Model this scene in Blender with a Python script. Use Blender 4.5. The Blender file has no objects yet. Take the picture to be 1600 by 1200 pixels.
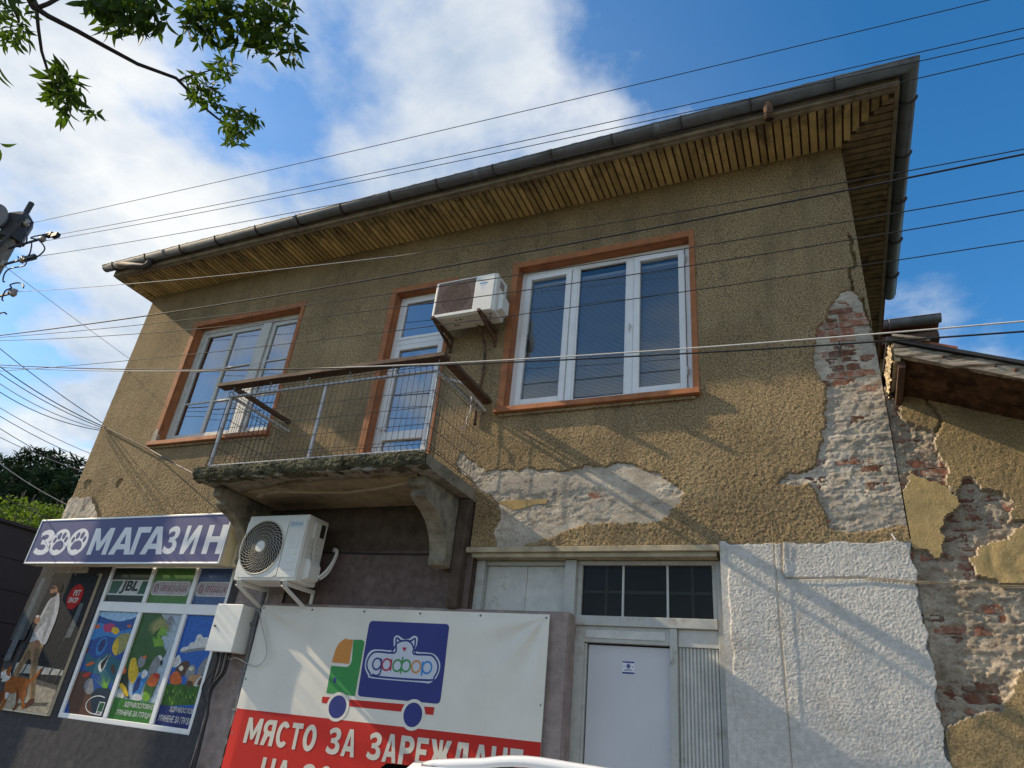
import bpy, bmesh, math, random
import numpy as np
from mathutils import Vector, Matrix, Euler
random.seed(7); RNG = np.random.default_rng(7)
SC = bpy.context.scene
COL = SC.collection
R = math.radians

# ------------------------------------------------------------------ camera
YAW, PITCH, ROLL, FPX = -0.45838049, 0.47731166, 0.10943134, 1055.27
CAM = np.array([0.0, -6.0, 1.6])
def _basis():
    f = np.array([math.sin(YAW)*math.cos(PITCH), math.cos(YAW)*math.cos(PITCH), math.sin(PITCH)])
    r = np.cross(f, [0, 0, 1]); r /= np.linalg.norm(r); u = np.cross(r, f)
    return math.cos(ROLL)*r+math.sin(ROLL)*u, -math.sin(ROLL)*r+math.cos(ROLL)*u, f
CR, CU, CF = _basis()
cam = bpy.data.cameras.new('camera'); camo = bpy.data.objects.new('camera', cam); COL.objects.link(camo)
cam.sensor_fit = 'HORIZONTAL'; cam.sensor_width = 36; cam.lens = 36*FPX/1600
cam.clip_start = 0.05; cam.clip_end = 3000
M = Matrix.Identity(4)
for i in range(3):
    M[i][0], M[i][1], M[i][2], M[i][3] = CR[i], CU[i], -CF[i], CAM[i]
camo.matrix_world = M
SC.camera = camo
def ray(px):
    return CR*((px[0]-800)/FPX) - CU*((px[1]-600)/FPX) + CF
def W(px, y=0.0):                       # a point of the photograph on a plane parallel to the facade
    d = ray(px); t = (y-CAM[1])/d[1]
    return np.array([d[0]*t, y, CAM[2]+d[2]*t])
def WR(px, r):                          # ... at a distance from the eye
    d = ray(px); return CAM + d/np.linalg.norm(d)*r
def crop(ox, oy, s): return lambda x, y: (ox+x/s, oy+y/s)

# ------------------------------------------------------------------ sun, sky
KY = 0.19
sund = Vector((1.0, KY, -0.655)).normalized()
EL = math.asin(-sund.z)
sl = bpy.data.lights.new('sun', 'SUN'); so = bpy.data.objects.new('sun', sl); COL.objects.link(so)
sl.energy = 4.4; sl.angle = R(0.53); sl.color = (1.0, 0.86, 0.66)
so.rotation_euler = sund.to_track_quat('-Z', 'Y').to_euler(); so.location = (-20, -4, 20)
SC.view_settings.view_transform = 'Standard'; SC.view_settings.look = 'None'
SC.view_settings.exposure = 0.52; SC.view_settings.gamma = 1; SC.view_settings.use_curve_mapping = False
SC.view_settings.use_white_balance = True; SC.view_settings.white_balance_temperature = 7200; SC.view_settings.white_balance_tint = 10
SC.render.engine = 'CYCLES'
SC.cycles.max_bounces = 6; SC.cycles.transparent_max_bounces = 12
try: SC.cycles.use_denoising = True
except Exception: pass

wd = bpy.data.worlds.new('World'); SC.world = wd; wd.use_nodes = True
def world():
    nt = wd.node_tree; N = nt.nodes; L = nt.links
    for n in list(N): N.remove(n)
    out = N.new('ShaderNodeOutputWorld'); bg = N.new('ShaderNodeBackground')
    sky = N.new('ShaderNodeTexSky'); sky.sky_type = 'NISHITA'; sky.sun_disc = False
    sky.sun_elevation = EL; sky.sun_rotation = math.atan2(-sund.x, -sund.y)
    sky.air_density = 1.0; sky.dust_density = 0.35; sky.ozone_density = 2.2; sky.altitude = 500
    tc = N.new('ShaderNodeTexCoord'); sep = N.new('ShaderNodeSeparateXYZ'); L.new(tc.outputs['Generated'], sep.inputs[0])
    def mth(op, a, b=None, c=None):
        m = N.new('ShaderNodeMath'); m.operation = op
        for i, v in enumerate((a, b, c)):
            if v is None: continue
            if isinstance(v, (int, float)): m.inputs[i].default_value = v
            else: L.new(v, m.inputs[i])
        return m.outputs[0]
    zc = mth('ADD', mth('MAXIMUM', sep.outputs[2], 0.0), 0.22)
    u = mth('DIVIDE', sep.outputs[0], zc); v = mth('DIVIDE', sep.outputs[1], zc)
    cb = N.new('ShaderNodeCombineXYZ'); L.new(u, cb.inputs[0]); L.new(v, cb.inputs[1])
    def noise(scale, det, rough, off, dist=0.0):
        mp = N.new('ShaderNodeMapping'); mp.inputs['Location'].default_value = off
        L.new(cb.outputs[0], mp.inputs[0])
        t = N.new('ShaderNodeTexNoise'); t.inputs['Scale'].default_value = scale; t.inputs['Detail'].default_value = det
        t.inputs['Roughness'].default_value = rough; t.inputs['Distortion'].default_value = dist
        L.new(mp.outputs[0], t.inputs[0]); return t.outputs[0]
    n1 = noise(1.7, 14, 0.56, (3.1, 1.7, 0), 0.1)
    n2 = noise(0.5, 4, 0.5, (7.3, 2.2, 0))
    # ahead more cloud to the west; behind, cloud cover shaped for the window reflections
    yk = mth('MINIMUM', mth('MAXIMUM', mth('MULTIPLY', sep.outputs[1], 4.0), -1.0), 1.0)
    kx = mth('MULTIPLY_ADD', yk, -0.18, -0.08)
    bias = mth('ADD', mth('MULTIPLY', sep.outputs[0], kx), mth('ADD', mth('MULTIPLY', mth('MAXIMUM', sep.outputs[1], 0.0), 0.10), mth('MULTIPLY_ADD', yk, -0.085, 0.085)))
    cov = mth('ADD', mth('ADD', mth('MULTIPLY', n1, 1.0), mth('MULTIPLY', n2, 0.55)), bias)
    mr = N.new('ShaderNodeMapRange'); mr.interpolation_type = 'SMOOTHSTEP'
    mr.inputs['From Min'].default_value = 0.87; mr.inputs['From Max'].default_value = 1.03
    L.new(cov, mr.inputs[0])
    veil = mth('MULTIPLY', mth('MAXIMUM', mth('ADD', mth('MULTIPLY', sep.outputs[0], -0.8), mth('MULTIPLY', sep.outputs[1], 0.15)), 0.0), 0.30)
    fade = mth('MULTIPLY', mth('MAXIMUM', mr.outputs[0], veil), 0.95)
    n3 = noise(2.2, 9, 0.6, (1.2, 5.7, 0), 0.2)
    cr = N.new('ShaderNodeValToRGB'); L.new(n3, cr.inputs[0])
    cr.color_ramp.elements[0].position = 0.36; cr.color_ramp.elements[0].color = (0.43, 0.56, 0.76, 1)
    cr.color_ramp.elements[1].position = 0.62; cr.color_ramp.elements[1].color = (0.87, 0.93, 1.0, 1)
    cs = N.new('ShaderNodeVectorMath'); cs.operation = 'SCALE'; cs.inputs['Scale'].default_value = 5.7; L.new(cr.outputs[0], cs.inputs[0])
    hs = N.new('ShaderNodeHueSaturation'); hs.inputs['Saturation'].default_value = 1.36; hs.inputs['Value'].default_value = 1.22
    L.new(sky.outputs[0], hs.inputs['Color'])
    mx = N.new('ShaderNodeMix'); mx.data_type = 'RGBA'
    L.new(fade, mx.inputs[0]); L.new(hs.outputs[0], mx.inputs[6]); L.new(cs.outputs[0], mx.inputs[7])
    L.new(mx.outputs[2], bg.inputs[0]); bg.inputs[1].default_value = 0.135
    L.new(bg.outputs[0], out.inputs[0])
world()

# ------------------------------------------------------------------ materials
def nodes(name):
    m = bpy.data.materials.new(name); m.use_nodes = True
    nt = m.node_tree; b = nt.nodes['Principled BSDF']
    return m, nt, b
def nz(nt, scale, det=4, rough=0.55, stretch=None, dist=0.0):
    g = nt.nodes.new('ShaderNodeNewGeometry')
    t = nt.nodes.new('ShaderNodeTexNoise')
    t.inputs['Scale'].default_value = scale; t.inputs['Detail'].default_value = det
    t.inputs['Roughness'].default_value = rough; t.inputs['Distortion'].default_value = dist
    if stretch:
        mp = nt.nodes.new('ShaderNodeMapping'); mp.inputs['Scale'].default_value = stretch
        nt.links.new(g.outputs['Position'], mp.inputs[0]); nt.links.new(mp.outputs[0], t.inputs[0])
    else: nt.links.new(g.outputs['Position'], t.inputs[0])
    return t.outputs[0]
def ramp(nt, src, stops):
    r = nt.nodes.new('ShaderNodeValToRGB'); nt.links.new(src, r.inputs[0])
    e = r.color_ramp.elements
    while len(e) < len(stops): e.new(0.5)
    for k, (p, c) in enumerate(stops):
        e[k].position = p; e[k].color = (c, c, c, 1) if isinstance(c, (int, float)) else (*c, 1)
    return r.outputs[0]
def mixc(nt, fac, a, b, mode='MIX'):
    x = nt.nodes.new('ShaderNodeMix'); x.data_type = 'RGBA'; x.blend_type = mode
    for i, v in ((0, fac), (6, a), (7, b)):
        if isinstance(v, (int, float)): x.inputs[i].default_value = v
        elif isinstance(v, tuple): x.inputs[i].default_value = (*v, 1)
        else: nt.links.new(v, x.inputs[i])
    return x.outputs[2]
def bump(nt, b, src, strength, dist):
    n = nt.nodes.new('ShaderNodeBump'); n.inputs['Strength'].default_value = strength; n.inputs['Distance'].default_value = dist
    nt.links.new(src, n.inputs['Height'])
    if b.inputs['Normal'].links: nt.links.new(b.inputs['Normal'].links[0].from_socket, n.inputs['Normal'])
    nt.links.new(n.outputs[0], b.inputs['Normal'])
def mat(name, col, rough=0.7, var=0.25, vscale=6.0, dirt=None, dscale=1.5, dlo=0.5, dhi=0.72, bs=0.0, bscale=40.0, bdist=0.01,
        metal=0.0, spec=0.4, stretch=None, rnd=0.0, coat=0.0):
    m, nt, b = nodes(name)
    lo = tuple(c*(1-var) for c in col); hi = tuple(min(1, c*(1+var*0.7)) for c in col)
    c = ramp(nt, nz(nt, vscale, 6, 0.6, stretch), [(0.3, lo), (0.7, hi)])
    if dirt is not None:
        d = ramp(nt, nz(nt, dscale, 8, 0.65, stretch), [(dlo, 0.0), (dhi, 1.0)])
        c = mixc(nt, d, c, tuple(dirt))
    if rnd:
        oi = nt.nodes.new('ShaderNodeObjectInfo')
        rr = ramp(nt, oi.outputs['Random'], [(0.0, 1-rnd), (1.0, 1+rnd*0.6)])
        c = mixc(nt, 1.0, c, rr, 'MULTIPLY')
    nt.links.new(c, b.inputs['Base Color'])
    b.inputs['Roughness'].default_value = rough; b.inputs['Metallic'].default_value = metal
    b.inputs['Specular IOR Level'].default_value = spec
    if coat: b.inputs['Coat Weight'].default_value = coat; b.inputs['Coat Roughness'].default_value = 0.12
    if bs: bump(nt, b, nz(nt, bscale, 5, 0.6, stretch), bs, bdist)
    return m
MT = {}
def flat(name, col, rough=0.55, coat=0.0, var=0.06, vs=3.0, spec=0.2):        # printed ink
    if name not in MT: MT[name] = mat(name, col, rough, var, vs, spec=spec, coat=coat)
    return MT[name]

def stucco_mat():
    m, nt, b = nodes('ochre_stucco')
    grain = nz(nt, 62, 4, 0.62)
    c = ramp(nt, grain, [(0.34, (0.068, 0.050, 0.030)), (0.46, (0.245, 0.176, 0.098)), (0.66, (0.46, 0.335, 0.185))])
    big = ramp(nt, nz(nt, 0.8, 6, 0.6), [(0.34, 0.72), (0.64, 1.12)])
    c = mixc(nt, 1.0, c, big, 'MULTIPLY')
    st = ramp(nt, nz(nt, 1.0, 7, 0.6, (3.2, 1, 0.35)), [(0.5, 0.0), (0.78, 1.0)])
    c = mixc(nt, mth_mul(nt, st, 0.6), c, (0.105, 0.083, 0.055))
    pt = ramp(nt, nz(nt, 2.6, 5, 0.7), [(0.52, 0.0), (0.70, 1.0)]); c = mixc(nt, mth_mul(nt, pt, 0.35), c, (0.40, 0.32, 0.19))
    vo = nt.nodes.new('ShaderNodeTexVoronoi'); vo.feature = 'DISTANCE_TO_EDGE'; vo.inputs['Scale'].default_value = 0.55
    g = nt.nodes.new('ShaderNodeNewGeometry'); wv = nt.nodes.new('ShaderNodeVectorMath'); wv.operation = 'ADD'
    nn = nt.nodes.new('ShaderNodeTexNoise'); nn.inputs['Scale'].default_value = 2.5; nn.inputs['Detail'].default_value = 6; nt.links.new(g.outputs['Position'], nn.inputs[0])
    nt.links.new(g.outputs['Position'], wv.inputs[0]); nt.links.new(nn.outputs[1], wv.inputs[1]); nt.links.new(wv.outputs[0], vo.inputs[0])
    ck = ramp(nt, vo.outputs[0], [(0.0, 1.0), (0.006, 0.0)]); c = mixc(nt, mth_mul(nt, ck, 0.5), c, (0.07, 0.055, 0.035))
    nt.links.new(c, b.inputs['Base Color']); b.inputs['Roughness'].default_value = 0.93; b.inputs['Specular IOR Level'].default_value = 0.15
    bump(nt, b, nz(nt, 80, 4, 0.65), 0.8, 0.010)
    return m
def mth_mul(nt, a, k):
    n = nt.nodes.new('ShaderNodeMath'); n.operation = 'MULTIPLY'; nt.links.new(a, n.inputs[0]); n.inputs[1].default_value = k; return n.outputs[0]
MT['stucco'] = stucco_mat()
def mortar_mat(name, cs, stain):
    m, nt, b = nodes(name)
    c = ramp(nt, nz(nt, 70, 5, 0.7), [(0.3, cs[0]), (0.5, cs[1]), (0.72, cs[2])])
    d = ramp(nt, nz(nt, 5, 8, 0.7, (1, 1, 1.5)), [(0.46, 0.0), (0.66, 1.0)]); c = mixc(nt, mth_mul(nt, d, 0.75), c, stain)
    d2 = ramp(nt, nz(nt, 11, 6, 0.7, (0.7, 1, 1.8)), [(0.56, 0.0), (0.68, 1.0)]); c = mixc(nt, mth_mul(nt, d2, 0.6), c, (0.20, 0.115, 0.085))
    d3 = ramp(nt, nz(nt, 2.2, 4, 0.6), [(0.45, 0.8), (0.65, 1.12)]); c = mixc(nt, 1.0, c, d3, 'MULTIPLY')
    nt.links.new(c, b.inputs['Base Color']); b.inputs['Roughness'].default_value = 0.96; b.inputs['Specular IOR Level'].default_value = 0.08
    bump(nt, b, nz(nt, 90, 5, 0.75), 0.9, 0.010); return m
MT['mortar'] = mortar_mat('lime_mortar', ((0.34, 0.30, 0.245), (0.52, 0.465, 0.39), (0.64, 0.585, 0.50)), (0.33, 0.27, 0.205))
MT['white_rough'] = mat('white_roughcast', (0.545, 0.525, 0.49), 0.92, 0.2, 30, (0.33, 0.28, 0.225), 1.8, 0.53, 0.80, 0.5, 70, 0.01, spec=0.15)
MT['dark_render'] = mat('dark_brown_render', (0.088, 0.066, 0.052), 0.95, 0.35, 8, (0.13, 0.10, 0.085), 2.4, 0.55, 0.75, 0.5, 60, 0.008, spec=0.1)  # black-brown paint, with shade from the balcony worked into the colour
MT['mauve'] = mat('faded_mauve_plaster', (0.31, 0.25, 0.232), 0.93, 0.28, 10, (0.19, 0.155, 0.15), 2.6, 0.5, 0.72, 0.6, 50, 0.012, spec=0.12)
MT['brownmauve'] = mat('dark_mauve_plaster', (0.135, 0.10, 0.092), 0.95, 0.3, 12, (0.205, 0.155, 0.148), 2.2, 0.55, 0.75, 0.5, 55, 0.008, spec=0.1)  # darker brown-mauve tone for the wall behind the banner
MT['anthracite'] = mat('anthracite_render', (0.062, 0.061, 0.066), 0.9, 0.25, 14, (0.11, 0.105, 0.10), 2.0, 0.58, 0.8, 0.4, 80, 0.006, spec=0.2)
MT['brick'] = mat('old_red_brick', (0.25, 0.108, 0.07), 0.95, 0.4, 18, (0.33, 0.27, 0.215), 14.0, 0.46, 0.66, 0.6, 60, 0.008, rnd=0.45, spec=0.1)
MT['nb_stucco'] = mat('neighbour_ochre_stucco', (0.33, 0.24, 0.125), 0.93, 0.5, 60, (0.17, 0.125, 0.075), 2.0, 0.5, 0.75, 0.9, 75, 0.014, spec=0.12)
MT['nb_yellow'] = mat('yellow_smooth_plaster', (0.43, 0.31, 0.145), 0.92, 0.25, 12, (0.23, 0.165, 0.09), 6, 0.54, 0.76, 0.6, 60, 0.008, spec=0.15)
MT['surround'] = mat('terracotta_paint', (0.37, 0.14, 0.058), 0.8, 0.25, 7, (0.19, 0.085, 0.05), 5, 0.54, 0.8, 0.25, 50, 0.004)
MT['upvc'] = mat('white_plastic_frame', (0.76, 0.77, 0.78), 0.35, 0.06, 5, (0.55, 0.53, 0.5), 3, 0.66, 0.9)
MT['oldwhite'] = mat('old_white_paint', (0.53, 0.53, 0.50), 0.6, 0.14, 8, (0.25, 0.21, 0.165), 6, 0.58, 0.76, 0.3, 40, 0.003)
MT['greypaint'] = mat('grey_white_paint', (0.44, 0.445, 0.42), 0.65, 0.16, 6, (0.20, 0.165, 0.13), 6, 0.55, 0.75, 0.3, 40, 0.003)
MT['doorwhite'] = mat('white_door_skin', (0.52, 0.525, 0.555), 0.45, 0.05, 2)
def soffit_mat():
    m, nt, b = nodes('ochre_soffit_board')
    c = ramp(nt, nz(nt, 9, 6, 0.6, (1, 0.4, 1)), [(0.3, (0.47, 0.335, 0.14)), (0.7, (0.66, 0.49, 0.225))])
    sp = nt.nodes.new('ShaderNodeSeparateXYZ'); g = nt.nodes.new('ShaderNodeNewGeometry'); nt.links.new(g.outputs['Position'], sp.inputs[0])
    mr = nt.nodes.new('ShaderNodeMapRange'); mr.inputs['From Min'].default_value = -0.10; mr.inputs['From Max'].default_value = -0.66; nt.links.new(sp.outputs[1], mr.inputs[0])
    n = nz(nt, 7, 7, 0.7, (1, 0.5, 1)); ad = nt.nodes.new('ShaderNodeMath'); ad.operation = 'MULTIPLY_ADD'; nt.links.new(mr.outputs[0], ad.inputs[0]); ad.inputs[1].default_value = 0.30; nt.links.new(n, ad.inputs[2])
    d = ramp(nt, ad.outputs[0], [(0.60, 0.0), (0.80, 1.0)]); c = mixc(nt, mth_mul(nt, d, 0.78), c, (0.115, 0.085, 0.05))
    oi = nt.nodes.new('ShaderNodeObjectInfo'); c = mixc(nt, 1.0, c, ramp(nt, oi.outputs['Random'], [(0.0, 0.68), (1.0, 1.12)]), 'MULTIPLY')
    nt.links.new(c, b.inputs['Base Color']); b.inputs['Roughness'].default_value = 0.82; b.inputs['Specular IOR Level'].default_value = 0.25
    bump(nt, b, nz(nt, 60, 4, 0.6, (1, 0.2, 1)), 0.3, 0.003); return m
MT['soffit'] = soffit_mat()
MT['fascia'] = mat('weathered_fascia', (0.26, 0.21, 0.15), 0.85, 0.3, 8, (0.13, 0.10, 0.075), 5, 0.5, 0.7, 0.4, 50, 0.005)
MT['gutter'] = mat('grey_zinc_gutter', (0.185, 0.20, 0.22), 0.68, 0.25, 5, (0.09, 0.085, 0.08), 4, 0.55, 0.75, metal=0.1)
MT['gutter_iron'] = mat('rusty_bracket_iron', (0.055, 0.042, 0.038), 0.7, 0.3, 20)
MT['rust'] = mat('rusty_steel', (0.16, 0.085, 0.05), 0.85, 0.45, 18, (0.045, 0.03, 0.025), 9, 0.45, 0.6, 0.4, 70, 0.003)
MT['concrete'] = mat('weathered_concrete', (0.25, 0.225, 0.175), 0.95, 0.3, 10, (0.09, 0.08, 0.06), 4.5, 0.5, 0.7, 0.7, 45, 0.012, spec=0.1)
MT['lintel'] = mat('cream_lintel', (0.42, 0.36, 0.26), 0.9, 0.2, 8, (0.22, 0.18, 0.13), 5, 0.52, 0.74, 0.4, 50, 0.006, spec=0.1)
MT['mossy'] = mat('mossy_concrete', (0.12, 0.115, 0.075), 0.97, 0.5, 14, (0.03, 0.03, 0.02), 7, 0.45, 0.62, 0.9, 40, 0.02, spec=0.08)
MT['yellow_soffit'] = mat('yellowed_slab_plaster', (0.28, 0.225, 0.145), 0.92, 0.25, 5, (0.12, 0.095, 0.06), 3.0, 0.5, 0.72, 0.3, 50, 0.005, spec=0.1)
MT['darkwood'] = mat('weathered_brown_board', (0.085, 0.045, 0.03), 0.75, 0.4, 14, (0.20, 0.16, 0.13), 9, 0.58, 0.75, 0.4, 60, 0.004, stretch=(0.25, 1, 1))
MT['greywood'] = mat('grey_split_timber', (0.37, 0.32, 0.26), 0.9, 0.45, 16, (0.075, 0.055, 0.04), 12, 0.46, 0.60, 0.9, 40, 0.012, stretch=(0.22, 1, 2.2), spec=0.1)
MT['osb'] = mat('chipboard_sheathing', (0.095, 0.05, 0.028), 0.9, 0.5, 14, (0.028, 0.016, 0.01), 8, 0.45, 0.62, 0.4, 40, 0.004, spec=0.1)
MT['foam'] = mat('crumbling_foam_edge', (0.58, 0.47, 0.31), 0.95, 0.4, 32, (0.13, 0.09, 0.06), 22, 0.5, 0.66, 0.9, 50, 0.02, spec=0.05)
MT['galv'] = mat('pale_grey_paint_steel', (0.50, 0.50, 0.51), 0.55, 0.2, 12, (0.25, 0.19, 0.14), 12, 0.64, 0.78)
MT['wire'] = mat('dark_mesh_wire', (0.045, 0.042, 0.045), 0.6, 0.3, 20)
MT['cable'] = mat('black_cable', (0.022, 0.022, 0.026), 0.65, 0.2, 10)
MT['cable_grey'] = mat('grey_aluminium_cable', (0.42, 0.42, 0.42), 0.55, 0.2, 10)
MT['oldwire'] = mat('yellowed_wire', (0.30, 0.23, 0.14), 0.7, 0.3, 10)
MT['cable_white'] = mat('white_twisted_cable', (0.66, 0.64, 0.60), 0.6, 0.15, 30)
MT['acwhite'] = mat('ivory_enamel', (0.70, 0.70, 0.66), 0.45, 0.07, 4, (0.48, 0.45, 0.38), 3.5, 0.62, 0.85)
MT['acold'] = mat('aged_white_enamel', (0.70, 0.70, 0.67), 0.5, 0.1, 6, (0.42, 0.33, 0.20), 5, 0.6, 0.78)
MT['acdark'] = mat('dark_fan_cavity', (0.025, 0.023, 0.022), 0.8, 0.2, 6)
MT['acgrille'] = mat('ivory_grille_wire', (0.56, 0.53, 0.46), 0.5, 0.1, 8)
MT['coil'] = mat('dusty_brown_coil', (0.33, 0.25, 0.225), 0.85, 0.3, 30, (0.24, 0.19, 0.16), 8, 0.5, 0.7)
MT['signalu'] = mat('silver_sign_frame', (0.62, 0.62, 0.62), 0.4, 0.1, 6, metal=0.3)
MT['signside'] = mat('cream_sign_side', (0.66, 0.58, 0.40), 0.55, 0.12, 4, (0.42, 0.34, 0.22), 4, 0.6, 0.8)
MT['boxwhite'] = mat('white_meter_box', (0.70, 0.71, 0.68), 0.42, 0.06, 4, (0.5, 0.47, 0.4), 5, 0.66, 0.85)
MT['pipe'] = mat('grey_conduit', (0.15, 0.15, 0.155), 0.55, 0.2, 8, (0.28, 0.25, 0.24), 8, 0.6, 0.75)
MT['darkpanel'] = mat('dark_facade_panel', (0.045, 0.052, 0.078), 0.95, 0.12, 4, spec=0.05, bs=0.05, bscale=90, bdist=0.002)
MT['tile_red'] = mat('red_roof_tile', (0.26, 0.085, 0.055), 0.85, 0.35, 12, (0.12, 0.07, 0.05), 5, 0.5, 0.7, rnd=0.2)
MT['asphalt'] = mat('asphalt', (0.052, 0.052, 0.054), 0.92, 0.3, 20, (0.085, 0.083, 0.08), 1.2, 0.5, 0.75, 0.5, 90, 0.008)
MT['paving'] = mat('pavement_slab', (0.27, 0.26, 0.245), 0.9, 0.2, 9, (0.15, 0.145, 0.135), 3, 0.55, 0.75, 0.3, 60, 0.004)
MT['earth'] = mat('grassy_ground', (0.085, 0.095, 0.045), 0.95, 0.4, 0.6, (0.12, 0.10, 0.065), 0.2, 0.5, 0.7)
MT['bark'] = mat('grey_bark', (0.10, 0.082, 0.07), 0.95, 0.4, 20, (0.045, 0.036, 0.03), 12, 0.5, 0.7, 0.7, 50, 0.01)
MT['twig'] = mat('dark_twig_bark', (0.055, 0.043, 0.042), 0.9, 0.3, 25)
MT['pole'] = mat('pole_concrete', (0.17, 0.155, 0.135), 0.95, 0.3, 12, (0.07, 0.062, 0.052), 5, 0.55, 0.75, 0.4, 50, 0.006)
MT['tar'] = mat('black_tarred_iron', (0.03, 0.028, 0.03), 0.6, 0.3, 15)
MT['ceramic'] = mat('ceramic_insulator', (0.30, 0.26, 0.23), 0.3, 0.15, 10)
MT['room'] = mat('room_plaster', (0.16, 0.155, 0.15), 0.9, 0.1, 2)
MT['blind'] = mat('pale_blind_slat', (0.80, 0.80, 0.80), 0.6, 0.06, 5)
MT['curtain'] = mat('sheer_curtain', (0.68, 0.69, 0.70), 0.9, 0.08, 12)
MT['carwhite'] = mat('white_car_paint', (0.74, 0.75, 0.77), 0.28, 0.02, 2, coat=0.8)
MT['carblack'] = mat('black_gloss_trim', (0.012, 0.012, 0.014), 0.12, 0.1, 2)
MT['tyre'] = mat('tyre_rubber', (0.02, 0.02, 0.02), 0.85, 0.2, 20)
MT['rim'] = mat('alloy_rim', (0.45, 0.45, 0.46), 0.3, 0.05, 5, metal=0.8)
MT['lamp_red'] = mat('red_lens', (0.35, 0.015, 0.015), 0.15, 0.05, 5)
MT['lamp_clear'] = mat('clear_lens', (0.6, 0.62, 0.65), 0.1, 0.05, 5)

def leaf_mat(name, col, trans=0.45, var=0.35, spec=0.35):
    m, nt, b = nodes(name)
    oi = nt.nodes.new('ShaderNodeObjectInfo')
    c = ramp(nt, nz(nt, 9, 3, 0.5), [(0.3, tuple(x*(1-var) for x in col)), (0.7, tuple(x*(1+var) for x in col))])
    nt.links.new(c, b.inputs['Base Color']); b.inputs['Roughness'].default_value = 0.62; b.inputs['Specular IOR Level'].default_value = spec*.6
    tr = nt.nodes.new('ShaderNodeBsdfTranslucent')
    c2 = mixc(nt, 1.0, c, (1.25, 1.45, 0.55), 'MULTIPLY'); nt.links.new(c2, tr.inputs[0])
    mx = nt.nodes.new('ShaderNodeMixShader'); mx.inputs[0].default_value = trans
    nt.links.new(b.outputs[0], mx.inputs[1]); nt.links.new(tr.outputs[0], mx.inputs[2])
    nt.links.new(mx.outputs[0], nt.nodes['Material Output'].inputs[0])
    return m
MT['leaf'] = leaf_mat('ash_leaf', (0.048, 0.080, 0.014), 0.42, 0.55)
MT['needle'] = leaf_mat('pine_needle', (0.024, 0.044, 0.024), 0.08, 0.5, 0.05)
MT['bushleaf'] = leaf_mat('bush_leaf', (0.085, 0.125, 0.025), 0.4, 0.5)

def glass_mat(name, tint, ior=2.2, grough=0.0):
    m, nt, b = nodes(name); nt.nodes.remove(b)
    out = nt.nodes['Material Output']
    t = nt.nodes.new('ShaderNodeBsdfTransparent'); t.inputs[0].default_value = (*tint, 1)
    g = nt.nodes.new('ShaderNodeBsdfGlossy'); g.inputs['Roughness'].default_value = grough; g.inputs[0].default_value = (0.95, 0.97, 1.0, 1)
    bp = nt.nodes.new('ShaderNodeBump'); bp.inputs['Strength'].default_value = 0.05; bp.inputs['Distance'].default_value = 0.02
    nt.links.new(nz(nt, 1.3, 2, 0.4), bp.inputs['Height']); nt.links.new(bp.outputs[0], g.inputs['Normal'])
    f = nt.nodes.new('ShaderNodeFresnel'); f.inputs['IOR'].default_value = ior
    mx = nt.nodes.new('ShaderNodeMixShader')
    nt.links.new(f.outputs[0], mx.inputs[0]); nt.links.new(t.outputs[0], mx.inputs[1]); nt.links.new(g.outputs[0], mx.inputs[2])
    nt.links.new(mx.outputs[0], out.inputs[0]); return m
MT['glass'] = glass_mat('window_glass', (0.82, 0.84, 0.86), 2.0)
MT['glass_old'] = glass_mat('old_window_glass', (0.70, 0.74, 0.78), 3.2)
MT['glass_dirty'] = glass_mat('grimy_glass', (0.50, 0.51, 0.50), 1.3, 0.3)
MT['carglass'] = glass_mat('car_glass', (0.10, 0.11, 0.12), 1.9)

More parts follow.
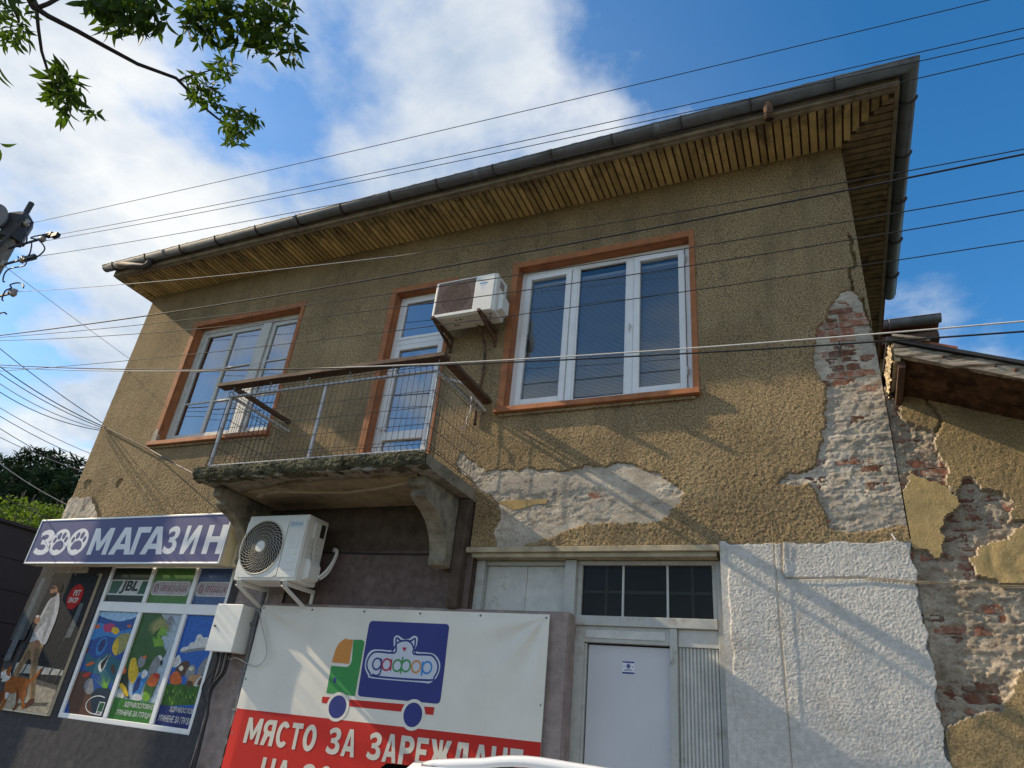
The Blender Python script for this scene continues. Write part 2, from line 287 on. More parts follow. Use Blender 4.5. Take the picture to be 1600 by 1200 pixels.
# ------------------------------------------------------------------ mesh helpers
class MB:
    def __init__(s): s.v = []; s.f = []; s.m = []; s.mats = []
    def mi(s, m):
        if m is None: return 0
        if m not in s.mats: s.mats.append(m)
        return s.mats.index(m)
    def add(s, vs, fs, m=None):
        o = len(s.v); k = s.mi(m)
        s.v += [tuple(map(float, p)) for p in vs]
        for f in fs: s.f.append(tuple(i+o for i in f)); s.m.append(k)
        return s
    def box(s, x0, x1, y0, y1, z0, z1, m=None):
        return s.add([(x0,y0,z0),(x1,y0,z0),(x1,y1,z0),(x0,y1,z0),(x0,y0,z1),(x1,y0,z1),(x1,y1,z1),(x0,y1,z1)],
            [(0,3,2,1),(4,5,6,7),(0,1,5,4),(1,2,6,5),(2,3,7,6),(3,0,4,7)], m)
    def bar(s, a, b, w, h, m=None, up=(0,0,1)):        # rectangular bar from a to b
        a = Vector(a); b = Vector(b); d = (b-a).normalized(); u = Vector(up)
        if abs(d.dot(u)) > 0.98: u = Vector((0,1,0))
        r = d.cross(u).normalized(); u = r.cross(d).normalized()
        c = [(-w/2,-h/2),(w/2,-h/2),(w/2,h/2),(-w/2,h/2)]
        vs = [a+r*p+u*q for p,q in c]+[b+r*p+u*q for p,q in c]
        return s.add(vs, [(0,1,2,3),(7,6,5,4),(0,4,5,1),(1,5,6,2),(2,6,7,3),(3,7,4,0)], m)
    def tube(s, pts, r, n=8, m=None, cap=True):
        P = [Vector(p) for p in pts]; rr = r if hasattr(r, '__len__') else [r]*len(P)
        vs = []; fs = []; prev = None
        for i, p in enumerate(P):
            d = (P[min(i+1, len(P)-1)]-P[max(i-1, 0)]).normalized()
            if prev is None:
                u = Vector((0,0,1)) if abs(d.z) < 0.9 else Vector((1,0,0))
                a = d.cross(u).normalized()
            else:
                a = (prev-d*prev.dot(d)).normalized()
            prev = a; b = d.cross(a)
            for k in range(n):
                t = 2*math.pi*k/n; vs.append(p+(a*math.cos(t)+b*math.sin(t))*rr[i])
        for i in range(len(P)-1):
            for k in range(n):
                fs.append((i*n+k, i*n+(k+1)%n, (i+1)*n+(k+1)%n, (i+1)*n+k))
        if cap: fs.append(tuple(range(n-1,-1,-1))); fs.append(tuple((len(P)-1)*n+k for k in range(n)))
        return s.add(vs, fs, m)
    def prism_y(s, poly, y0, y1, m=None):               # polygon in x,z pulled along y
        n = len(poly)
        vs = [(p[0], y0, p[1]) for p in poly]+[(p[0], y1, p[1]) for p in poly]
        return s.add(vs, [tuple(range(n)), tuple(range(2*n-1, n-1, -1))]+[(k, k+n, (k+1)%n+n, (k+1)%n) for k in range(n)], m)
    def prism_x(s, poly, x0, x1, m=None):               # polygon in y,z pulled along x
        n = len(poly)
        vs = [(x0, p[0], p[1]) for p in poly]+[(x1, p[0], p[1]) for p in poly]
        return s.add(vs, [tuple(range(n)), tuple(range(2*n-1, n-1, -1))]+[(k, k+n, (k+1)%n+n, (k+1)%n) for k in range(n)], m)
    def build(s, name, m=None, parent=None, smooth=False, bevel=0.0, recalc=True, center=True):
        me = bpy.data.meshes.new(name)
        V = np.array(s.v, dtype=float).reshape(-1, 3)
        c = (V.min(0)+V.max(0))/2 if center else np.zeros(3)
        me.from_pydata([tuple(p) for p in V-c], [], s.f)
        ms = s.mats if s.mats else ([m] if not isinstance(m, (list, tuple)) else list(m))
        for q in ms: me.materials.append(q)
        if len(s.mats) > 1:
            for p, k in zip(me.polygons, s.m): p.material_index = k
        if recalc:
            bm = bmesh.new(); bm.from_mesh(me); bmesh.ops.recalc_face_normals(bm, faces=bm.faces); bm.to_mesh(me); bm.free()
        if smooth:
            for p in me.polygons: p.use_smooth = True
        o = bpy.data.objects.new(name, me); COL.objects.link(o)
        base = WLOC.get(parent.name, Vector((0,0,0))) if parent else Vector((0,0,0))
        o.location = Vector(c)-base; WLOC[o.name] = Vector(c)
        if parent: o.parent = parent
        if bevel:
            bv = o.modifiers.new('bevel', 'BEVEL'); bv.width = bevel; bv.segments = 2; bv.limit_method = 'ANGLE'; bv.angle_limit = R(40)
        return o
WLOC = {}
def put(me, name, parent, loc, rot=None, scale=None):    # another object of an existing mesh
    o = bpy.data.objects.new(name, me); COL.objects.link(o)
    base = WLOC.get(parent.name, Vector((0,0,0))) if parent else Vector((0,0,0))
    o.location = Vector(loc)-base; WLOC[o.name] = Vector(loc)
    if rot is not None: o.rotation_euler = rot
    if scale is not None: o.scale = scale
    if parent: o.parent = parent
    return o
def thing(name, label, cat, loc, group=None):
    o = bpy.data.objects.new(name, None); COL.objects.link(o); o.location = loc; WLOC[o.name] = Vector(loc)
    o.empty_display_size = 0.2
    tag(o, label, cat, group); return o
def tag(o, label, cat, group=None):
    o['label'] = label; o['category'] = cat
    if group: o['group'] = group
    return o
def kind(o, k): o['kind'] = k; return o
def lab(o, l): o['label'] = l; return o

# noise on arrays
_T = RNG.random((256, 256))
def vn(x, y):
    x = np.asarray(x, float); y = np.asarray(y, float)
    xi = np.floor(x).astype(int); yi = np.floor(y).astype(int); fx = x-xi; fy = y-yi
    fx = fx*fx*(3-2*fx); fy = fy*fy*(3-2*fy)
    a = _T[xi & 255, yi & 255]; b = _T[(xi+1) & 255, yi & 255]; c = _T[xi & 255, (yi+1) & 255]; d = _T[(xi+1) & 255, (yi+1) & 255]
    return (a*(1-fx)+b*fx)*(1-fy)+(c*(1-fx)+d*fx)*fy
def fbm(x, y, s, o=4, g=0.5, seed=0.0):
    t = 0; a = 1; n = 0
    for k in range(o):
        t = t+a*vn(x*s+seed+17.3*k, y*s-seed*1.7+9.1*k); n += a; a *= g; s *= 2.03
    return t/n
def inpoly(X, Z, poly):
    r = np.zeros(X.shape, bool); P = np.array(poly); n = len(P)
    for i in range(n):
        x0, z0 = P[i]; x1, z1 = P[(i+1) % n]
        if z0 == z1: continue
        c = ((z0 > Z) != (z1 > Z)) & (X < (x1-x0)*(Z-z0)/(z1-z0)+x0)
        r ^= c
    return r
def segdist(X, Z, pts):
    d = np.full(X.shape, 9.0)
    for (ax, az), (bx, bz) in zip(pts[:-1], pts[1:]):
        L = (bx-ax)**2+(bz-az)**2
        t = np.clip(((X-ax)*(bx-ax)+(Z-az)*(bz-az))/L, 0, 1)
        d = np.minimum(d, np.hypot(X-ax-t*(bx-ax), Z-az-t*(bz-az)))
    return d
def grid_obj(name, xs, zs, Y, keep, m, parent, smooth=True):
    nx, nz_ = len(xs), len(zs)
    X, Z = np.meshgrid(xs, zs, indexing='ij')
    idx = np.arange(nx*nz_).reshape(nx, nz_)
    q = np.stack([idx[:-1,:-1], idx[1:,:-1], idx[1:,1:], idx[:-1,1:]], -1)[keep]
    used, inv = np.unique(q, return_inverse=True); q = inv.reshape(q.shape)
    V = np.stack([X.ravel()[used], Y.ravel()[used], Z.ravel()[used]], 1)
    c = (V.min(0)+V.max(0))/2; V = V-c
    me = bpy.data.meshes.new(name)
    me.vertices.add(len(V)); me.vertices.foreach_set('co', V.ravel())
    me.loops.add(q.size); me.loops.foreach_set('vertex_index', q.ravel().astype(np.int32))
    me.polygons.add(len(q)); me.polygons.foreach_set('loop_start', np.arange(0, q.size, 4, dtype=np.int32))
    me.polygons.foreach_set('loop_total', np.full(len(q), 4, np.int32))
    me.update(calc_edges=True); me.validate()
    me.polygons.foreach_set('use_smooth', np.full(len(q), smooth))
    me.materials.append(m)
    o = bpy.data.objects.new(name, me); COL.objects.link(o)
    base = WLOC.get(parent.name, Vector((0,0,0))) if parent else Vector((0,0,0))
    o.location = Vector(c)-base; WLOC[o.name] = Vector(c)
    if parent: o.parent = parent
    return o

# flat print: polygons and lettering on a plane parallel to the facade
def smooth_pts(pts, n=4, closed=True):
    P = [np.array(p, float) for p in pts]; out = []; N = len(P)
    for i in range(N):
        p0, p1, p2, p3 = P[(i-1) % N], P[i], P[(i+1) % N], P[(i+2) % N]
        for k in range(n):
            t = k/n
            out.append(0.5*((2*p1)+(-p0+p2)*t+(2*p0-5*p1+4*p2-p3)*t*t+(-p0+3*p1-3*p2+p3)*t**3))
    return out
_fontcache = {}
def text_geo(s, bold=0.0):
    if (s, bold) in _fontcache: return _fontcache[(s, bold)]
    cu = bpy.data.curves.new('lettering', 'FONT'); cu.body = s; cu.offset = bold; cu.resolution_u = 5; cu.fill_mode = 'FRONT'
    o = bpy.data.objects.new('lettering', cu); COL.objects.link(o)
    dg = bpy.context.evaluated_depsgraph_get(); dg.update()
    me = o.evaluated_get(dg).to_mesh()
    V = np.array([v.co[:2] for v in me.vertices]).reshape(-1, 2); F = [tuple(p.vertices) for p in me.polygons]
    o.evaluated_get(dg).to_mesh_clear(); bpy.data.objects.remove(o); bpy.data.curves.remove(cu)
    if len(V): V = (V-V.min(0))/np.maximum(V.max(0)-V.min(0), 1e-6)
    _fontcache[(s, bold)] = (V, F); return V, F
def _ell(cx, cy, rx, ry, a0, a1, n=14): return [(cx+rx*math.cos(R(a0+(a1-a0)*k/n)), cy+ry*math.sin(R(a0+(a1-a0)*k/n))) for k in range(n+1)]
GLY = {
 'М': [[(0,0),(0,1),(.25,1),(.5,.47),(.75,1),(1,1),(1,0),(.77,0),(.77,.56),(.58,.16),(.42,.16),(.23,.56),(.23,0)]],
 'А': [[(0,0),(.35,1),(.65,1),(1,0),(.73,0),(.675,.19),(.325,.19),(.27,0)], [(.385,.38),(.615,.38),(.5,.77)]],
 'Г': [[(0,0),(0,1),(1,1),(1,.79),(.34,.79),(.34,0)]],
 'И': [[(0,0),(0,1),(.26,1),(.26,.42),(.72,1),(1,1),(1,0),(.74,0),(.74,.58),(.28,0)]],
 'Н': [[(0,0),(0,1),(.28,1),(.28,.6),(.72,.6),(.72,1),(1,1),(1,0),(.72,0),(.72,.4),(.28,.4),(.28,0)]],
 'Т': [[(0,1),(1,1),(1,.8),(.65,.8),(.65,0),(.35,0),(.35,.8),(0,.8)]],
 'Е': [[(0,0),(0,1),(1,1),(1,.8),(.34,.8),(.34,.6),(.9,.6),(.9,.41),(.34,.41),(.34,.2),(1,.2),(1,0)]],
 'Ж': [[(0,1),(.24,1),(.38,.62),(.41,.62),(.41,1),(.59,1),(.59,.62),(.62,.62),(.76,1),(1,1),(.80,.51),(1,0),(.75,0),(.62,.38),(.59,.38),(.59,0),(.41,0),(.41,.38),(.38,.38),(.25,0),(0,0),(.20,.51)]],
 'Д': [[(0,-.1),(0,.2),(.1,.2),(.22,1),(.87,1),(.87,.2),(1,.2),(1,-.1),(.78,-.1),(.78,0),(.22,0),(.22,-.1)], [(.36,.2),(.57,.2),(.57,.8),(.46,.8)]],
 'Р': [[(0,0),(0,1),(.55,1)]+_ell(.58,.69,.42,.31,85,-85)+[(.55,.38),(.32,.38),(.32,0)], [(.32,.58),(.32,.81),(.5,.81)]+_ell(.52,.695,.16,.115,80,-80)+[(.5,.58)]],
 'Я': [[(1,0),(1,1),(.45,1)]+_ell(.42,.69,.42,.31,95,230)+[(0,0),(.32,0),(.5,.36),(.68,.36),(.68,0)], [(.68,.56),(.68,.81),(.5,.81)]+_ell(.48,.685,.16,.125,100,260)+[(.5,.56)]],
 'О': [_ell(.5,.5,.5,.505,0,351,40), _ell(.5,.5,.2,.30,0,351,40)],
 'С': [_ell(.52,.5,.52,.505,38,322,36)+_ell(.52,.5,.22,.30,310,50,30)],
 'З': [[(.05,.86),(.2,.95),(.45,1.0),(.62,.99),(.80,.94),(.92,.84),(.95,.72),(.90,.60),(.80,.54),(.72,.51),(.84,.47),(.95,.39),(1,.28),(.96,.14),(.8,.04),(.64,.01),(.48,0),(.2,.03),(0,.12),(.08,.30),(.25,.22),(.45,.19),(.60,.21),(.68,.30),(.62,.39),(.48,.42),(.28,.42),(.28,.60),(.46,.60),(.60,.65),(.63,.73),(.56,.8),(.42,.815),(.25,.77),(.14,.70)]]}
_gly = {}
def glyph(ch):
    if ch in _gly: return _gly[ch]
    cu = bpy.data.curves.new('letter', 'CURVE'); cu.dimensions = '2D'; cu.fill_mode = 'BOTH'
    for pl in GLY[ch]:
        sp = cu.splines.new('POLY'); sp.points.add(len(pl)-1); sp.use_cyclic_u = True
        for q, v in zip(sp.points, pl): q.co = (v[0], v[1], 0, 1)
    o = bpy.data.objects.new('letter', cu); COL.objects.link(o)
    dg = bpy.context.evaluated_depsgraph_get(); dg.update(); ev = o.evaluated_get(dg); me = ev.to_mesh()
    r = ([tuple(v.co[:2]) for v in me.vertices], [tuple(p.vertices) for p in me.polygons]); ev.to_mesh_clear()
    bpy.data.objects.remove(o); bpy.data.curves.remove(cu); _gly[ch] = r; return r
GW = {'М': 1.25, 'Ж': 1.4, 'Г': .78, 'Т': .85, 'Е': .8, 'Д': 1.1}
class Print(MB):
    def __init__(s, y): super().__init__(); s.yb = y; s.k = 0
    @property
    def y(s):
        s.k += 1; return s.yb-0.00003*s.k
    def poly(s, pts, m, layer=0, sm=0):                # pts in photograph pixels
        P = [W(p, s.yb) for p in pts]; P = [(p[0], p[2]) for p in P]
        return s.pz(P, m, layer, sm)
    def pz(s, P, m, layer=0, sm=0):                    # pts in metres on the plane
        if sm: P = smooth_pts(P, sm)
        yy = s.y-0.0004*layer
        return s.add([(p[0], yy, p[1]) for p in P], [tuple(range(len(P)))], m)
    def text(s, body, x0, x1, z0, z1, m, layer=1, bold=0.02, shear=0.0):
        V, F = text_geo(body, bold)
        w = (x1-x0)-abs(shear)*(z1-z0)
        yy = s.y-0.0004*layer
        vs = [(x0+p[0]*w+max(0, -shear)*(z1-z0)+shear*p[1]*(z1-z0), yy, z0+p[1]*(z1-z0)) for p in V]
        return s.add(vs, F, m)
    def letter(s, ch, x0, x1, z0, z1, m, layer=1, shear=0.0):
        V, F = glyph(ch); w = (x1-x0)-shear*(z1-z0)
        yy = s.y-0.0004*layer
        return s.add([(x0+p[0]*w+shear*p[1]*(z1-z0), yy, z0+p[1]*(z1-z0)) for p in V], F, m)
    def ring(s, cx, cz, rx, rz, w, m, layer=1, a0=0, a1=360, n=40):
        vs = []; fs = []; yy = s.y-0.0004*layer
        for k in range(n+1):
            t = R(a0+(a1-a0)*k/n)
            vs += [(cx+math.cos(t)*rx, yy, cz+math.sin(t)*rz), (cx+math.cos(t)*(rx-w), yy, cz+math.sin(t)*(rz-w))]
        fs = [(2*k, 2*k+2, 2*k+3, 2*k+1) for k in range(n)]
        return s.add(vs, fs, m)
    def disc(s, cx, cz, rx, rz, m, layer=1, n=28, rot=0):
        P = []
        for k in range(n):
            t = 2*math.pi*k/n; a = math.cos(t)*rx; b = math.sin(t)*rz
            P.append((cx+a*math.cos(rot)-b*math.sin(rot), cz+a*math.sin(rot)+b*math.cos(rot)))
        return s.pz(P, m, layer)
    def stroke(s, P, w, m, layer=1):                   # band along a path in metres
        vs = []; fs = []; n = len(P); yy = s.y-0.0004*layer
        for i in range(n):
            a = np.array(P[max(i-1, 0)], float); b = np.array(P[min(i+1, n-1)], float); d = b-a; d /= max(np.linalg.norm(d), 1e-9)
            q = np.array([-d[1], d[0]])*w/2; p = np.array(P[i], float)
            vs += [(p[0]+q[0], yy, p[1]+q[1]), (p[0]-q[0], yy, p[1]-q[1])]
        return s.add(vs, [(2*k, 2*k+2, 2*k+3, 2*k+1) for k in range(n-1)], m)
    def done(s, name, parent): return s.build(name, None, parent, recalc=False)

# ================================================================== SETTING
def sheet(name, x0, x1, y0, y1, z, m, n=1):
    b = MB(); b.add([(x0,y0,z),(x1,y0,z),(x1,y1,z),(x0,y1,z)], [(0,1,2,3)]); return kind(b.build(name, m, recalc=False), 'structure')
sheet('ground', -1500, 1500, -1500, 1500, -0.10, MT['earth'])
sheet('road', -60, 60, -12.0, -1.62, -0.02, MT['asphalt'])
b = MB(); b.box(-40, 40, -1.5, 0.6, -0.09, 0.0); pav = kind(b.build('pavement', MT['paving']), 'structure')
kb = None
for k in range(40):                                     # kerb stones along the pavement
    x = -14+k*0.8
    if kb is None:
        b = MB(); b.box(x, x+0.79, -1.615, -1.505, -0.09, 0.012); o = b.build('kerb_stone', MT['concrete'], pav, bevel=0.01); kb = o.data
    else:
        o = put(kb, 'kerb_stone', pav, (x+0.395, -1.56, -0.039))
        bv = o.modifiers.new('bevel', 'BEVEL'); bv.width = 0.01
def hill():
    xs = np.linspace(-260, -17, 60); ys = np.linspace(-60, 220, 50)
    X, Y = np.meshgrid(xs, ys, indexing='ij')
    Z = np.clip((-X-20)/36, 0, 6)*1.35 + np.clip((-X-60)/60, 0, 4)*9 + fbm(X, Y, 0.06, 3)*1.6 - 0.9
    v = np.stack([X, Y, Z], -1).reshape(-1, 3); n = len(ys)
    f = [(i*n+j, (i+1)*n+j, (i+1)*n+j+1, i*n+j+1) for i in range(len(xs)-1) for j in range(n-1)]
    b = MB(); b.add(v, f); return kind(b.build('hillside', MT['earth'], smooth=True), 'structure')
hill()

# ================================================================== THE HOUSE
house = thing('corner_house', 'two storey house with peeling ochre stucco, boarded eaves and a balcony over the shop front', 'house', (-4.6, 4.0, 0))
XL, XR, ZT = -9.79, 0.64, 7.53
ZS = 3.235                                            # where the ochre stucco stops
WIN = {'w1': (-8.45, -6.42, 4.78, 6.71), 'w2': (-3.035, -0.985, 4.77, 6.68), 'door': (-4.80, -3.95, 3.86, 6.64)}
k4 = crop(200, 420, 2.7276); k5 = crop(660, 330, 3.4283); k6 = crop(1160, 380, 2.5); k7 = crop(700, 680, 2.308)
def wz(pxs, y=0.0): return [(W(p, y)[0], W(p, y)[2]) for p in pxs]
patchA = wz([(713,724),(718,708),(726,706),(732,715),(745,722),(753,730),(760,737),(764,734),(775,733),(790,734),(800,732),(808,734),(822,731),(838,732),(843,736),(850,734),(862,732),(880,735),(888,735),(900,730),(910,729),(912,725),(925,726),(938,727),(945,729),(955,725),(965,724),(985,723),(992,725),(1003,729),(1010,734),(1020,735),(1030,739),(1035,746),(1050,755),(1058,762),(1066,766),(1072,768),(1070,772),(1062,782),(1050,798),(1035,810),(1022,816),(1010,819),(960,818),(925,820),(905,822),(895,826),(880,832),(865,840),(850,843),(838,848),(828,850),(800,860),(775,860),(773,840),(774,825),(780,812),(782,800),(778,790),(774,780),(766,774),(755,771),(748,765),(742,757),(735,748),(720,740)])
patchB = wz([k6(*p) for p in [(415,175),(385,190),(350,235),(330,265),(328,290),(300,315),(275,332),(285,350),(278,370),(283,440),(275,480),(300,520),(330,560),(325,640),(330,720),(312,735),(318,760),(300,810),(295,865),(250,890),(165,900),(135,940),(180,950),(260,945),(280,965),(300,1000),(315,1040),(325,1080),(330,1115),(370,1130),(430,1128),(520,1118),(640,1105),(760,1095),(760,400),(520,400),(512,380),(500,330),(485,285),(470,250),(466,222),(450,200),(432,180)]])
patchC = wz([(60,835),(90,805),(103,790),(116,777),(130,778),(144,776),(153,790),(155,812),(150,840)])
k4d = crop(0, 540, 3.75)
spots = [wz([k4d(*p) for p in q]) for q in ([(495,800),(520,782),(540,790),(530,815),(505,840),(495,825)], [(680,800),(705,780),(725,785),(710,810),(690,830),(676,822)])]
crack = wz([k6(*p) for p in [(418,-30),(425,0),(432,40),(440,88),(418,105),(424,140),(432,180)]])
crack2 = wz([k6(*p) for p in [(470,215),(478,250),(488,290),(502,325),(512,378)]])

def wobble(X, Z, s, a, seed): return X+(fbm(X, Z, s, 3, 0.6, seed)-0.5)*a, Z+(fbm(X, Z, s, 3, 0.6, seed+31)-0.5)*a
def axis(a, b, res, cuts=()):
    pts = sorted(set([a, b]+[c for c in cuts if a < c < b])); out = []
    for p, q in zip(pts[:-1], pts[1:]):
        n = max(1, int(round((q-p)/res))); out += list(np.linspace(p, q, n, endpoint=False))
    return np.array(out+[b])
BRICK_L, BRICK_H, JOINT = 0.235, 0.062, 0.014
def brick_meshes(n=7):
    out = []
    for k in range(n):
        bm = bmesh.new(); bmesh.ops.create_cube(bm, size=1.0)
        bmesh.ops.subdivide_edges(bm, edges=[e for e in bm.edges if abs(e.verts[0].co.x-e.verts[1].co.x) > 0.5], cuts=3)
        rr = random.Random(k)
        for v in bm.verts:
            e = abs(v.co.x) > 0.49
            v.co.x *= BRICK_L; v.co.y *= 0.06; v.co.z *= BRICK_H
            v.co.x += rr.uniform(-.007, .007)*(1 if e else .3); v.co.z += rr.uniform(-.006, .006); v.co.y += rr.uniform(-.006, .006)
            if e: v.co.y += 0.004
        me = bpy.data.meshes.new('brick'); bm.to_mesh(me); bm.free(); me.materials.append(MT['brick']); out.append(me)
    return out
BM = brick_meshes()
def lay_bricks(parent, region, x0, x1, z0, z1, front, hfun, mask, limit=300, flush=True):
    """running bond; only bricks that really show through the mortar are kept"""
    n = 0; row = 0; z = z0
    while z < z1 and n < limit:
        off = (row % 2)*(BRICK_L+JOINT)/2
        x = x0-off
        while x < x1:
            L = BRICK_L*random.choice([1, 1, 1, 0.5]); cx, cz = x+L/2, z+BRICK_H/2
            gx, gz = np.meshgrid(np.linspace(cx-L*.45, cx+L*.45, 9), np.linspace(cz-BRICK_H*.4, cz+BRICK_H*.4, 5), indexing='ij')
            if cx+L/2 < x1+0.02 and cx-L/2 > x0-0.13:
                fy = front+random.uniform(-.006, .006)
                vis = ((hfun(gx, gz) > fy+0.001) & mask(gx, gz)).mean()
                if vis > 0.10:
                    put(random.choice(BM), 'brick', parent, (cx, fy+0.03, cz), (R(random.uniform(-2, 2)), R(random.uniform(-1.5, 1.5)), R(random.uniform(-2.5, 2.5))), (L/BRICK_L*random.uniform(.97, 1.02), 1, random.uniform(.92, 1.05))); n += 1
            x += L+JOINT
        z += BRICK_H+JOINT; row += 1
    return n

def mort_h(X, Z):                                       # depth of the mortar bed of the open patches behind the coat
    big = fbm(X, Z, 3.0, 4, 0.55, 3.3); lump = fbm(X, Z*1.6, 17, 4, 0.62, 8.8); fine = fbm(X, Z, 70, 2, 0.5, 2.1); rid = fbm(X*0.5, Z*2.6, 11, 3, 0.6, 14.2)
    st = lambda n, t, k=22: np.clip((n-t)*k, 0, 1)
    rg = 1-np.abs(2*fbm(X, Z*1.3, 15, 4, .6, 51.)-1)
    y = 0.0225-0.0055*st(lump, .50)-0.005*st(big, .47)-0.0045*st(fbm(X, Z*1.5, 7, 5, .66, 77.), .53, 30)-0.005*st(rid, .56, 14)-0.006*(rg-.6)-0.004*fine
    up = np.clip((Z-4.15)/0.5, 0, 1)*np.clip((X-0.05)/0.25, 0, 1)      # upper right of the corner patch: washed-out joints
    y = y+0.0015+up*0.009
    y = np.where(X < -0.5, y-0.0075*np.clip((np.abs(Z-3.74)-.03)/.05, 0, 1)-.002, y)
    smooth_ = np.clip((fbm(X, Z, 2.1, 2, .5, 41.)-.52)*9, 0, 1)*(1-up)  # places where a skim of grey undercoat is still sound
    y = y*(1-smooth_)+smooth_*(0.014-.002*fine)
    course = np.abs(((Z-3.2)/(BRICK_H+JOINT)) % 1.0-0.5)
    y = y+0.005*np.clip(course*4-1.35, 0, 1)*np.clip((X+0.3)/0.2, 0, 1)*(1-smooth_)
    return np.clip(y, 0.004, 0.05)

def facade():
    res = 0.0098
    cx = [c for w in WIN.values() for c in w[:2]]; cz = [c for w in WIN.values() for c in w[2:]]
    xs = axis(XL, XR, res, cx); zs = axis(ZS, ZT+0.06, res, cz)
    X, Z = np.meshgrid(xs, zs, indexing='ij')
    Xw, Zw = wobble(X, Z, 9, 0.05, 5.0); Xw, Zw = wobble(Xw, Zw, 34, 0.03, 61.0)
    mk = inpoly(Xw, Zw, patchA) | inpoly(Xw, Zw, patchB)
    sp = np.zeros(X.shape, bool)
    for q in spots: sp |= inpoly(Xw, Zw, q)
    lumps = fbm(X, Z, 62, 2, 0.6, 1.0)
    rough = 0.6+0.9*np.clip((4.9-Z)/1.4, 0, 1)
    Y = -0.0052*rough*(lumps-0.3)*1.5-0.007*(fbm(X, Z, 1.4, 3, 0.5, 4.0)-0.5)
    d = segdist(X+(fbm(X, Z, 22, 2)-0.5)*0.03, Z, crack); Y = np.where(d < 0.013, 0.05, Y)
    d = segdist(X, Z, crack2); Y = np.where(d < 0.013, 0.05, Y)
    Y = np.where(sp, 0.018+0.01*lumps, Y)
    H = mort_h(X, Z)
    Y = np.where(mk, H, Y)
    pc = inpoly(Xw, Zw, patchC)                          # grey repair smeared over the corner
    Y = np.where(pc, -0.02-0.02*fbm(X, Z, 11, 3, 0.55, 7.0), Y)
    xc = (xs[:-1]+xs[1:])/2; zc = (zs[:-1]+zs[1:])/2
    XC, ZC = np.meshgrid(xc, zc, indexing='ij')
    keep = np.ones(XC.shape, bool)
    for a, b_, c, e in WIN.values(): keep &= ~((XC > a) & (XC < b_) & (ZC > c) & (ZC < e))
    keep &= ~((XC > -6.32) & (XC < -3.22) & (ZC < 3.70))
    def allv(m): return m[:-1,:-1] & m[1:,:-1] & m[1:,1:] & m[:-1,1:]
    inn = allv(mk); inc = allv(pc)
    wall = grid_obj('wall', xs, zs, Y, keep & ~inn & ~inc, MT['stucco'], house)
    lab(wall, 'crumbling ochre stucco wall of the upper floor')
    left = XC < -0.45
    lab(grid_obj('mortar_patch', xs, zs, Y, keep & inn & left, MT['mortar'], wall), 'long bare mortar patch above the door')
    lab(grid_obj('mortar_patch', xs, zs, Y, keep & inn & ~left, MT['mortar'], wall), 'tall bare brick and mortar patch at the corner')
    lab(grid_obj('repair_patch', xs, zs, Y, keep & inc, MT['mortar'], wall), 'grey mortar smeared on the far corner')
    mB = lambda gx, gz: inpoly(gx, gz, patchB); mA = lambda gx, gz: inpoly(gx, gz, patchA)
    lay_bricks(wall, patchB, -0.25, XR-0.005, 3.30, 5.75, 0.020, mort_h, mB, 240)
    lay_bricks(wall, patchA, -2.9, -0.9, 3.62, 3.80, 0.021, mort_h, mA, 14)
    # painted flake left in the long patch
    b = MB(); P = wz([(776,784),(800,781),(856,780),(853,787),(835,788),(820,793),(803,797),(790,790)])
    b.prism_y(P, 0.0, 0.05); b.build('paint_flake', MT['nb_yellow'], wall)
    # side and back walls, floors, ceiling
    b = MB(); b.box(XR-0.25, XR, 0.055, 8.0, 0, ZT); lab(b.build('side_wall', MT['stucco'], house), 'side wall towards the neighbour')
    b = MB(); b.box(XL, XL+0.25, 0.012, 8.0, 0, ZT); b.build('side_wall', MT['stucco'], house)
    b = MB(); b.box(XL+0.25, XR-0.25, 7.75, 8.0, 0, ZT); b.build('back_wall', MT['stucco'], house)
    b = MB(); b.box(XL+0.25, XR-0.25, 0.32, 7.75, 3.55, 3.75); b.build('floor_slab', MT['room'], house)
    b = MB(); b.box(XL+0.25, XR-0.25, 0.05, 7.75, 7.42, 7.50); b.build('ceiling', MT['room'], house)
    # inner leaf of the front wall, with the openings left free
    b = MB(); xx = [XL+0.25, -8.45, -6.42, -4.80, -3.95, -3.035, -0.985, XR-0.25]
    for i in range(0, 8, 2): b.box(xx[i], xx[i+1], 0.055, 0.30, 3.76, 7.41)
    for k in WIN.values(): b.box(k[0], k[1], 0.055, 0.30, k[3], 7.41)
    for k in ('w1', 'w2'): w = WIN[k]; b.box(w[0], w[1], 0.055, 0.30, 3.76, w[2])
    b.build('inner_wall', MT['room'], house)
    b = MB(); b.box(-5.65, -5.5, 0.31, 7.7, 3.76, 7.41); b.box(-3.5, -3.35, 0.31, 7.7, 3.76, 7.41); b.box(XL+.25, XR-.25, 3.6, 3.7, 3.76, 7.41)
    b.build('partition', MT['room'], house)
facade()

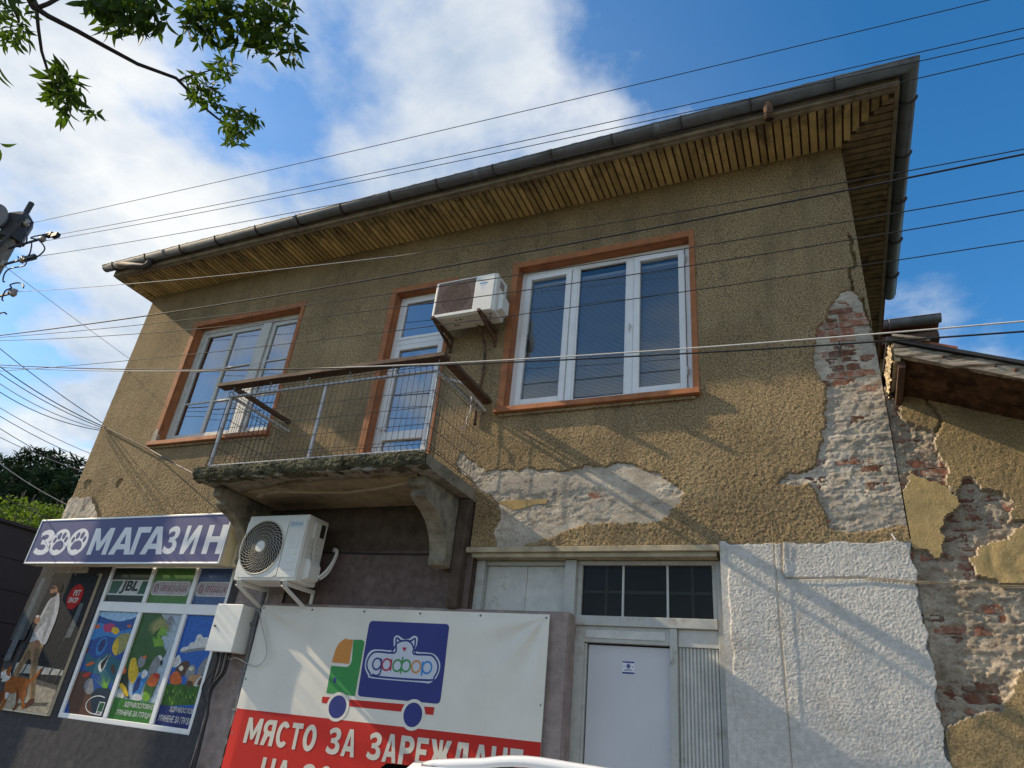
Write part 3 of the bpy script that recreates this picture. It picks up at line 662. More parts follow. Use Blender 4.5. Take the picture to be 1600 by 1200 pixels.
# ---- ground floor walls
def ground_floor():
    def rough(name, x0, x1, z0, z1, res, y0, amp, s, m, skip=(), jag=0.0, extra=None):
        xs = axis(x0, x1, res, [c for k in skip for c in k[:2]]); zs = axis(z0, z1, res, [c for k in skip for c in k[2:]])
        X, Z = np.meshgrid(xs, zs, indexing='ij')
        Y = y0-amp*(fbm(X, Z, s, 3, 0.6, 11.0+x0)-0.3)-min(amp*0.8, .006)*(fbm(X, Z, 2.2, 3, 0.5, 2.0)-0.5)
        if extra: Y = extra(X, Z, Y)
        XC, ZC = np.meshgrid((xs[:-1]+xs[1:])/2, (zs[:-1]+zs[1:])/2, indexing='ij'); keep = np.ones(XC.shape, bool)
        for a, b_, c, e in skip: keep &= ~((XC > a) & (XC < b_) & (ZC > c) & (ZC < e))
        Xo = X.copy()
        return grid_obj(name, xs, zs, Y, keep, m, house)
    def wext(X, Z, Y):
        d = segdist(X, Z, wz([(1222,835),(1222,900),(1226,905),(1355,903)])); Y = np.where(d < 0.007, Y+0.012, Y)
        d = segdist(X, Z, wz([(1207,815),(1213,905),(1238,1200)])); Y = np.where(d < 0.005, Y+0.006, Y)
        edge = 0.64+0.03*(fbm(X*0, Z, 9, 3, 0.6, 3.0)-0.5)*2
        Y = np.where(X > edge, 0.05, Y)                     # ragged broken edge of the coat
        Y = np.where((Z > 3.235+0.05*(fbm(X, Z*0, 8, 3, 0.6, 9.)-0.5)), 0.004, Y)
        Y = np.where((X < -0.74+0.05*(fbm(X*0, Z, 7, 3, 0.6, 5.)-0.5)), -0.006, Y)
        return Y
    lab(rough('roughcast_wall', -0.80, 0.665, 0, 3.26, 0.0062, -0.014, 0.0080, 105, MT['white_rough'], extra=wext), 'white roughcast wall beside the door')
    lab(rough('render_panel', -6.32, -3.22, 2.0, 3.70, 0.025, 0.03, 0.012, 14, MT['dark_render']), 'dark brown wall under the balcony')
    lab(rough('shop_wall', XL, -6.12, 0, 3.3, 0.03, 0.0, 0.008, 24, MT['anthracite'], [(-8.42, -6.27, 1.27, 3.07)]), 'anthracite shop wall')
    lab(rough('plaster_pier', -6.12, -5.45, 0, 3.05, 0.016, -0.012, 0.022, 16, MT['mauve']), 'flaking mauve pier between shop and banner')
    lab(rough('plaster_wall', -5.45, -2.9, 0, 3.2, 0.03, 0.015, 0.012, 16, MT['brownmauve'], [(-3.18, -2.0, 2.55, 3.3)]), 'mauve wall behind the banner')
    b = MB(); P = [(-4.6, 3.17), (-3.22, 3.17), (-3.22, 3.2), (-4.0, 3.198), (-4.6, 3.19)]
    b.tube([(-5.5, 0.0, 3.2), (-4.9, 0.0, 3.185), (-4.2, 0.0, 3.17), (-3.5, 0.0, 3.16), (-3.25, 0.0, 3.17)], 0.009, 5); b.build('wall_cable', MT['cable'], house)
    # blocking wall that carries the banner, a step proud of the facade
    xs = axis(-5.68, -2.125, 0.02); zs = axis(0, 2.62, 0.02); X, Z = np.meshgrid(xs, zs, indexing='ij')
    Y = -0.055-0.012*(fbm(X, Z, 16, 3, 0.6, 4.0)-0.5)-0.006*(fbm(X, Z, 3, 3, 0.6, 1.0))
    bw = grid_obj('infill_wall', xs, zs, Y, np.ones((len(xs)-1, len(zs)-1), bool), MT['mauve'], house); lab(bw, 'mauve infill wall under the blind transom')
    b = MB(); b.box(-5.69, -2.115, -0.045, 0.3, 0, 2.628, None); b.build('infill_core', MT['mauve'], bw, bevel=0.012)
    # corner mass of the wall beside the niche
    b = MB(); b.box(-0.80, XR-0.26, 0.02, 0.5, 0, 3.24); b.build('wall_core', MT['mortar'], house)
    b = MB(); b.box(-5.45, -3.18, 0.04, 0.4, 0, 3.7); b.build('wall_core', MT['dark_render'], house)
    b = MB(); b.box(-6.25, -5.46, 0.02, 0.4, 0, 3.7); b.box(XL+.25, -8.43, 0.02, 0.4, 0, 3.7); b.box(-8.43, -6.25, 0.02, 0.4, 0, 1.26); b.box(-8.43, -6.25, 0.02, 0.4, 3.08, 3.7)
    b.build('wall_core', MT['anthracite'], house)
    b = MB(); b.box(-3.18, -0.81, 0.5, 0.6, 0, 3.2); b.box(-3.185, -0.8, 0.34, 0.6, 3.2, 3.54); b.build('niche_back', MT['room'], house)
    b = MB(); b.box(XL+.25, -5.6, 3.2, 3.3, 0, 3.54); b.build('partition', MT['room'], house)
ground_floor()

# ---- lintel over the shop door
b = MB(); b.box(-3.27, -0.80, -0.035, 0.34, 3.172, 3.225); b.box(-3.20, -0.83, 0.0, 0.33, 3.13, 3.172)
lab(b.build('lintel', MT['lintel'], house, bevel=0.006), 'thin cream lintel over the shop door')

# ---- upper windows
def frame_rect(b, x0, x1, z0, z1, w, y0, y1, m=None):
    b.box(x0, x0+w, y0, y1, z0, z1, m); b.box(x1-w, x1, y0, y1, z0, z1, m)
    b.box(x0+w, x1-w, y0, y1, z1-w, z1, m); b.box(x0+w, x1-w, y0, y1, z0, z0+w, m)
def surround(win, x0, x1, z0, z1, band, door=False, sill=True):
    b = MB()
    b.box(x0-band, x0, -0.014, 0.02, z0, z1+band); b.box(x1, x1+band*0.75, -0.014, 0.02, z0, z1+band); b.box(x0, x1, -0.014, 0.02, z1, z1+band)
    b.box(x0-0.001, x0+0.006, 0.02, 0.13, z0, z1); b.box(x1-0.006, x1+0.001, 0.02, 0.13, z0, z1); b.box(x0+0.006, x1-0.006, 0.02, 0.13, z1-0.006, z1+0.001)
    b.build('surround', MT['surround'], win, bevel=0.004)
    if sill:
        s = MB(); s.prism_x([(-0.07, z0-0.075), (-0.062, z0-0.012), (0.13, z0+0.006), (0.13, z0-0.08), (-0.01, z0-0.082)], x0-band-0.005, x1+band*0.75+0.01)
        so_ = s.build('sill', MT['surround'], win, bevel=0.006)
        t = MB(); t.box(x0-band+0.03, x1+band*0.7-0.03, -0.03, 0.01, z0-0.115, z0-0.083); t.build('sill_moulding', MT['stucco'], so_, bevel=0.008)
def pane(b, x0, x1, z0, z1, y): b.add([(x0,y,z0),(x1,y,z0),(x1,y,z1),(x0,y,z1)], [(0,1,2,3)])

def window2():
    x0, x1, z0, z1 = WIN['w2']
    f = MB(); frame_rect(f, x0+0.006, x1-0.006, z0+0.004, z1-0.006, 0.062, 0.115, 0.185)
    f.box(-2.375, -2.30, 0.112, 0.18, 4.836, 6.612); f.box(-1.70, -1.625, 0.112, 0.18, 4.836, 6.612)
    win = f.build('window', MT['upvc'], house, bevel=0.006); lab(win, 'three part white plastic window with blinds')
    surround(win, x0, x1, z0, z1, 0.08)
    for a, c in ((-2.967, -2.375), (-1.625, -1.053)):
        s = MB(); frame_rect(s, a+0.004, c-0.004, 4.838, 6.608, 0.068, 0.095, 0.165); sa = s.build('sash', MT['upvc'], win, bevel=0.006)
        p = MB(); pane(p, a+0.065, c-0.065, 4.90, 6.545, 0.135); p.build('pane', MT['glass'], win, recalc=False)
    p = MB(); pane(p, -2.30, -1.70, 4.836, 6.612, 0.14); p.build('pane', MT['glass'], win, recalc=False)
    g = MB(); frame_rect(g, -2.30, -1.70, 4.836, 6.612, 0.022, 0.118, 0.15); g.build('glazing_bead', MT['upvc'], win, bevel=0.003)
    for a, c in ((-2.90, -2.44), (-2.28, -1.72), (-1.56, -1.12)):
        bl = MB(); z = 4.92
        while z < 6.5:
            bl.add([(a, 0.19, z), (c, 0.19, z), (c, 0.199, z+0.0142), (a, 0.199, z+0.0142)], [(0,1,2,3)]); z += 0.0165
        bl.box(a, c, 0.195, 0.225, 6.5, 6.53); kind(bl.build('blind', MT['blind'], win, recalc=False), 'stuff')
    h = MB(); h.box(-1.665, -1.655, 0.085, 0.112, 5.66, 5.70); h.box(-1.667, -1.653, 0.075, 0.085, 5.60, 5.70); h.build('handle', MT['galv'], win)
    for z in (4.99, 6.42):
        h = MB(); h.tube([(-1.045, 0.09, z), (-1.045, 0.09, z+0.09)], 0.009, 6); h.tube([(-1.045, 0.088, z+0.04), (-1.045, 0.088, z+0.05)], 0.014, 6); h.build('hinge', MT['galv'], win)
    for x in (-2.9, -2.42, -2.25, -1.7, -1.53, -1.08):
        h = MB(); h.box(x-0.014, x+0.014, 0.108, 0.116, 4.80, 4.812); h.build('drain_cap', MT['cable'], win)
    t = MB(); pts = [(-2.892, 5.79), (-2.885, 5.76), (-2.89, 5.72), (-2.862, 5.69), (-2.866, 5.62), (-2.895, 5.54)]
    t.add([(p[0], 0.132, p[1]) for p in pts]+[(-2.90, 0.132, 5.54), (-2.90, 0.132, 5.79)], [tuple(range(8))]); t.build('broken_corner', MT['carblack'], win, recalc=False)
window2()

def window1():
    x0, x1, z0, z1 = WIN['w1']
    f = MB(); frame_rect(f, x0+0.006, x1-0.006, z0+0.004, z1-0.006, 0.07, 0.12, 0.20); f.box(-7.18, -7.03, 0.10, 0.19, z0+0.07, z1-0.075)
    win = f.build('window', MT['oldwhite'], house, bevel=0.006); lab(win, 'old wooden window with flaking white glazing bars')
    surround(win, x0, x1, z0, z1, 0.085)
    zb = (5.42, 5.97)
    def sash(a, c, bars):
        s = MB(); frame_rect(s, a, c, z0+0.076, z1-0.08, 0.062, 0.13, 0.185)
        for q in bars: s.box(q-0.026, q+0.026, 0.128, 0.18, z0+0.138, z1-0.142)
        sa = s.build('sash', MT['oldwhite'], win, bevel=0.005)
        cols = [a+0.062]+[v for q in bars for v in (q-0.026, q+0.026)]+[c-0.062]
        for i in range(0, len(cols), 2):
            for zz in zb:
                g = MB(); g.box(cols[i], cols[i+1], 0.135, 0.165, zz-0.012, zz+0.012); g.build('glazing_bar', MT['oldwhite'], win, bevel=0.003)
            zl = [z0+0.138, zb[0], zb[1], z1-0.142]
            for j in range(3):
                p = MB(); yy = 0.15+random.uniform(-.002, .002); pane(p, cols[i], cols[i+1], zl[j]+0.002, zl[j+1]-0.002, yy)
                t = random.uniform(-.004, .004); p.v = [(v[0], v[1]+t*(v[2]-zl[j])*3, v[2]) for v in p.v]
                p.build('pane', MT['glass_old'], win, recalc=False)
    sash(-8.372, -7.185, [-7.775]); sash(-7.025, -6.498, [])
    for a, c in ((-7.72, -7.22), (-7.0, -6.55), (-8.33, -8.12)):
        cu = MB(); n = 40; vs = []; 
        for i in range(n+1):
            x = a+(c-a)*i/n; y = 0.27+0.02*math.sin(i*1.15)+0.008*math.sin(i*2.7)
            vs += [(x, y, z0+0.05), (x, y, z1-0.1)]
        cu.add(vs, [(2*i, 2*i+2, 2*i+3, 2*i+1) for i in range(n)]); cu.build('curtain', MT['curtain'], win, smooth=True, recalc=False)
    # broken foot of the surround, bare mortar
    q = MB(); q.prism_y([(-8.54, 4.78), (-8.44, 4.78), (-8.445, 4.87), (-8.46, 4.95), (-8.50, 4.99), (-8.53, 4.93), (-8.545, 4.86)], -0.019, 0.03); q.build('broken_plaster', MT['mortar'], win)
window1()

def balcony_door():
    x0, x1, z0, z1 = WIN['door']
    f = MB(); frame_rect(f, x0+0.006, x1-0.006, z0, z1-0.006, 0.06, 0.12, 0.19); f.box(x0+0.066, x1-0.066, 0.118, 0.185, 5.885, 5.955)
    win = f.build('balcony_door', MT['upvc'], house, bevel=0.006); lab(win, 'white glazed door onto the balcony')
    surround(win, x0, x1, z0, z1, 0.08, sill=False)
    s = MB(); frame_rect(s, x0+0.068, x1-0.068, z0+0.03, 5.875, 0.075, 0.105, 0.17); s.box(x0+0.143, x1-0.143, 0.107, 0.168, 4.55, 4.66); s.build('door_leaf', MT['upvc'], win, bevel=0.006)
    s = MB(); frame_rect(s, x0+0.066, x1-0.066, 5.957, z1-0.066, 0.045, 0.112, 0.165); s.build('sash', MT['upvc'], win, bevel=0.005)
    for a, c in ((5.99, 6.53), (4.66, 5.80), (z0+0.105, 4.55)):
        p = MB(); pane(p, x0+0.11, x1-0.11, a, c, 0.14); p.build('pane', MT['glass_old'], win, recalc=False)
    h = MB(); h.box(x0+0.10, x0+0.12, 0.06, 0.107, 4.68, 4.70); h.box(x0+0.10, x0+0.22, 0.05, 0.064, 4.675, 4.70); h.build('handle', MT['upvc'], win, bevel=0.004)
    cu = MB(); vs = []
    for i in range(31):
        x = x0+0.1+0.65*i/30; vs += [(x, 0.3+0.02*math.sin(i*1.3), 3.95), (x, 0.3+0.02*math.sin(i*1.3), 5.8)]
    cu.add(vs, [(2*i, 2*i+2, 2*i+3, 2*i+1) for i in range(30)]); cu.build('curtain', MT['curtain'], win, smooth=True, recalc=False)
balcony_door()

# ---- eaves
YE = -0.64; XRE = 1.14; XLE = -9.98
def eaves():
    sf = MB(); sf.box(XLE+0.02, XRE-0.02, YE+0.02, 8.6, ZT+0.012, ZT+0.03); sof = sf.build('soffit', MT['darkwood'], house); lab(sof, 'boarded ochre soffit with dirty worn boards')
    side = mat('dirty_shaded_board', (0.27, 0.19, 0.10), 0.85, 0.3, 9, (0.10, 0.07, 0.045), 6, 0.5, 0.68, 0.3, 60, 0.003, rnd=0.3)  # old dirty wood, with the shade of the right eave put into its colour
    def board(cx, cy, L, w, along):
        b = MB(); d = random.uniform(0.0, 0.006)
        h = 0.016
        if along == 'y': b.add(*chamfer_box(cx-w/2, cx+w/2, cy-L/2, cy+L/2, ZT-0.012-d, ZT+0.011))
        else: b.add(*chamfer_box(cx-L/2, cx+L/2, cy-w/2, cy+w/2, ZT-0.012-d, ZT+0.011))
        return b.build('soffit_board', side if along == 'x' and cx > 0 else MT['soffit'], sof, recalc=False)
    def chamfer_box(x0, x1, y0, y1, z0, z1):
        c = 0.005
        vs = [(x0+c,y0+c,z0),(x1-c,y0+c,z0),(x1-c,y1-c,z0),(x0+c,y1-c,z0),(x0,y0,z0+c),(x1,y0,z0+c),(x1,y1,z0+c),(x0,y1,z0+c),(x0,y0,z1),(x1,y0,z1),(x1,y1,z1),(x0,y1,z1)]
        return vs, [(0,3,2,1),(0,1,5,4),(1,2,6,5),(2,3,7,6),(3,0,4,7),(4,5,9,8),(5,6,10,9),(6,7,11,10),(7,4,8,11)]
    # front run; the boards meet the side runs on a mitre
    x = XLE+0.03
    while x < XRE-0.03:
        w = random.uniform(0.074, 0.090); cx = x+w/2
        y0 = YE+0.02; y1 = 0.03
        if cx > XR: y1 = 0.0-(cx-XR)*(0.62/0.5)
        if cx < XL: y1 = 0.0-(XL-cx)*(0.62/0.19)
        if y1-y0 > 0.03: board(cx, (y0+y1)/2, y1-y0, w-0.019, 'y')
        x += w
    y = YE+0.03
    while y < 6.2:
        w = random.uniform(0.085, 0.105); cy = y+w/2
        x0 = XR if cy > 0 else XR+(-cy)*(0.5/0.62); x1 = XRE-0.02
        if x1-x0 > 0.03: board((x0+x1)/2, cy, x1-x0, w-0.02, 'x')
        if cy < 3.2:
            xx1 = XL if cy > 0 else XL-(-cy)*(0.19/0.62); xx0 = XLE+0.01
            if xx1-xx0 > 0.03: board((xx0+xx1)/2, cy, xx1-xx0, w-0.012, 'x')
        y += w
    f = MB(); f.box(XLE, XRE+0.02, YE-0.02, YE+0.02, ZT-0.015, ZT+0.13); lab(f.build('fascia', MT['fascia'], house, bevel=0.004), 'weathered front fascia board')
    f = MB(); f.box(XLE+0.05, XRE-0.02, YE+0.022, YE+0.06, ZT-0.03, ZT+0.006); f.build('fascia_batten', MT['fascia'], house, bevel=0.003)
    f = MB(); f.box(XRE-0.02, XRE+0.02, YE+0.02, 8.5, ZT-0.02, ZT+0.13); f.build('fascia', MT['fascia'], house, bevel=0.004)
    f = MB(); f.box(XLE, XLE+0.03, YE+0.02, 8.5, ZT-0.02, ZT+0.12); f.build('fascia', MT['fascia'], house, bevel=0.004)
    # half round gutters
    def half(r, n=12): return [(math.cos(t)*r, math.sin(t)*r) for t in [math.pi+math.pi*k/n for k in range(n+1)]]
    gz = ZT+0.115; gy = YE-0.105; r = 0.074; pr = half(r)
    def gut(p0, p1, ax, m0=0.0, m1=0.0):
        b = MB(); vs = []; fs = []; n = len(pr)
        for e, p in ((0, p0), (1, p1)):
            for k, (c, s) in enumerate(pr):
                q = list(p); q[1 if ax == 'x' else 0] += c; q[2] += s
                sh = (m0 if e == 0 else m1)*c
                q[0 if ax == 'x' else 1] += sh; vs.append(tuple(q))
        for k in range(n-1): fs.append((k, k+1, n+k+1, n+k))
        b.add(vs, fs); return b
    xg = XRE+0.115
    b = gut((-10.10, gy, gz), (xg, gy, gz), 'x', 0, -1.0)
    b.tube([(-10.10, gy-r, gz), (xg+r, gy-r, gz)], 0.010, 6); b.add([(-10.10, gy+c, gz+s) for c, s in pr], [tuple(range(len(pr)))])
    g = b.build('gutter', MT['gutter'], house, smooth=True); lab(g, 'long grey half round gutter along the front eave')
    md = g.modifiers.new('thick', 'SOLIDIFY'); md.thickness = 0.004
    b = gut((xg, gy, gz), (xg, 3.2, gz), 'y', -1.0, 0)
    b.tube([(xg+r, gy-r, gz), (xg+r, 3.2, gz)], 0.010, 6); g2 = b.build('gutter', MT['gutter'], house, smooth=True); lab(g2, 'short gutter down the right hand eave')
    g2.modifiers.new('thick', 'SOLIDIFY').thickness = 0.004
    def bracket(p, ax, par):
        b = MB(); pts = []
        for c, s in half(r+0.005, 8): pts.append((p[0], p[1]+c, p[2]+s) if ax == 'x' else (p[0]+c, p[1], p[2]+s))
        for a, c in zip(pts[:-1], pts[1:]): b.bar(a, c, 0.042, 0.009, None, (1,0,0) if ax == 'x' else (0,1,0))
        return b.build('gutter_bracket', MT['gutter_iron'], par)
    x = -9.85
    while x < 1.2: bracket((x, gy, gz), 'x', g); x += 0.735+random.uniform(-.05, .05)
    for y in (-0.35, 0.4, 1.15, 1.9, 2.65): bracket((xg, y, gz), 'y', g2)
    # joints in the gutter
    for x in (-8.75, -6.2, -3.4, -1.2):
        b = gut((x, gy, gz-0.003), (x+0.07, gy, gz-0.003), 'x'); b.v = [(v[0], gy+(v[1]-gy)*1.03, gz+(v[2]-gz)*1.04) for v in b.v]; b.build('gutter_joint', MT['gutter'], g, smooth=True)
    # spouts
    s = MB(); a = W((1248, 150), -0.84); s.tube([(-0.03, gy, gz-0.05), (-0.03, gy-0.02, gz-0.14), (-0.03, gy+0.02, gz-0.26)], 0.048, 12, cap=False); o = s.build('spout', MT['rust'], g, smooth=True); o.modifiers.new('thick', 'SOLIDIFY').thickness = 0.005
    s = MB(); s.tube([(-9.05, gy, gz-0.06), (-9.05, gy, gz-0.17), (-9.12, gy-0.01, gz-0.20), (-9.62, gy-0.10, gz-0.10)], 0.05, 12, cap=False); o = s.build('spout', MT['gutter_iron'], g, smooth=True); o.modifiers.new('thick', 'SOLIDIFY').thickness = 0.005
    # roof
    rf = MB(); zr = ZT+0.15; a = [(XLE-0.06, YE-0.06, zr), (XRE+0.08, YE-0.06, zr), (XRE+0.08, 8.6, zr), (XLE-0.06, 8.6, zr), (-6.0, 4.0, zr+1.9), (-2.8, 4.0, zr+1.9)]
    rf.add(a, [(0,1,5,4), (1,2,5), (2,3,4,5), (3,0,4), (0,3,2,1)]); lab(rf.build('roof', MT['tile_red'], house), 'low tiled hip roof')
    # row of tile ends just showing over the gutter
    t0 = None
    for k in range(36):
        x = XLE+0.1+k*0.31
        if t0 is None: b = MB(); b.tube([(x, YE-0.10, zr+0.0), (x, YE+0.5, zr+0.16)], 0.07, 6); t0 = b.build('roof_tile', MT['tile_red'], bpy.data.objects['roof']); c0 = WLOC[t0.name].copy()
        else: put(t0.data, 'roof_tile', bpy.data.objects['roof'], (x, c0.y, c0.z))
eaves()

# ---- balcony
def balcony():
    X0, X1, YF, ZB, ZA = -6.16, -3.25, -1.02, 3.72, 3.845
    xs = np.linspace(X0, X1, 90); vs = []; fs = []
    # slab with a ragged front edge
    prof = [(0.0, 0), (0.3, 0), (0.6, 0), (1.0, 0), (1.0, .25), (1.0, .5), (1.0, .75), (1.0, 1.0), (0.8, 1.0), (0.5, 1.0), (0.0, 1.0)]
    n = len(prof)
    for i, x in enumerate(xs):
        for k, (t, h) in enumerate(prof):
            y = YF*t; z = ZA-(ZA-ZB)*h
            if t >= 0.8:
                y += (float(fbm(x*1.0, h+2.0, 6, 4, 0.6, 2.0))-0.5)*0.075*(1 if h > 0 else .4)
                z += (float(fbm(x, t*3+h*2, 8, 4, 0.65, 5.0))-0.5)*(0.075 if h >= .75 else 0.03)
            vs.append((x, y, z))
    for i in range(len(xs)-1):
        for k in range(n-1): fs.append((i*n+k, i*n+k+1, (i+1)*n+k+1, (i+1)*n+k))
    fs.append(tuple(range(n))); fs.append(tuple((len(xs)-1)*n+k for k in range(n-1, -1, -1)))
    b = MB(); b.add(vs, fs); bal = b.build('balcony', MT['concrete'], house); lab(bal, 'small concrete balcony with mossy crumbling edge')
    # mossy rotten lip along the front
    vs = []; fs = []; cp = [(-.985, .025), (-1.05, .012), (-1.062, -.03), (-1.055, -.075), (-1.035, -.112), (-.98, -.128), (-.90, -.125)]
    lip = []
    for (a, c), (d_, e) in zip(cp[:-1], cp[1:]):
        for k in range(4): lip.append((a+(d_-a)*k/4, c+(e-c)*k/4))
    n = len(lip); xs2 = np.linspace(X0-0.02, X1+0.01, 260)
    GX, GV = np.meshgrid(xs2, np.arange(n)*0.016, indexing='ij')
    d1 = (fbm(GX, GV, 21, 4, 0.72, 3.0)-.5)*0.045+(fbm(GX, GV, 5, 2, 0.5, 12.0)-.5)*.03; d2 = (fbm(GX, GV, 19, 4, 0.7, 27.0)-.5)*.045
    drop_ = np.maximum(0, fbm(GX, GV*0, 7, 3, .6, 44.)-.55)*.07
    for i, x in enumerate(xs2):
        for k, (y, z) in enumerate(lip):
            t = k/(n-1); vs.append((x, y-d1[i, k], ZA+z+d2[i, k]*(.25+.75*t)-drop_[i, k]*t))
    for i in range(len(xs2)-1):
        for k in range(n-1): fs.append((i*n+k, i*n+k+1, (i+1)*n+k+1, (i+1)*n+k))
    b = MB(); b.add(vs, fs); b.build('crumbling_edge', MT['mossy'], bal)
    # yellowed plaster underneath with a step that has fallen away
    vs = []; fs = []; N = 60
    for i in range(N+1):
        x = X0+0.28+(X1-X0-0.48)*i/N
        f = -0.86+0.10*float(fbm(x, 1.0, 2.2, 3, 0.5, 4.0))+0.22*max(0, (-5.0-x))
        vs += [(x, -0.01, ZB-0.03), (x, f, ZB-0.02), (x, f-0.004, ZB+0.012)]
    for i in range(N): fs += [(3*i, 3*i+3, 3*i+4, 3*i+1), (3*i+1, 3*i+4, 3*i+5, 3*i+2)]
    b = MB(); b.add(vs, fs); b.build('underside_plaster', MT['yellow_soffit'], bal)
    b = MB(); P = [(-5.75, -0.50), (-5.6, -0.60), (-5.3, -0.645), (-4.9, -0.56), (-4.5, -0.52), (-4.0, -0.60), (-3.55, -0.72), (-3.56, -0.69), (-4.0, -0.56), (-4.5, -0.48), (-4.9, -0.515), (-5.3, -0.605), (-5.58, -0.56), (-5.70, -0.46)]
    b.add([(p[0], p[1], ZB-0.034) for p in P]+[(p[0], p[1], ZB-0.02) for p in P], [tuple(range(14))]+[(i, (i+1) % 14, 14+(i+1) % 14, 14+i) for i in range(14)]); b.build('plaster_crack', MT['lintel'], bal)
    # corbels
    prof = [(0.02, 3.72), (-0.80, 3.72), (-0.81, 3.62), (-0.72, 3.60), (-0.735, 3.54), (-0.66, 3.50), (-0.52, 3.455), (-0.40, 3.39), (-0.31, 3.30), (-0.25, 3.20), (-0.225, 3.10), (-0.235, 3.04), (-0.215, 3.0), (-0.10, 2.99), (0.02, 3.03)]
    for a, c in ((-3.56, -3.375), (-6.09, -5.95)):
        b = MB(); b.prism_x(prof, a, c); b.build('corbel', MT['concrete'], bal, bevel=0.015)
    b = MB(); b.box(-3.37, -3.25, -0.10, 0.03, 2.62, 3.72); b.build('wall_pilaster', MT['dark_render'], bal, bevel=0.015)
    # railing
    yr = -1.0; zt = 4.735; xa, xb = -6.03, -3.30
    for x in (xa, -4.67, xb):
        b = MB(); b.bar((x, yr, ZA+0.0), (x, yr, zt), 0.028, 0.028, None, (0,1,0)); b.build('post', MT['galv'], bal)
    for a, c in (((xa, yr, zt), (xb, yr, zt)), ((xa, yr, ZA+0.035), (xb, yr, ZA+0.035)), ((xa, yr, zt), (xa, 0, zt)), ((xb, yr+0.05, zt), (xb, 0, zt))):
        b = MB(); b.bar(a, c, 0.026, 0.026); b.build('rail', MT['galv'], bal)
    # boards laid on top as handrail
    def plank(a, c, w, h, l):
        b = MB(); A = Vector(a); D = Vector(c)-A; N = 10; d = D.normalized(); s = Vector((0,0,1)).cross(d).normalized()
        for k in range(N+1):
            p = A+D*(k/N); wv = (random.random()-.5)*.012
            vs_ = [p+s*(-w/2+wv), p+s*(w/2+wv), p+s*(w/2+wv)+Vector((0,0,h)), p+s*(-w/2+wv)+Vector((0,0,h))]
            b.add(vs_, [])
        for k in range(N):
            for q in range(4): b.f.append((k*4+q, k*4+(q+1) % 4, (k+1)*4+(q+1) % 4, (k+1)*4+q)); b.m.append(0)
        b.f.append((0,1,2,3)); b.m.append(0); b.f.append((N*4+3, N*4+2, N*4+1, N*4)); b.m.append(0)
        o = b.build('handrail', MT['darkwood'], bal); lab(o, l); return o
    plank((-6.24, yr-0.01, 4.86), (-3.21, yr-0.01, 4.86), 0.125, 0.042, 'front handrail board')
    plank((-6.08, yr+0.06, 4.856), (-6.08, 0.0, 4.856), 0.07, 0.035, 'left handrail board')
    plank((-3.24, yr+0.08, 4.845), (-3.24, 0.0, 4.845), 0.11, 0.04, 'right handrail board')
    for x in np.linspace(xa, xb, 6):
        b = MB(); b.tube([(x, yr, zt), (x+.01, yr-.01, zt+.05), (x, yr, 4.86)], 0.008, 5); b.build('strut', MT['galv'], bal)
    # welded mesh with two pinched rows
    def mesh_panel(p, q, z0, z1, name='wire_panel', out=(0,-1,0)):
        b = MB(); p = Vector(p); q = Vector(q); d = q-p; L = d.length; n = int(L/0.066); o = Vector(out)
        pin = [z0+0.10, z1-0.10]
        zl = [(z0, 0), (z0+0.07, 0), (z0+0.10, 0.028), (z0+0.13, 0), (z1-0.13, 0), (z1-0.10, 0.028), (z1-0.07, 0), (z1, 0)]
        for k in range(n+1):
            base = p+d*(k/n)
            b.tube([base+o*f+Vector((0,0,z)) for z, f in zl], 0.0031, 4, cap=False)
        for z, f in ((z0+0.05, 0), (z0+0.10, .028), (z0+0.15, 0), (z0+0.32, 0), (z0+0.50, 0), (z0+0.68, 0), (z1-0.15, 0), (z1-0.10, .028), (z1-0.05, 0), (z1-0.005, 0)):
            b.tube([p+o*f+Vector((0,0,z)), q+o*f+Vector((0,0,z))], 0.0034, 4, cap=False)
        return b.build(name, MT['wire'], bal, recalc=False)
    mesh_panel((xa-0.02, yr-0.02, 0), (xb+0.02, yr-0.02, 0), ZA-0.02, 4.87)
    mesh_panel((xb+0.025, yr-0.02, 0), (xb+0.025, -0.05, 0), ZA-0.05, 4.80, out=(1,0,0))
    mesh_panel((xa-0.025, yr-0.02, 0), (xa-0.025, -0.05, 0), ZA-0.05, 4.80, out=(-1,0,0))
    b = MB(); b.tube([W((690,590), -0.55), W((723,598), -0.45), (-3.24, -0.02, 4.74)], 0.014, 6); b.build('bar', MT['galv'], bal)
    # loose wire end hanging at the wall
    b = MB(); b.tube([(-3.42, -0.06, 4.93), (-3.40, -0.07, 4.75), (-3.43, -0.08, 4.62), (-3.40, -0.10, 4.55), (-3.48, -0.12, 4.50)], 0.007, 5); b.build('hose_end', MT['galv'], bal)
balcony()

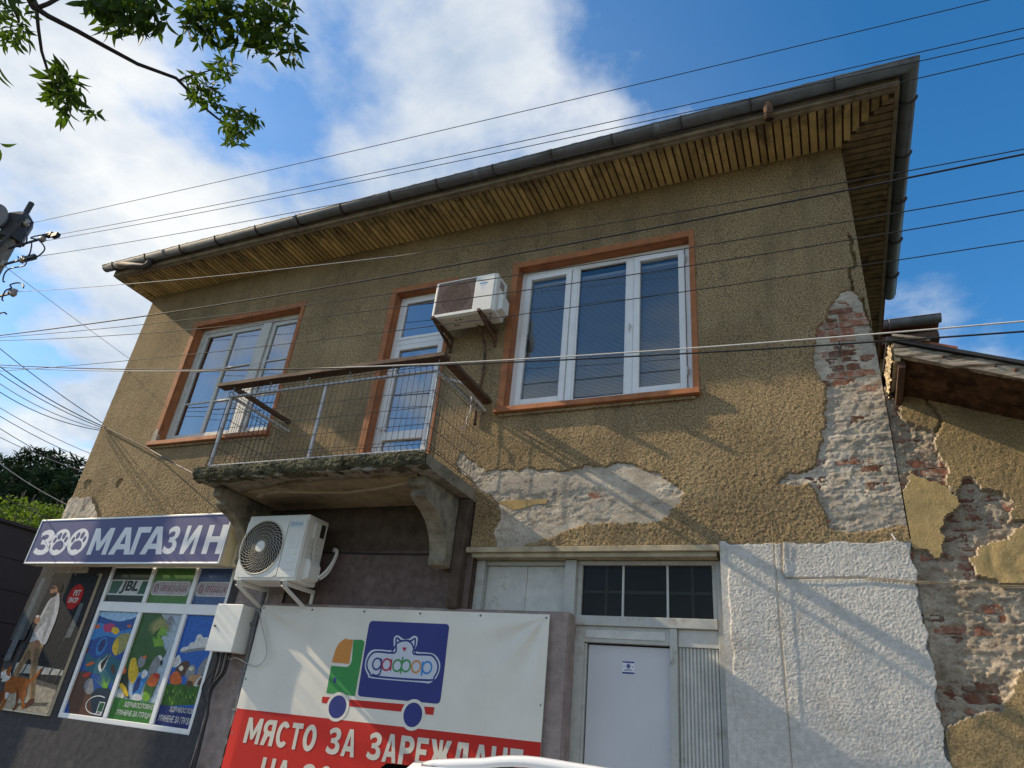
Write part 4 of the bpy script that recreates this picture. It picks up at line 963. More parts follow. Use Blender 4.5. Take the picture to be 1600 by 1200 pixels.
# ---- shop window with printed film on the panes
def shop_window():
    x0, x1, z0, z1 = -8.42, -6.27, 1.27, 3.07
    f = MB(); frame_rect(f, x0, x1, z0, z1, 0.055, 0.01, 0.08); f.box(x0+.055, x1-.055, 0.008, 0.078, 2.48, 2.595)
    for a, c in ((-7.665, -7.60), (-6.915, -6.85)): f.box(a, c, 0.009, 0.079, z0+.055, 2.48); f.box(a, c, 0.009, 0.079, 2.595, z1-.055)
    win = f.build('shop_window', MT['upvc'], house, bevel=0.005); lab(win, 'white framed shop window covered with printed film')
    S = crop(130, 870, 4.284); Y = 0.035
    cols = [(-8.365, -7.665), (-7.60, -6.915), (-6.85, -6.325)]
    g = lambda n, c, r=.4: flat(n, tuple(min(.7, x**1.12*1.08) for x in c), r, 0.0, 0.32, 26, 0.25)
    dkg = g('print_dark_green', (0.008, 0.03, 0.02)); grn = g('print_green', (0.085, 0.21, 0.055)); blu = g('print_steel_blue', (0.07, 0.125, 0.27)); wht = g('print_white', (0.55, 0.56, 0.56)); blk = g('print_black', (0.008, 0.008, 0.009))
    gbar = g('print_bar_green', (0.015, 0.10, 0.055)); pinkg = g('print_logo_grey', (0.42, 0.38, 0.40)); mar = g('print_maroon', (0.20, 0.035, 0.06))
    deep = g('print_deep_blue', (0.005, 0.07, 0.28)); sea = g('print_sea_blue', (0.02, 0.20, 0.48)); lt = g('print_light_blue', (0.30, 0.48, 0.66)); dsea = g('print_dark_sea', (0.006, 0.03, 0.06))
    yel = g('print_yellow', (0.62, 0.42, 0.03)); org = g('print_orange', (0.55, 0.13, 0.03)); mag = g('print_magenta', (0.42, 0.03, 0.14)); red = g('print_red', (0.45, 0.03, 0.02)); brn = g('print_brown', (0.10, 0.045, 0.03)); lgr = g('print_leaf', (0.17, 0.36, 0.04)); dgr = g('print_dark_leaf', (0.035, 0.11, 0.03)); gry = g('print_grey', (0.22, 0.23, 0.25)); bgr = g('print_grass', (0.04, 0.13, 0.02)); navy = g('print_navy', (0.012, 0.03, 0.15)); banner_g = g('print_banner_green', (0.04, 0.18, 0.035)); sky2 = g('print_sky', (0.01, 0.115, 0.42)); tan = g('print_tan', (0.40, 0.24, 0.12)); crm = g('print_cream', (0.62, 0.58, 0.48)); olive = g('print_olive', (0.28, 0.27, 0.10)); teal = g('print_teal', (0.01, 0.12, 0.17))
    T = lambda *a: [S(*p) for p in a]
    def quad(p, c, zlo, zhi, m, lay=0): p.pz([(c[0], zlo), (c[1], zlo), (c[1], zhi), (c[0], zhi)], m, lay)
    # upper row
    p = Print(Y); quad(p, cols[0], 2.595, 3.015, dkg); c = cols[0]
    p.pz([(c[0], 2.68), (c[1], 2.68), (c[1], 2.87), (c[0], 2.87)], wht, 1); p.pz([(c[0]+.02, 2.70), (-8.19, 2.70), (-8.14, 2.855), (c[0]+.02, 2.855)], gbar, 2); p.pz([(-7.82, 2.70), (c[1]-.01, 2.70), (c[1]-.01, 2.855), (-7.79, 2.855)], gbar, 2)
    p.text('JBL', -8.16, -7.82, 2.695, 2.86, blk, 3, 0.045, 0.12); o = p.done('pane', win); lab(o, 'dark green pane with black letters on a white bar')
    for c, m, l in ((cols[1], grn, 'green pane with a grey brand strip'), (cols[2], blu, 'blue pane with a grey brand strip')):
        p = Print(Y); quad(p, c, 2.595, 3.015, m)
        xe = c[0]+0.66
        R_ = [(c[0]+0.06+0.06*math.cos(t), 2.775+0.085*math.sin(t)) for t in np.linspace(math.pi/2, 3*math.pi/2, 10)]
        if xe > c[1]: xe = c[1]; R_ += [(xe, 2.69), (xe, 2.86)]
        else: R_ += [(xe-0.06+0.06*math.cos(t), 2.775+0.085*math.sin(t)) for t in np.linspace(-math.pi/2, math.pi/2, 10)]
        p.pz(R_, wht, 2); p.pz([(q[0]+(0.008 if q[0] < c[0]+.2 else -.008), 2.775+(q[1]-2.775)*.86) for q in R_], pinkg, 3)
        p.ring(c[0]+0.085, 2.775, 0.038, 0.052, 0.010, mar, 4); p.ring(c[0]+0.085, 2.775, 0.02, 0.03, 0.008, mar, 4)
        if c == cols[1]: p.text('VERSELE-LAGA', c[0]+0.14, c[0]+0.61, 2.738, 2.81, mar, 4, 0.005, 0.15)
        else: p.text('VERSELE-LAG', c[0]+0.14, c[1]-0.002, 2.738, 2.81, mar, 4, 0.005, 0.15)
        lab(p.done('pane', win), l)
    # fish tank film
    p = Print(Y); c = cols[0]; quad(p, c, 1.325, 2.48, deep)
    p.poly(T((100,368),(355,372),(340,410),(300,420),(250,432),(200,425),(150,410),(95,385)), lt, 1, 2)
    p.poly(T((60,470),(110,440),(180,470),(240,500),(320,480),(312,520),(240,545),(160,530),(100,540),(40,560)), sea, 1, 2)
    p.poly(T((20,640),(90,690),(160,640),(250,700),(262,690),(235,800),(190,850),(110,790),(20,760)), teal, 1, 2)
    p.poly(T((-55,800),(30,770),(70,880),(90,960),(130,1070),(-95,1068)), brn, 2, 2)
    p.poly(T((60,900),(140,880),(190,900),(130,1070),(60,1066)), dsea, 2, 2)
    p.poly(T((135,465),(160,448),(200,448),(215,470),(210,500),(180,505),(145,500)), mag, 3, 3); p.poly(T((200,470),(235,478),(242,500),(220,522),(190,500)), yel, 3, 2)
    p.poly(T((95,590),(120,550),(155,540),(160,580),(140,630),(105,660),(85,650)), sea, 3, 3); p.poly(T((100,600),(125,560),(150,550),(150,585),(132,620),(108,640)), navy, 4, 3)
    p.poly(T((200,590),(225,540),(270,512),(322,520),(300,590),(270,630),(225,655)), olive, 3, 3); p.poly(T((200,590),(235,545),(238,600),(222,660),(205,650),(195,620)), yel, 4, 2)
    p.poly(T((100,730),(130,690),(188,645),(165,690),(150,730),(115,775)), wht, 3, 2); p.poly(T((118,715),(140,690),(190,640),(155,700),(125,760)), blk, 4, 2)
    p.poly(T((15,725),(60,700),(78,712),(40,730)), org, 4, 2); p.poly(T((-5,795),(25,775),(58,778),(35,802),(5,806)), red, 4, 2); p.poly(T((75,460),(108,455),(115,470),(85,482)), org, 3, 2); p.poly(T((295,460),(322,455),(320,470),(300,472)), org, 3, 2)
    p.poly(T((185,735),(205,720),(215,760),(205,790),(190,765)), brn, 3, 2); p.poly(T((0,640),(30,600),(40,620),(20,650)), brn, 3, 2)
    for a, l in ((95, 60), (75, 75), (110, 55), (60, 60), (125, 60), (85, 80), (45, 40)):
        q = T((130+a*0.18, 880), (128+(a-85)*1.5+0, 880-l-30), (140+a*0.18, 880)); p.poly(q, lgr, 5)
    p.poly(T((20,830),(60,815),(70,900),(30,920),(5,880)), gry, 3, 2)
    p.ring(*wz(T((75,990)))[0], 0.19, 0.10, 0.012, wht, 6, 60, 290); x_, z_ = wz(T((98,1015)))[0]
    p.pz([(x_-.05, z_-.07), (x_+.05, z_-.07), (x_+.05, z_+.07), (x_-.05, z_+.07)], wht, 6); p.pz([(x_-.04, z_-.03), (x_+.04, z_-.03), (x_+.04, z_+.06), (x_-.04, z_+.06)], gbar, 7); p.text('JBL', x_-.035, x_+.035, z_-.062, z_-.036, blk, 7, 0.02)
    lab(p.done('pane', win), 'pane printed with tropical fish under water')
    # birds film
    p = Print(Y); c = cols[1]; quad(p, c, 1.325, 2.48, g('print_pale_sky', (0.34, 0.42, 0.50)))
    p.poly(T((388,378),(520,380),(560,440),(520,560),(560,640),(480,760),(330,780),(225,900),(245,770)), dgr, 1, 1)
    fc = S(430, 470)
    for ox, oy, a0, a1, n_, L, m_ in ((430, 470, 20, 330, 34, 125, dgr), (520, 470, -40, 215, 26, 100, olive), (500, 520, -80, 60, 16, 100, lgr), (420, 640, 90, 300, 20, 110, dgr), (480, 600, -30, 100, 16, 90, lgr), (590, 395, 230, 320, 8, 85, gry)):
        for k in range(n_):
            t = R(a0+(a1-a0)*k/max(1, n_-1)); l = L*random.uniform(.75, 1.0)
            ex, ey = ox+math.cos(t)*l, oy-math.sin(t)*l+l*.12
            if not (388 < ex+(ey-378)*0.5 < 660 and ey > 380 and ex-(-(ey-380)*0.325+388) > 4 and ex < 655-(ey-380)*0.31): continue
            p.poly([S(ox+math.sin(t)*4, oy+math.cos(t)*4), S(ox-math.sin(t)*4, oy-math.cos(t)*4), S((ox+ex)/2-math.sin(t)*5, (oy+ey)/2-math.cos(t)*5-4), S(ex, ey), S((ox+ex)/2+math.sin(t)*5, (oy+ey)/2+math.cos(t)*5-4)], m_, 2)
    bird = lambda pts, m, l: p.poly(T(*pts), m, l, 3)
    bird([(300,790),(318,700),(335,678),(355,680),(360,710),(372,760),(360,810),(335,850),(315,830)], yel, 4)
    bird([(370,690),(395,665),(420,675),(418,710),(395,740),(370,735)], gry, 4); bird([(395,672),(410,665),(428,660),(418,682)], org, 5)
    bird([(440,760),(460,710),(480,680),(505,660),(530,672),(528,700),(500,740),(480,790),(450,800)], gry, 5); bird([(505,662),(525,662),(534,680),(520,690)], wht, 6); bird([(518,700),(532,696),(530,722),(518,726)], blk, 6)
    bird([(240,800),(262,750),(285,738),(300,760),(305,820),(300,900),(310,945),(280,930),(245,850)], dkg, 4); bird([(245,860),(262,845),(290,880),(305,930),(285,930),(258,890)], yel, 5); bird([(258,758),(278,740),(292,752),(282,780),(265,785)], org, 5)
    bird([(330,900),(345,840),(385,780),(410,755),(435,765),(435,800),(405,860),(370,930),(335,940)], sea, 5); bird([(390,790),(412,757),(434,768),(428,800),(402,815)], wht, 6); bird([(335,900),(350,845),(385,800),(378,870),(345,910)], navy, 6)
    bird([(405,900),(425,840),(455,790),(490,780),(512,790),(505,830),(480,890),(450,950),(415,945)], dgr, 6); bird([(430,850),(455,795),(490,780),(512,790),(500,840),(470,870)], org, 7); bird([(470,790),(492,778),(514,790),(508,812),(485,810)], red, 8); bird([(400,930),(420,900),(450,930),(440,965),(405,965)], lgr, 7)
    bird([(330,930),(360,915),(395,935),(390,960),(330,960)], wht, 6); bird([(232,920),(255,905),(275,925),(265,950),(235,945)], crm, 6)
    zb = wz(T((300, 962)))[0][1]; p.pz([(c[0], 1.325), (c[1], 1.325), (c[1], zb), (c[0], zb+.02)], banner_g, 9)
    p.text('ЗДРАВОСЛОВНО', c[0]+0.19, c[1]-0.02, 1.455, 1.515, wht, 10, 0.015, 0.1); p.text('ХРАНЕНЕ ЗА ПТИЦИ', c[0]+0.10, c[1]-0.03, 1.365, 1.43, wht, 10, 0.015, 0.1)
    lab(p.done('pane', win), 'pane printed with parrots and a palm')
    # rodents film
    p = Print(Y); c = cols[2]; quad(p, c, 1.325, 2.48, sky2)
    cl = lambda pts: p.poly(T(*pts), wht, 1, 3)
    cl([(650,632),(670,605),(700,600),(720,575),(750,565),(760,530),(785,517),(805,540),(835,540),(842,575),(835,620),(760,628),(700,640)]); cl([(585,720),(600,690),(625,670),(640,655),(655,690),(650,720),(610,740)])
    p.poly(T((655,640),(700,620),(760,612),(830,605),(830,622),(760,630),(700,641)), gry, 2, 2)
    p.poly(T((520,880),(560,850),(640,850),(720,860),(790,850),(830,840),(790,990),(500,1000)), bgr, 2, 1)
    an = lambda pts, m, l: p.poly(T(*pts), m, l, 3)
    an([(610,770),(650,715),(690,695),(712,715),(700,770),(660,800),(625,800)], brn, 3); an([(580,840),(590,790),(625,765),(650,790),(660,840),(620,855)], org, 4); an([(640,745),(662,728),(672,748),(655,765)], crm, 5)
    an([(680,800),(700,750),(725,722),(750,735),(750,780),(715,810)], gry, 3); an([(705,750),(722,735),(740,745),(725,765)], crm, 4)
    an([(760,790),(775,740),(810,690),(850,665),(870,690),(840,760),(800,790)], gry, 3); an([(690,855),(705,810),(745,790),(790,792),(805,815),(785,855),(730,865)], tan, 5); an([(745,860),(765,820),(795,800),(808,822),(790,855),(765,868)], wht, 6); an([(765,855),(775,825),(800,805),(805,835),(790,862)], brn, 7); an([(690,855),(700,830),(730,835),(735,862),(700,868)], brn, 6)
    for k in range(70):
        x = random.uniform(525, 800); y = random.uniform(860, 985); p.poly([S(x-4, y+14), S(x+random.uniform(-8, 8), y-16), S(x+4, y+14)], random.choice([lgr, dgr, bgr]), 7)
    zb = wz(T((600, 1000)))[0][1]; p.pz([(c[0], 1.325), (c[1], 1.325), (c[1], zb), (c[0], zb)], navy, 8)
    p.text('ЗДРАВОСЛОВ', c[0]+0.16, c[1]-0.004, 1.46, 1.52, wht, 10, 0.015, 0.1); p.text('ХРАНЕНЕ ЗА ГРИЗА', c[0]+0.03, c[1]-0.004, 1.365, 1.43, wht, 10, 0.015, 0.1)
    lab(p.done('pane', win), 'pane printed with guinea pigs under a blue sky')
shop_window()

# ---- shop door niche: blind transom, glazed transom, door, ribbed side panel
def niche():
    d0, d1 = 0.16, 0.22
    f = MB()
    f.box(-3.18, -3.09, d0-.06, d1+.05, 2.60, 3.125); f.box(-2.235, -2.125, d0-0.075, d1+.05, 0, 3.125); f.box(-3.09, -2.235, d0-.02, d1, 3.085, 3.125)
    f.box(-2.125, -0.85, d0-.03, d1, 3.09, 3.125); f.box(-0.86, -0.81, d0-.03, d1+.04, 0, 3.125); f.box(-2.125, -2.08, d0-.02, d1, 2.63, 3.09); f.box(-0.895, -0.86, d0-.02, d1, 2.63, 3.09)
    f.box(-2.125, -0.86, d0-0.045, d1, 2.545, 2.63); f.box(-2.125, -1.20, d0-.02, d1, 2.405, 2.545)
    f.box(-1.265, -1.20, d0-0.035, d1, 0, 2.545); f.box(-2.125, -2.03, d0-.03, d1, 0, 2.405); f.box(-2.055, -2.01, d0+.0, d1+.02, 0, 2.40)
    fr = f.build('door_frame', MT['greypaint'], house, bevel=0.005); lab(fr, 'peeling grey white timber frame round the shop door')
    b = MB(); b.box(-2.02, -1.30, d0-0.028, d0-0.021, 2.44, 2.51); b.build('moulding', MT['oldwhite'], fr, bevel=0.004)
    for a, c in ((-3.085, -2.675), (-2.655, -2.24)):
        b = MB(); b.box(a, c, d0+.02, d0+.04, 2.60, 3.082); b.build('blind_pane', MT['oldwhite'], fr)
    b = MB(); b.box(-2.675, -2.655, d0+.005, d0+.045, 2.60, 3.083); b.build('glazing_bar', MT['oldwhite'], fr, bevel=0.003)
    for x in (-1.69, -1.285):
        b = MB(); b.box(x-.009, x+.009, d0+.0, d0+.03, 2.632, 3.088); b.build('glazing_bar', MT['oldwhite'], fr)
    for a, c in ((-2.078, -1.70), (-1.68, -1.295), (-1.275, -0.897)):
        b = MB(); b.box(a, c, d0+.015, d0+.018, 2.632, 3.088); b.build('pane', MT['glass_dirty'], fr)
    gr = MB()
    for x in (-1.87, -1.08): gr.box(x-.012, x+.012, d0+.075, d0+.09, 2.60, 3.12)
    gr.box(-2.1, -0.88, d0+.072, d0+.087, 2.85, 2.875); gr.build('window_bars', MT['greypaint'], fr)
    b = MB(); b.box(-2.07, -0.87, d0+.13, d0+.15, 2.55, 3.15); b.build('transom_backing', MT['acdark'], fr)
    # door leaf
    d = MB(); d.box(-2.0, -1.268, d0+.025, d0+.06, 0.12, 2.39); dr = d.build('door', MT['doorwhite'], house, bevel=0.004); lab(dr, 'plain white shop door with a small notice')
    p = Print(d0+.0235); S = k7
    x0, z1 = wz([S(630, 815)], d0+.025)[0]; x1, z0 = wz([S(672, 862)], d0+.025)[0]
    ink = flat('notice_blue', (0.035, 0.06, 0.22)); pap = flat('notice_paper', (0.66, 0.67, 0.72)); p.pz([(x0, z0), (x1, z0), (x1, z1), (x0, z1)], pap, 0); h = z1-z0; w = x1-x0
    p.pz([(x0, z1-h*.12), (x1, z1-h*.12), (x1, z1), (x0, z1)], ink, 1); p.pz([(x0, z0), (x1, z0), (x1, z0+h*.14), (x0, z0+h*.14)], ink, 1)
    p.disc((x0+x1)/2, z0+h*.62, w*.13, h*.15, ink, 1); p.ring((x0+x1)/2, z0+h*.62, w*.2, h*.2, w*.03, ink, 1)
    for k in (-1, 1): p.pz([((x0+x1)/2+k*w*.28, z0+h*.55), ((x0+x1)/2+k*w*.45, z0+h*.55), ((x0+x1)/2+k*w*.45, z0+h*.6), ((x0+x1)/2+k*w*.28, z0+h*.6)], ink, 1)
    for k, t in enumerate((.24, .32)): p.pz([(x0+w*.15, z0+h*t), (x1-w*.15, z0+h*t), (x1-w*.15, z0+h*(t+.035)), (x0+w*.15, z0+h*(t+.035))], ink, 1)
    p.done('notice', dr)
    b = MB(); b.box(-1.95, -1.93, d0-.03, d0+.025, 1.08, 1.10); b.box(-1.95, -1.83, d0-.045, d0-.03, 1.075, 1.105); b.build('handle', MT['galv'], dr, bevel=0.004)
    # ribbed panel at the right
    b = MB(); b.box(-1.198, -0.862, d0-.01, d1, 2.40, 2.543); b.build('top_board', MT['oldwhite'], fr, bevel=0.004)
    b = MB(); b.box(-1.2, -0.862, d0+.018, d0+.04, 0.05, 2.40); b.build('backing_board', MT['oldwhite'], fr)
    x = -1.196
    me = None
    while x < -0.87:
        w = 0.030
        if me is None:
            b = MB(); b.prism_x([(0, 0)], 0, 0) if False else None
            b.add([(x, d0+.02, 0.1), (x+.007, d0+.002, 0.1), (x+w-.009, d0+.002, 0.1), (x+w-.002, d0+.02, 0.1), (x, d0+.02, 2.395), (x+.007, d0+.002, 2.395), (x+w-.009, d0+.002, 2.395), (x+w-.002, d0+.02, 2.395)], [(0,1,5,4), (1,2,6,5), (2,3,7,6), (3,0,4,7), (4,5,6,7), (0,3,2,1)])
            o = b.build('slat', MT['oldwhite'], fr); me = o.data; c0 = WLOC[o.name].copy(); xx = x
        else: put(me, 'slat', fr, (c0.x+x-xx, c0.y+random.uniform(-.002, .002), c0.z))
        x += w
niche()

# ================================================================== NEIGHBOURING HOUSE
def neighbour():
    nb = thing('neighbour_house', 'low decaying house with bare brick, fallen ochre plaster and a splintered roof edge', 'house', (2.6, 3.0, 0))
    n1 = crop(1380, 620, 4.286); n2 = crop(1420, 880, 3.75); Y0 = 0.02
    w = lambda c, pts: wz([c(*p) for p in pts], Y0)
    P1 = w(n1, [(118,-60),(130,60),(115,110),(150,165),(215,190),(330,240),(350,240),(345,300),(350,360),(380,390),(430,440),(440,490),(405,560),(430,620),(490,660),(500,610),(540,560),(565,540),(600,565),(625,590),(700,640),(780,645),(840,690),(850,760),(835,850),(943,835),(2600,900),(2600,-200),(118,-200)])
    P2 = w(n1, [(165,500),(200,525),(260,545),(330,575),(390,590),(450,640),(500,670),(518,710),(515,750),(450,790),(405,820),(400,880),(405,960),(410,1040),(390,1078),(330,1055),(270,1040),(210,1035),(100,985),(100,930),(100,800),(100,650),(165,590)])
    P3 = w(n1, [(960,838),(880,900),(800,950),(720,970),(620,1060),(580,1080),(620,1150)])+w(n2, [(385,10),(395,75),(450,95),(520,120),(600,130),(675,130),(2000,160),(2000,-300)])
    P4 = w(n2, [(200,960),(250,940),(350,900),(450,860),(540,870),(580,790),(620,680),(650,640),(675,660),(2000,700),(2000,2400),(0,2400)])
    x0, x1, z0, z1 = 0.648, 3.2, 0.0, 4.62
    res = 0.0115
    xs = np.concatenate([axis(x0, 1.75, res), axis(1.75, x1, 0.04)[1:]]); zs = np.concatenate([axis(z0, 1.3, 0.05)[:-1], axis(1.3, z1, res)])
    X, Z = np.meshgrid(xs, zs, indexing='ij'); Xw, Zw = wobble(X, Z, 11, 0.06, 2.0); Xw, Zw = wobble(Xw, Zw, 34, 0.035, 71.0)
    m1, m2, m3, m4 = [inpoly(Xw, Zw, p) for p in (P1, P2, P3, P4)]
    m2 = m2 & ~m1; m3 = m3 & ~m1; m4 = m4 & ~m3
    def mh(X, Z):
        lump = fbm(X, Z*1.3, 12, 4, 0.6, 21.); big = fbm(X, Z, 3.4, 3, 0.5, 33.); fine = fbm(X, Z, 50, 2, 0.5, 3.)
        rg = 1-np.abs(2*fbm(X, Z*1.2, 14, 4, .6, 57.)-1); st = lambda n, t, k=22: np.clip((n-t)*k, 0, 1)
        y = 0.055-0.012*st(lump, .50)-0.010*np.clip((big-0.46)*4, -0.8, 1)-0.008*st(fbm(X, Z*1.5, 8, 5, .66, 87.), .52, 26)-0.016*(rg-.62)-0.006*fine
        course = np.abs((Z/(BRICK_H+JOINT)) % 1.0-0.5)
        y = y+0.008*np.clip(course*4-1.3, 0, 1)
        return np.clip(y, 0.002, 0.10)
    lum = fbm(X, Z, 60, 2, 0.6, 5.)
    Y = mh(X, Z)
    Y = np.where(m1, 0.006-0.0075*lum-0.010*fbm(X, Z, 3, 3, 0.5, 9.), Y)
    Y = np.where(m4, 0.008-0.007*fbm(X, Z, 24, 3, 0.6, 6.)-0.022*fbm(X, Z, 4, 3, 0.5, 2.), Y)
    Y = np.where(m2, 0.002-0.002*lum-.006*fbm(X, Z, 4, 2, .5, 3.), Y)
    swirl = np.abs(np.sin(18*np.hypot(X-1.75, Z-3.05)+3*fbm(X, Z, 5, 2)))
    Y = np.where(m3, 0.008-0.011*swirl*fbm(X, Z, 7, 3, 0.5, 4.)*1.2, Y)
    dk = segdist(X+(fbm(X, Z, 20, 2)-.5)*.04, Z, w(n1, [(255,0),(330,70),(345,100),(390,140),(375,190),(350,240)])); Y = np.where(dk < 0.009, Y+0.03, Y)
    al = lambda m: m[:-1,:-1] & m[1:,:-1] & m[1:,1:] & m[:-1,1:]
    inn1, inn2, inn3, inn4 = al(m1), al(m2), al(m3), al(m4)
    base = ~(inn1 | inn2 | inn3 | inn4)
    wall = grid_obj('wall', xs, zs, Y, base, MT['nb_mortar'], nb); lab(wall, 'bare brick and mortar wall')
    lab(grid_obj('plaster_sheet', xs, zs, Y, inn1, MT['nb_stucco'], wall), 'pebbly ochre plaster under the roof edge')
    lab(grid_obj('plaster_sheet', xs, zs, Y, inn2, MT['nb_yellow'], wall), 'smooth yellow plaster flap at the joint')
    lab(grid_obj('plaster_sheet', xs, zs, Y, inn3, MT['nb_yellow'], wall), 'yellow plaster with trowelled swirls')
    lab(grid_obj('plaster_sheet', xs, zs, Y, inn4, MT['nb_stucco'], wall), 'lower ochre plaster')
    mb = lambda gx, gz: ~(inpoly(gx, gz, P1) | inpoly(gx, gz, P2) | inpoly(gx, gz, P3) | inpoly(gx, gz, P4))
    lay_bricks(wall, None, 0.67, 1.75, 1.35, 4.55, 0.044, mh, mb, 290)
    b = MB(); b.box(0.66, 6.0, 0.14, 6.0, 0, 4.45); b.box(3.15, 6.0, 0.03, 0.14, 0, 4.3); b.build('wall_core', MT['nb_stucco'], nb)
    # roof edge: split timber, chipboard underneath, foam end
    zr = lambda x: 4.70-0.40*(x-0.68)
    yv = -0.60
    bm = MB(); N = 90; h = 0.105
    for i in range(N+1):
        x = 0.70+3.4*i/N; z = zr(x)
        for k, (dy, dz) in enumerate(((0, -h), (0.0, -h*.66), (0, -h*.33), (0, 0), (0.055, 0), (0.055, -h))):
            bm.v.append((x, yv+dy+(float(fbm(x*.35, k*2.3, 16, 4, .7, 3.))-.5)*.022, z+dz+(float(fbm(x*.5, k*1.9, 9, 3, .6, 7.))-.5)*.016))
    for i in range(N):
        for k in range(6): bm.f.append((i*6+k, i*6+(k+1) % 6, (i+1)*6+(k+1) % 6, (i+1)*6+k)); bm.m.append(0)
    bm.f.append((0,1,2,3,4,5)); bm.m.append(0); bm.f.append(tuple(N*6+k for k in range(5,-1,-1))); bm.m.append(0)
    lab(bm.build('verge_board', MT['greywood'], nb), 'split grey timber along the roof edge')
    b = MB(); 
    for (x, r) in ((1.02, .016), (1.33, .014), (1.45, .018)):
        b.tube([(x, yv-.001, zr(x)-.045), (x, yv-.012, zr(x)-.045)], [r, r*.5], 8)
    kind(b.build('knot', MT['darkwood'], bpy.data.objects['verge_board']), 'stuff')
    b = MB(); b.add([(0.70, yv+.056, zr(.70)-.075), (4.1, yv+.056, zr(4.1)-.075), (4.1, 0.05, zr(4.1)-.155), (0.70, 0.05, zr(.70)-.155), (0.70, yv+.056, zr(.70)-.06), (4.1, yv+.056, zr(4.1)-.06), (4.1, 0.05, zr(4.1)-.14), (0.70, 0.05, zr(.70)-.14)], [(0,1,2,3), (4,7,6,5), (0,4,5,1), (1,5,6,2), (2,6,7,3), (3,7,4,0)])
    lab(b.build('roof_underside', MT['osb'], nb), 'dark chipboard under the roof edge')
    for x in (0.74, 1.9, 3.0):
        b = MB(); b.bar((x, yv+.06, zr(x)-.14), (x, 0.06, zr(x)-.20), 0.05, 0.09); b.build('rafter_end', MT['darkwood'], nb)
    # crumbling end
    vs = []; fs = []; na, nb_ = 26, 12
    for i in range(na+1):
        for j in range(nb_+1):
            y = yv+0.005+(0.62)*i/na; zt_ = zr(.70)-0.005+0.05*i/na; zb_ = zr(.70)-.13-.06*i/na
            z = zb_+(zt_-zb_)*j/nb_
            vs.append((0.672+(float(fbm(y, z, 34, 3, .7, 3.))-.5)*.05, y, z+(float(fbm(y, z, 20, 2, .6, 8.))-.5)*.02))
    for i in range(na):
        for j in range(nb_): fs.append((i*(nb_+1)+j, (i+1)*(nb_+1)+j, (i+1)*(nb_+1)+j+1, i*(nb_+1)+j+1))
    b = MB(); b.add(vs, fs); b.box(0.69, 0.735, yv+.03, 0.0, zr(.7)-.15, zr(.7)+.01); lab(b.build('foam_edge', MT['foam'], nb), 'crumbling pale end of the roof')
    # roof skin and a few slipped tiles
    b = MB(); A = [(0.66, yv-.03), (4.2, yv-.03), (4.2, 6.0), (0.66, 6.0)]
    b.add([(x, y, zr(x)+.005+.06*max(0, y)) for x, y in A]+[(x, y, zr(x)+.035+.06*max(0, y)) for x, y in A], [(0,3,2,1), (4,5,6,7), (0,1,5,4), (1,2,6,5), (2,3,7,6), (3,0,4,7)]); rf = b.build('roof', MT['tar'], nb); lab(rf, 'black felt roof')
    for k in range(1):
        x = 0.98+0.30*k; b = MB(); b.box(-.15, .15, 0, .42, 0, .022)
        c, s = math.cos(-0.38), math.sin(-0.38); b.v = [(x+p[0]*c-p[2]*s, yv-.02+p[1], zr(x)+.04+p[0]*s+p[2]*c+.012*(k % 2)) for p in b.v]; b.build('roof_tile', MT['tile_red'] if k < 1 else MT['tar'], rf)
    b = MB(); b.bar((0.70, yv-.02, zr(.70)+.05), (0.95, yv-.03, zr(.95)+.065), 0.06, 0.02); b.build('loose_batten', MT['greywood'], rf)
MT['nb_mortar'] = mortar_mat('old_grey_brown_mortar', ((0.28, 0.225, 0.17), (0.46, 0.385, 0.295), (0.60, 0.52, 0.41)), (0.25, 0.18, 0.13))
neighbour()

def rear_house():
    r = thing('rear_house', 'roof corner of a house rising behind the low neighbour', 'house', (-1.0, 9.5, 0))
    # eave along x at y = 5; the end of its gutter shows
    b = MB(); b.box(-4.0, 1.9, 5.5, 12.0, 0, 7.9); b.build('wall', MT['nb_stucco'], r)
    b = MB(); b.box(-4.5, 2.1, 5.05, 12.3, 7.92, 8.06); b.build('eave', MT['darkwood'], r)
    b = MB(); pr = [(math.cos(t)*.1, math.sin(t)*.1) for t in [math.pi+math.pi*k/10 for k in range(11)]]
    n = 11; vs = [(-4.5, 4.98+c, 8.28+s) for c, s in pr]+[(2.16, 4.98+c, 8.28+s) for c, s in pr]
    b.add(vs, [(k, k+1, n+k+1, n+k) for k in range(n-1)]+[tuple(range(n, 2*n))]); b.tube([(-4.5, 4.88, 8.28), (2.16, 4.88, 8.28)], .012, 5)
    b.tube([(1.42, 4.98+c*1.05, 8.28+s*1.05) for c, s in pr], .012, 5); b.build('gutter', MT['gutter'], r)
    b = MB(); b.add([(-4.5, 5.0, 8.22), (2.14, 5.0, 8.22), (2.14, 12.4, 8.22), (-4.5, 12.4, 8.22), (-3.0, 8.7, 8.9), (0.6, 8.7, 8.9)], [(0,1,5,4), (1,2,5), (2,3,4,5), (3,0,4), (0,3,2,1)]); rf = b.build('roof', MT['tile_red'], r)
    b = MB(); b.tube([(1.98, 5.05, 8.30), (1.70, 5.7, 8.42)], [.06, .06], 8); b.build('ridge_tile', MT['tile_red'], rf, smooth=True)
rear_house()

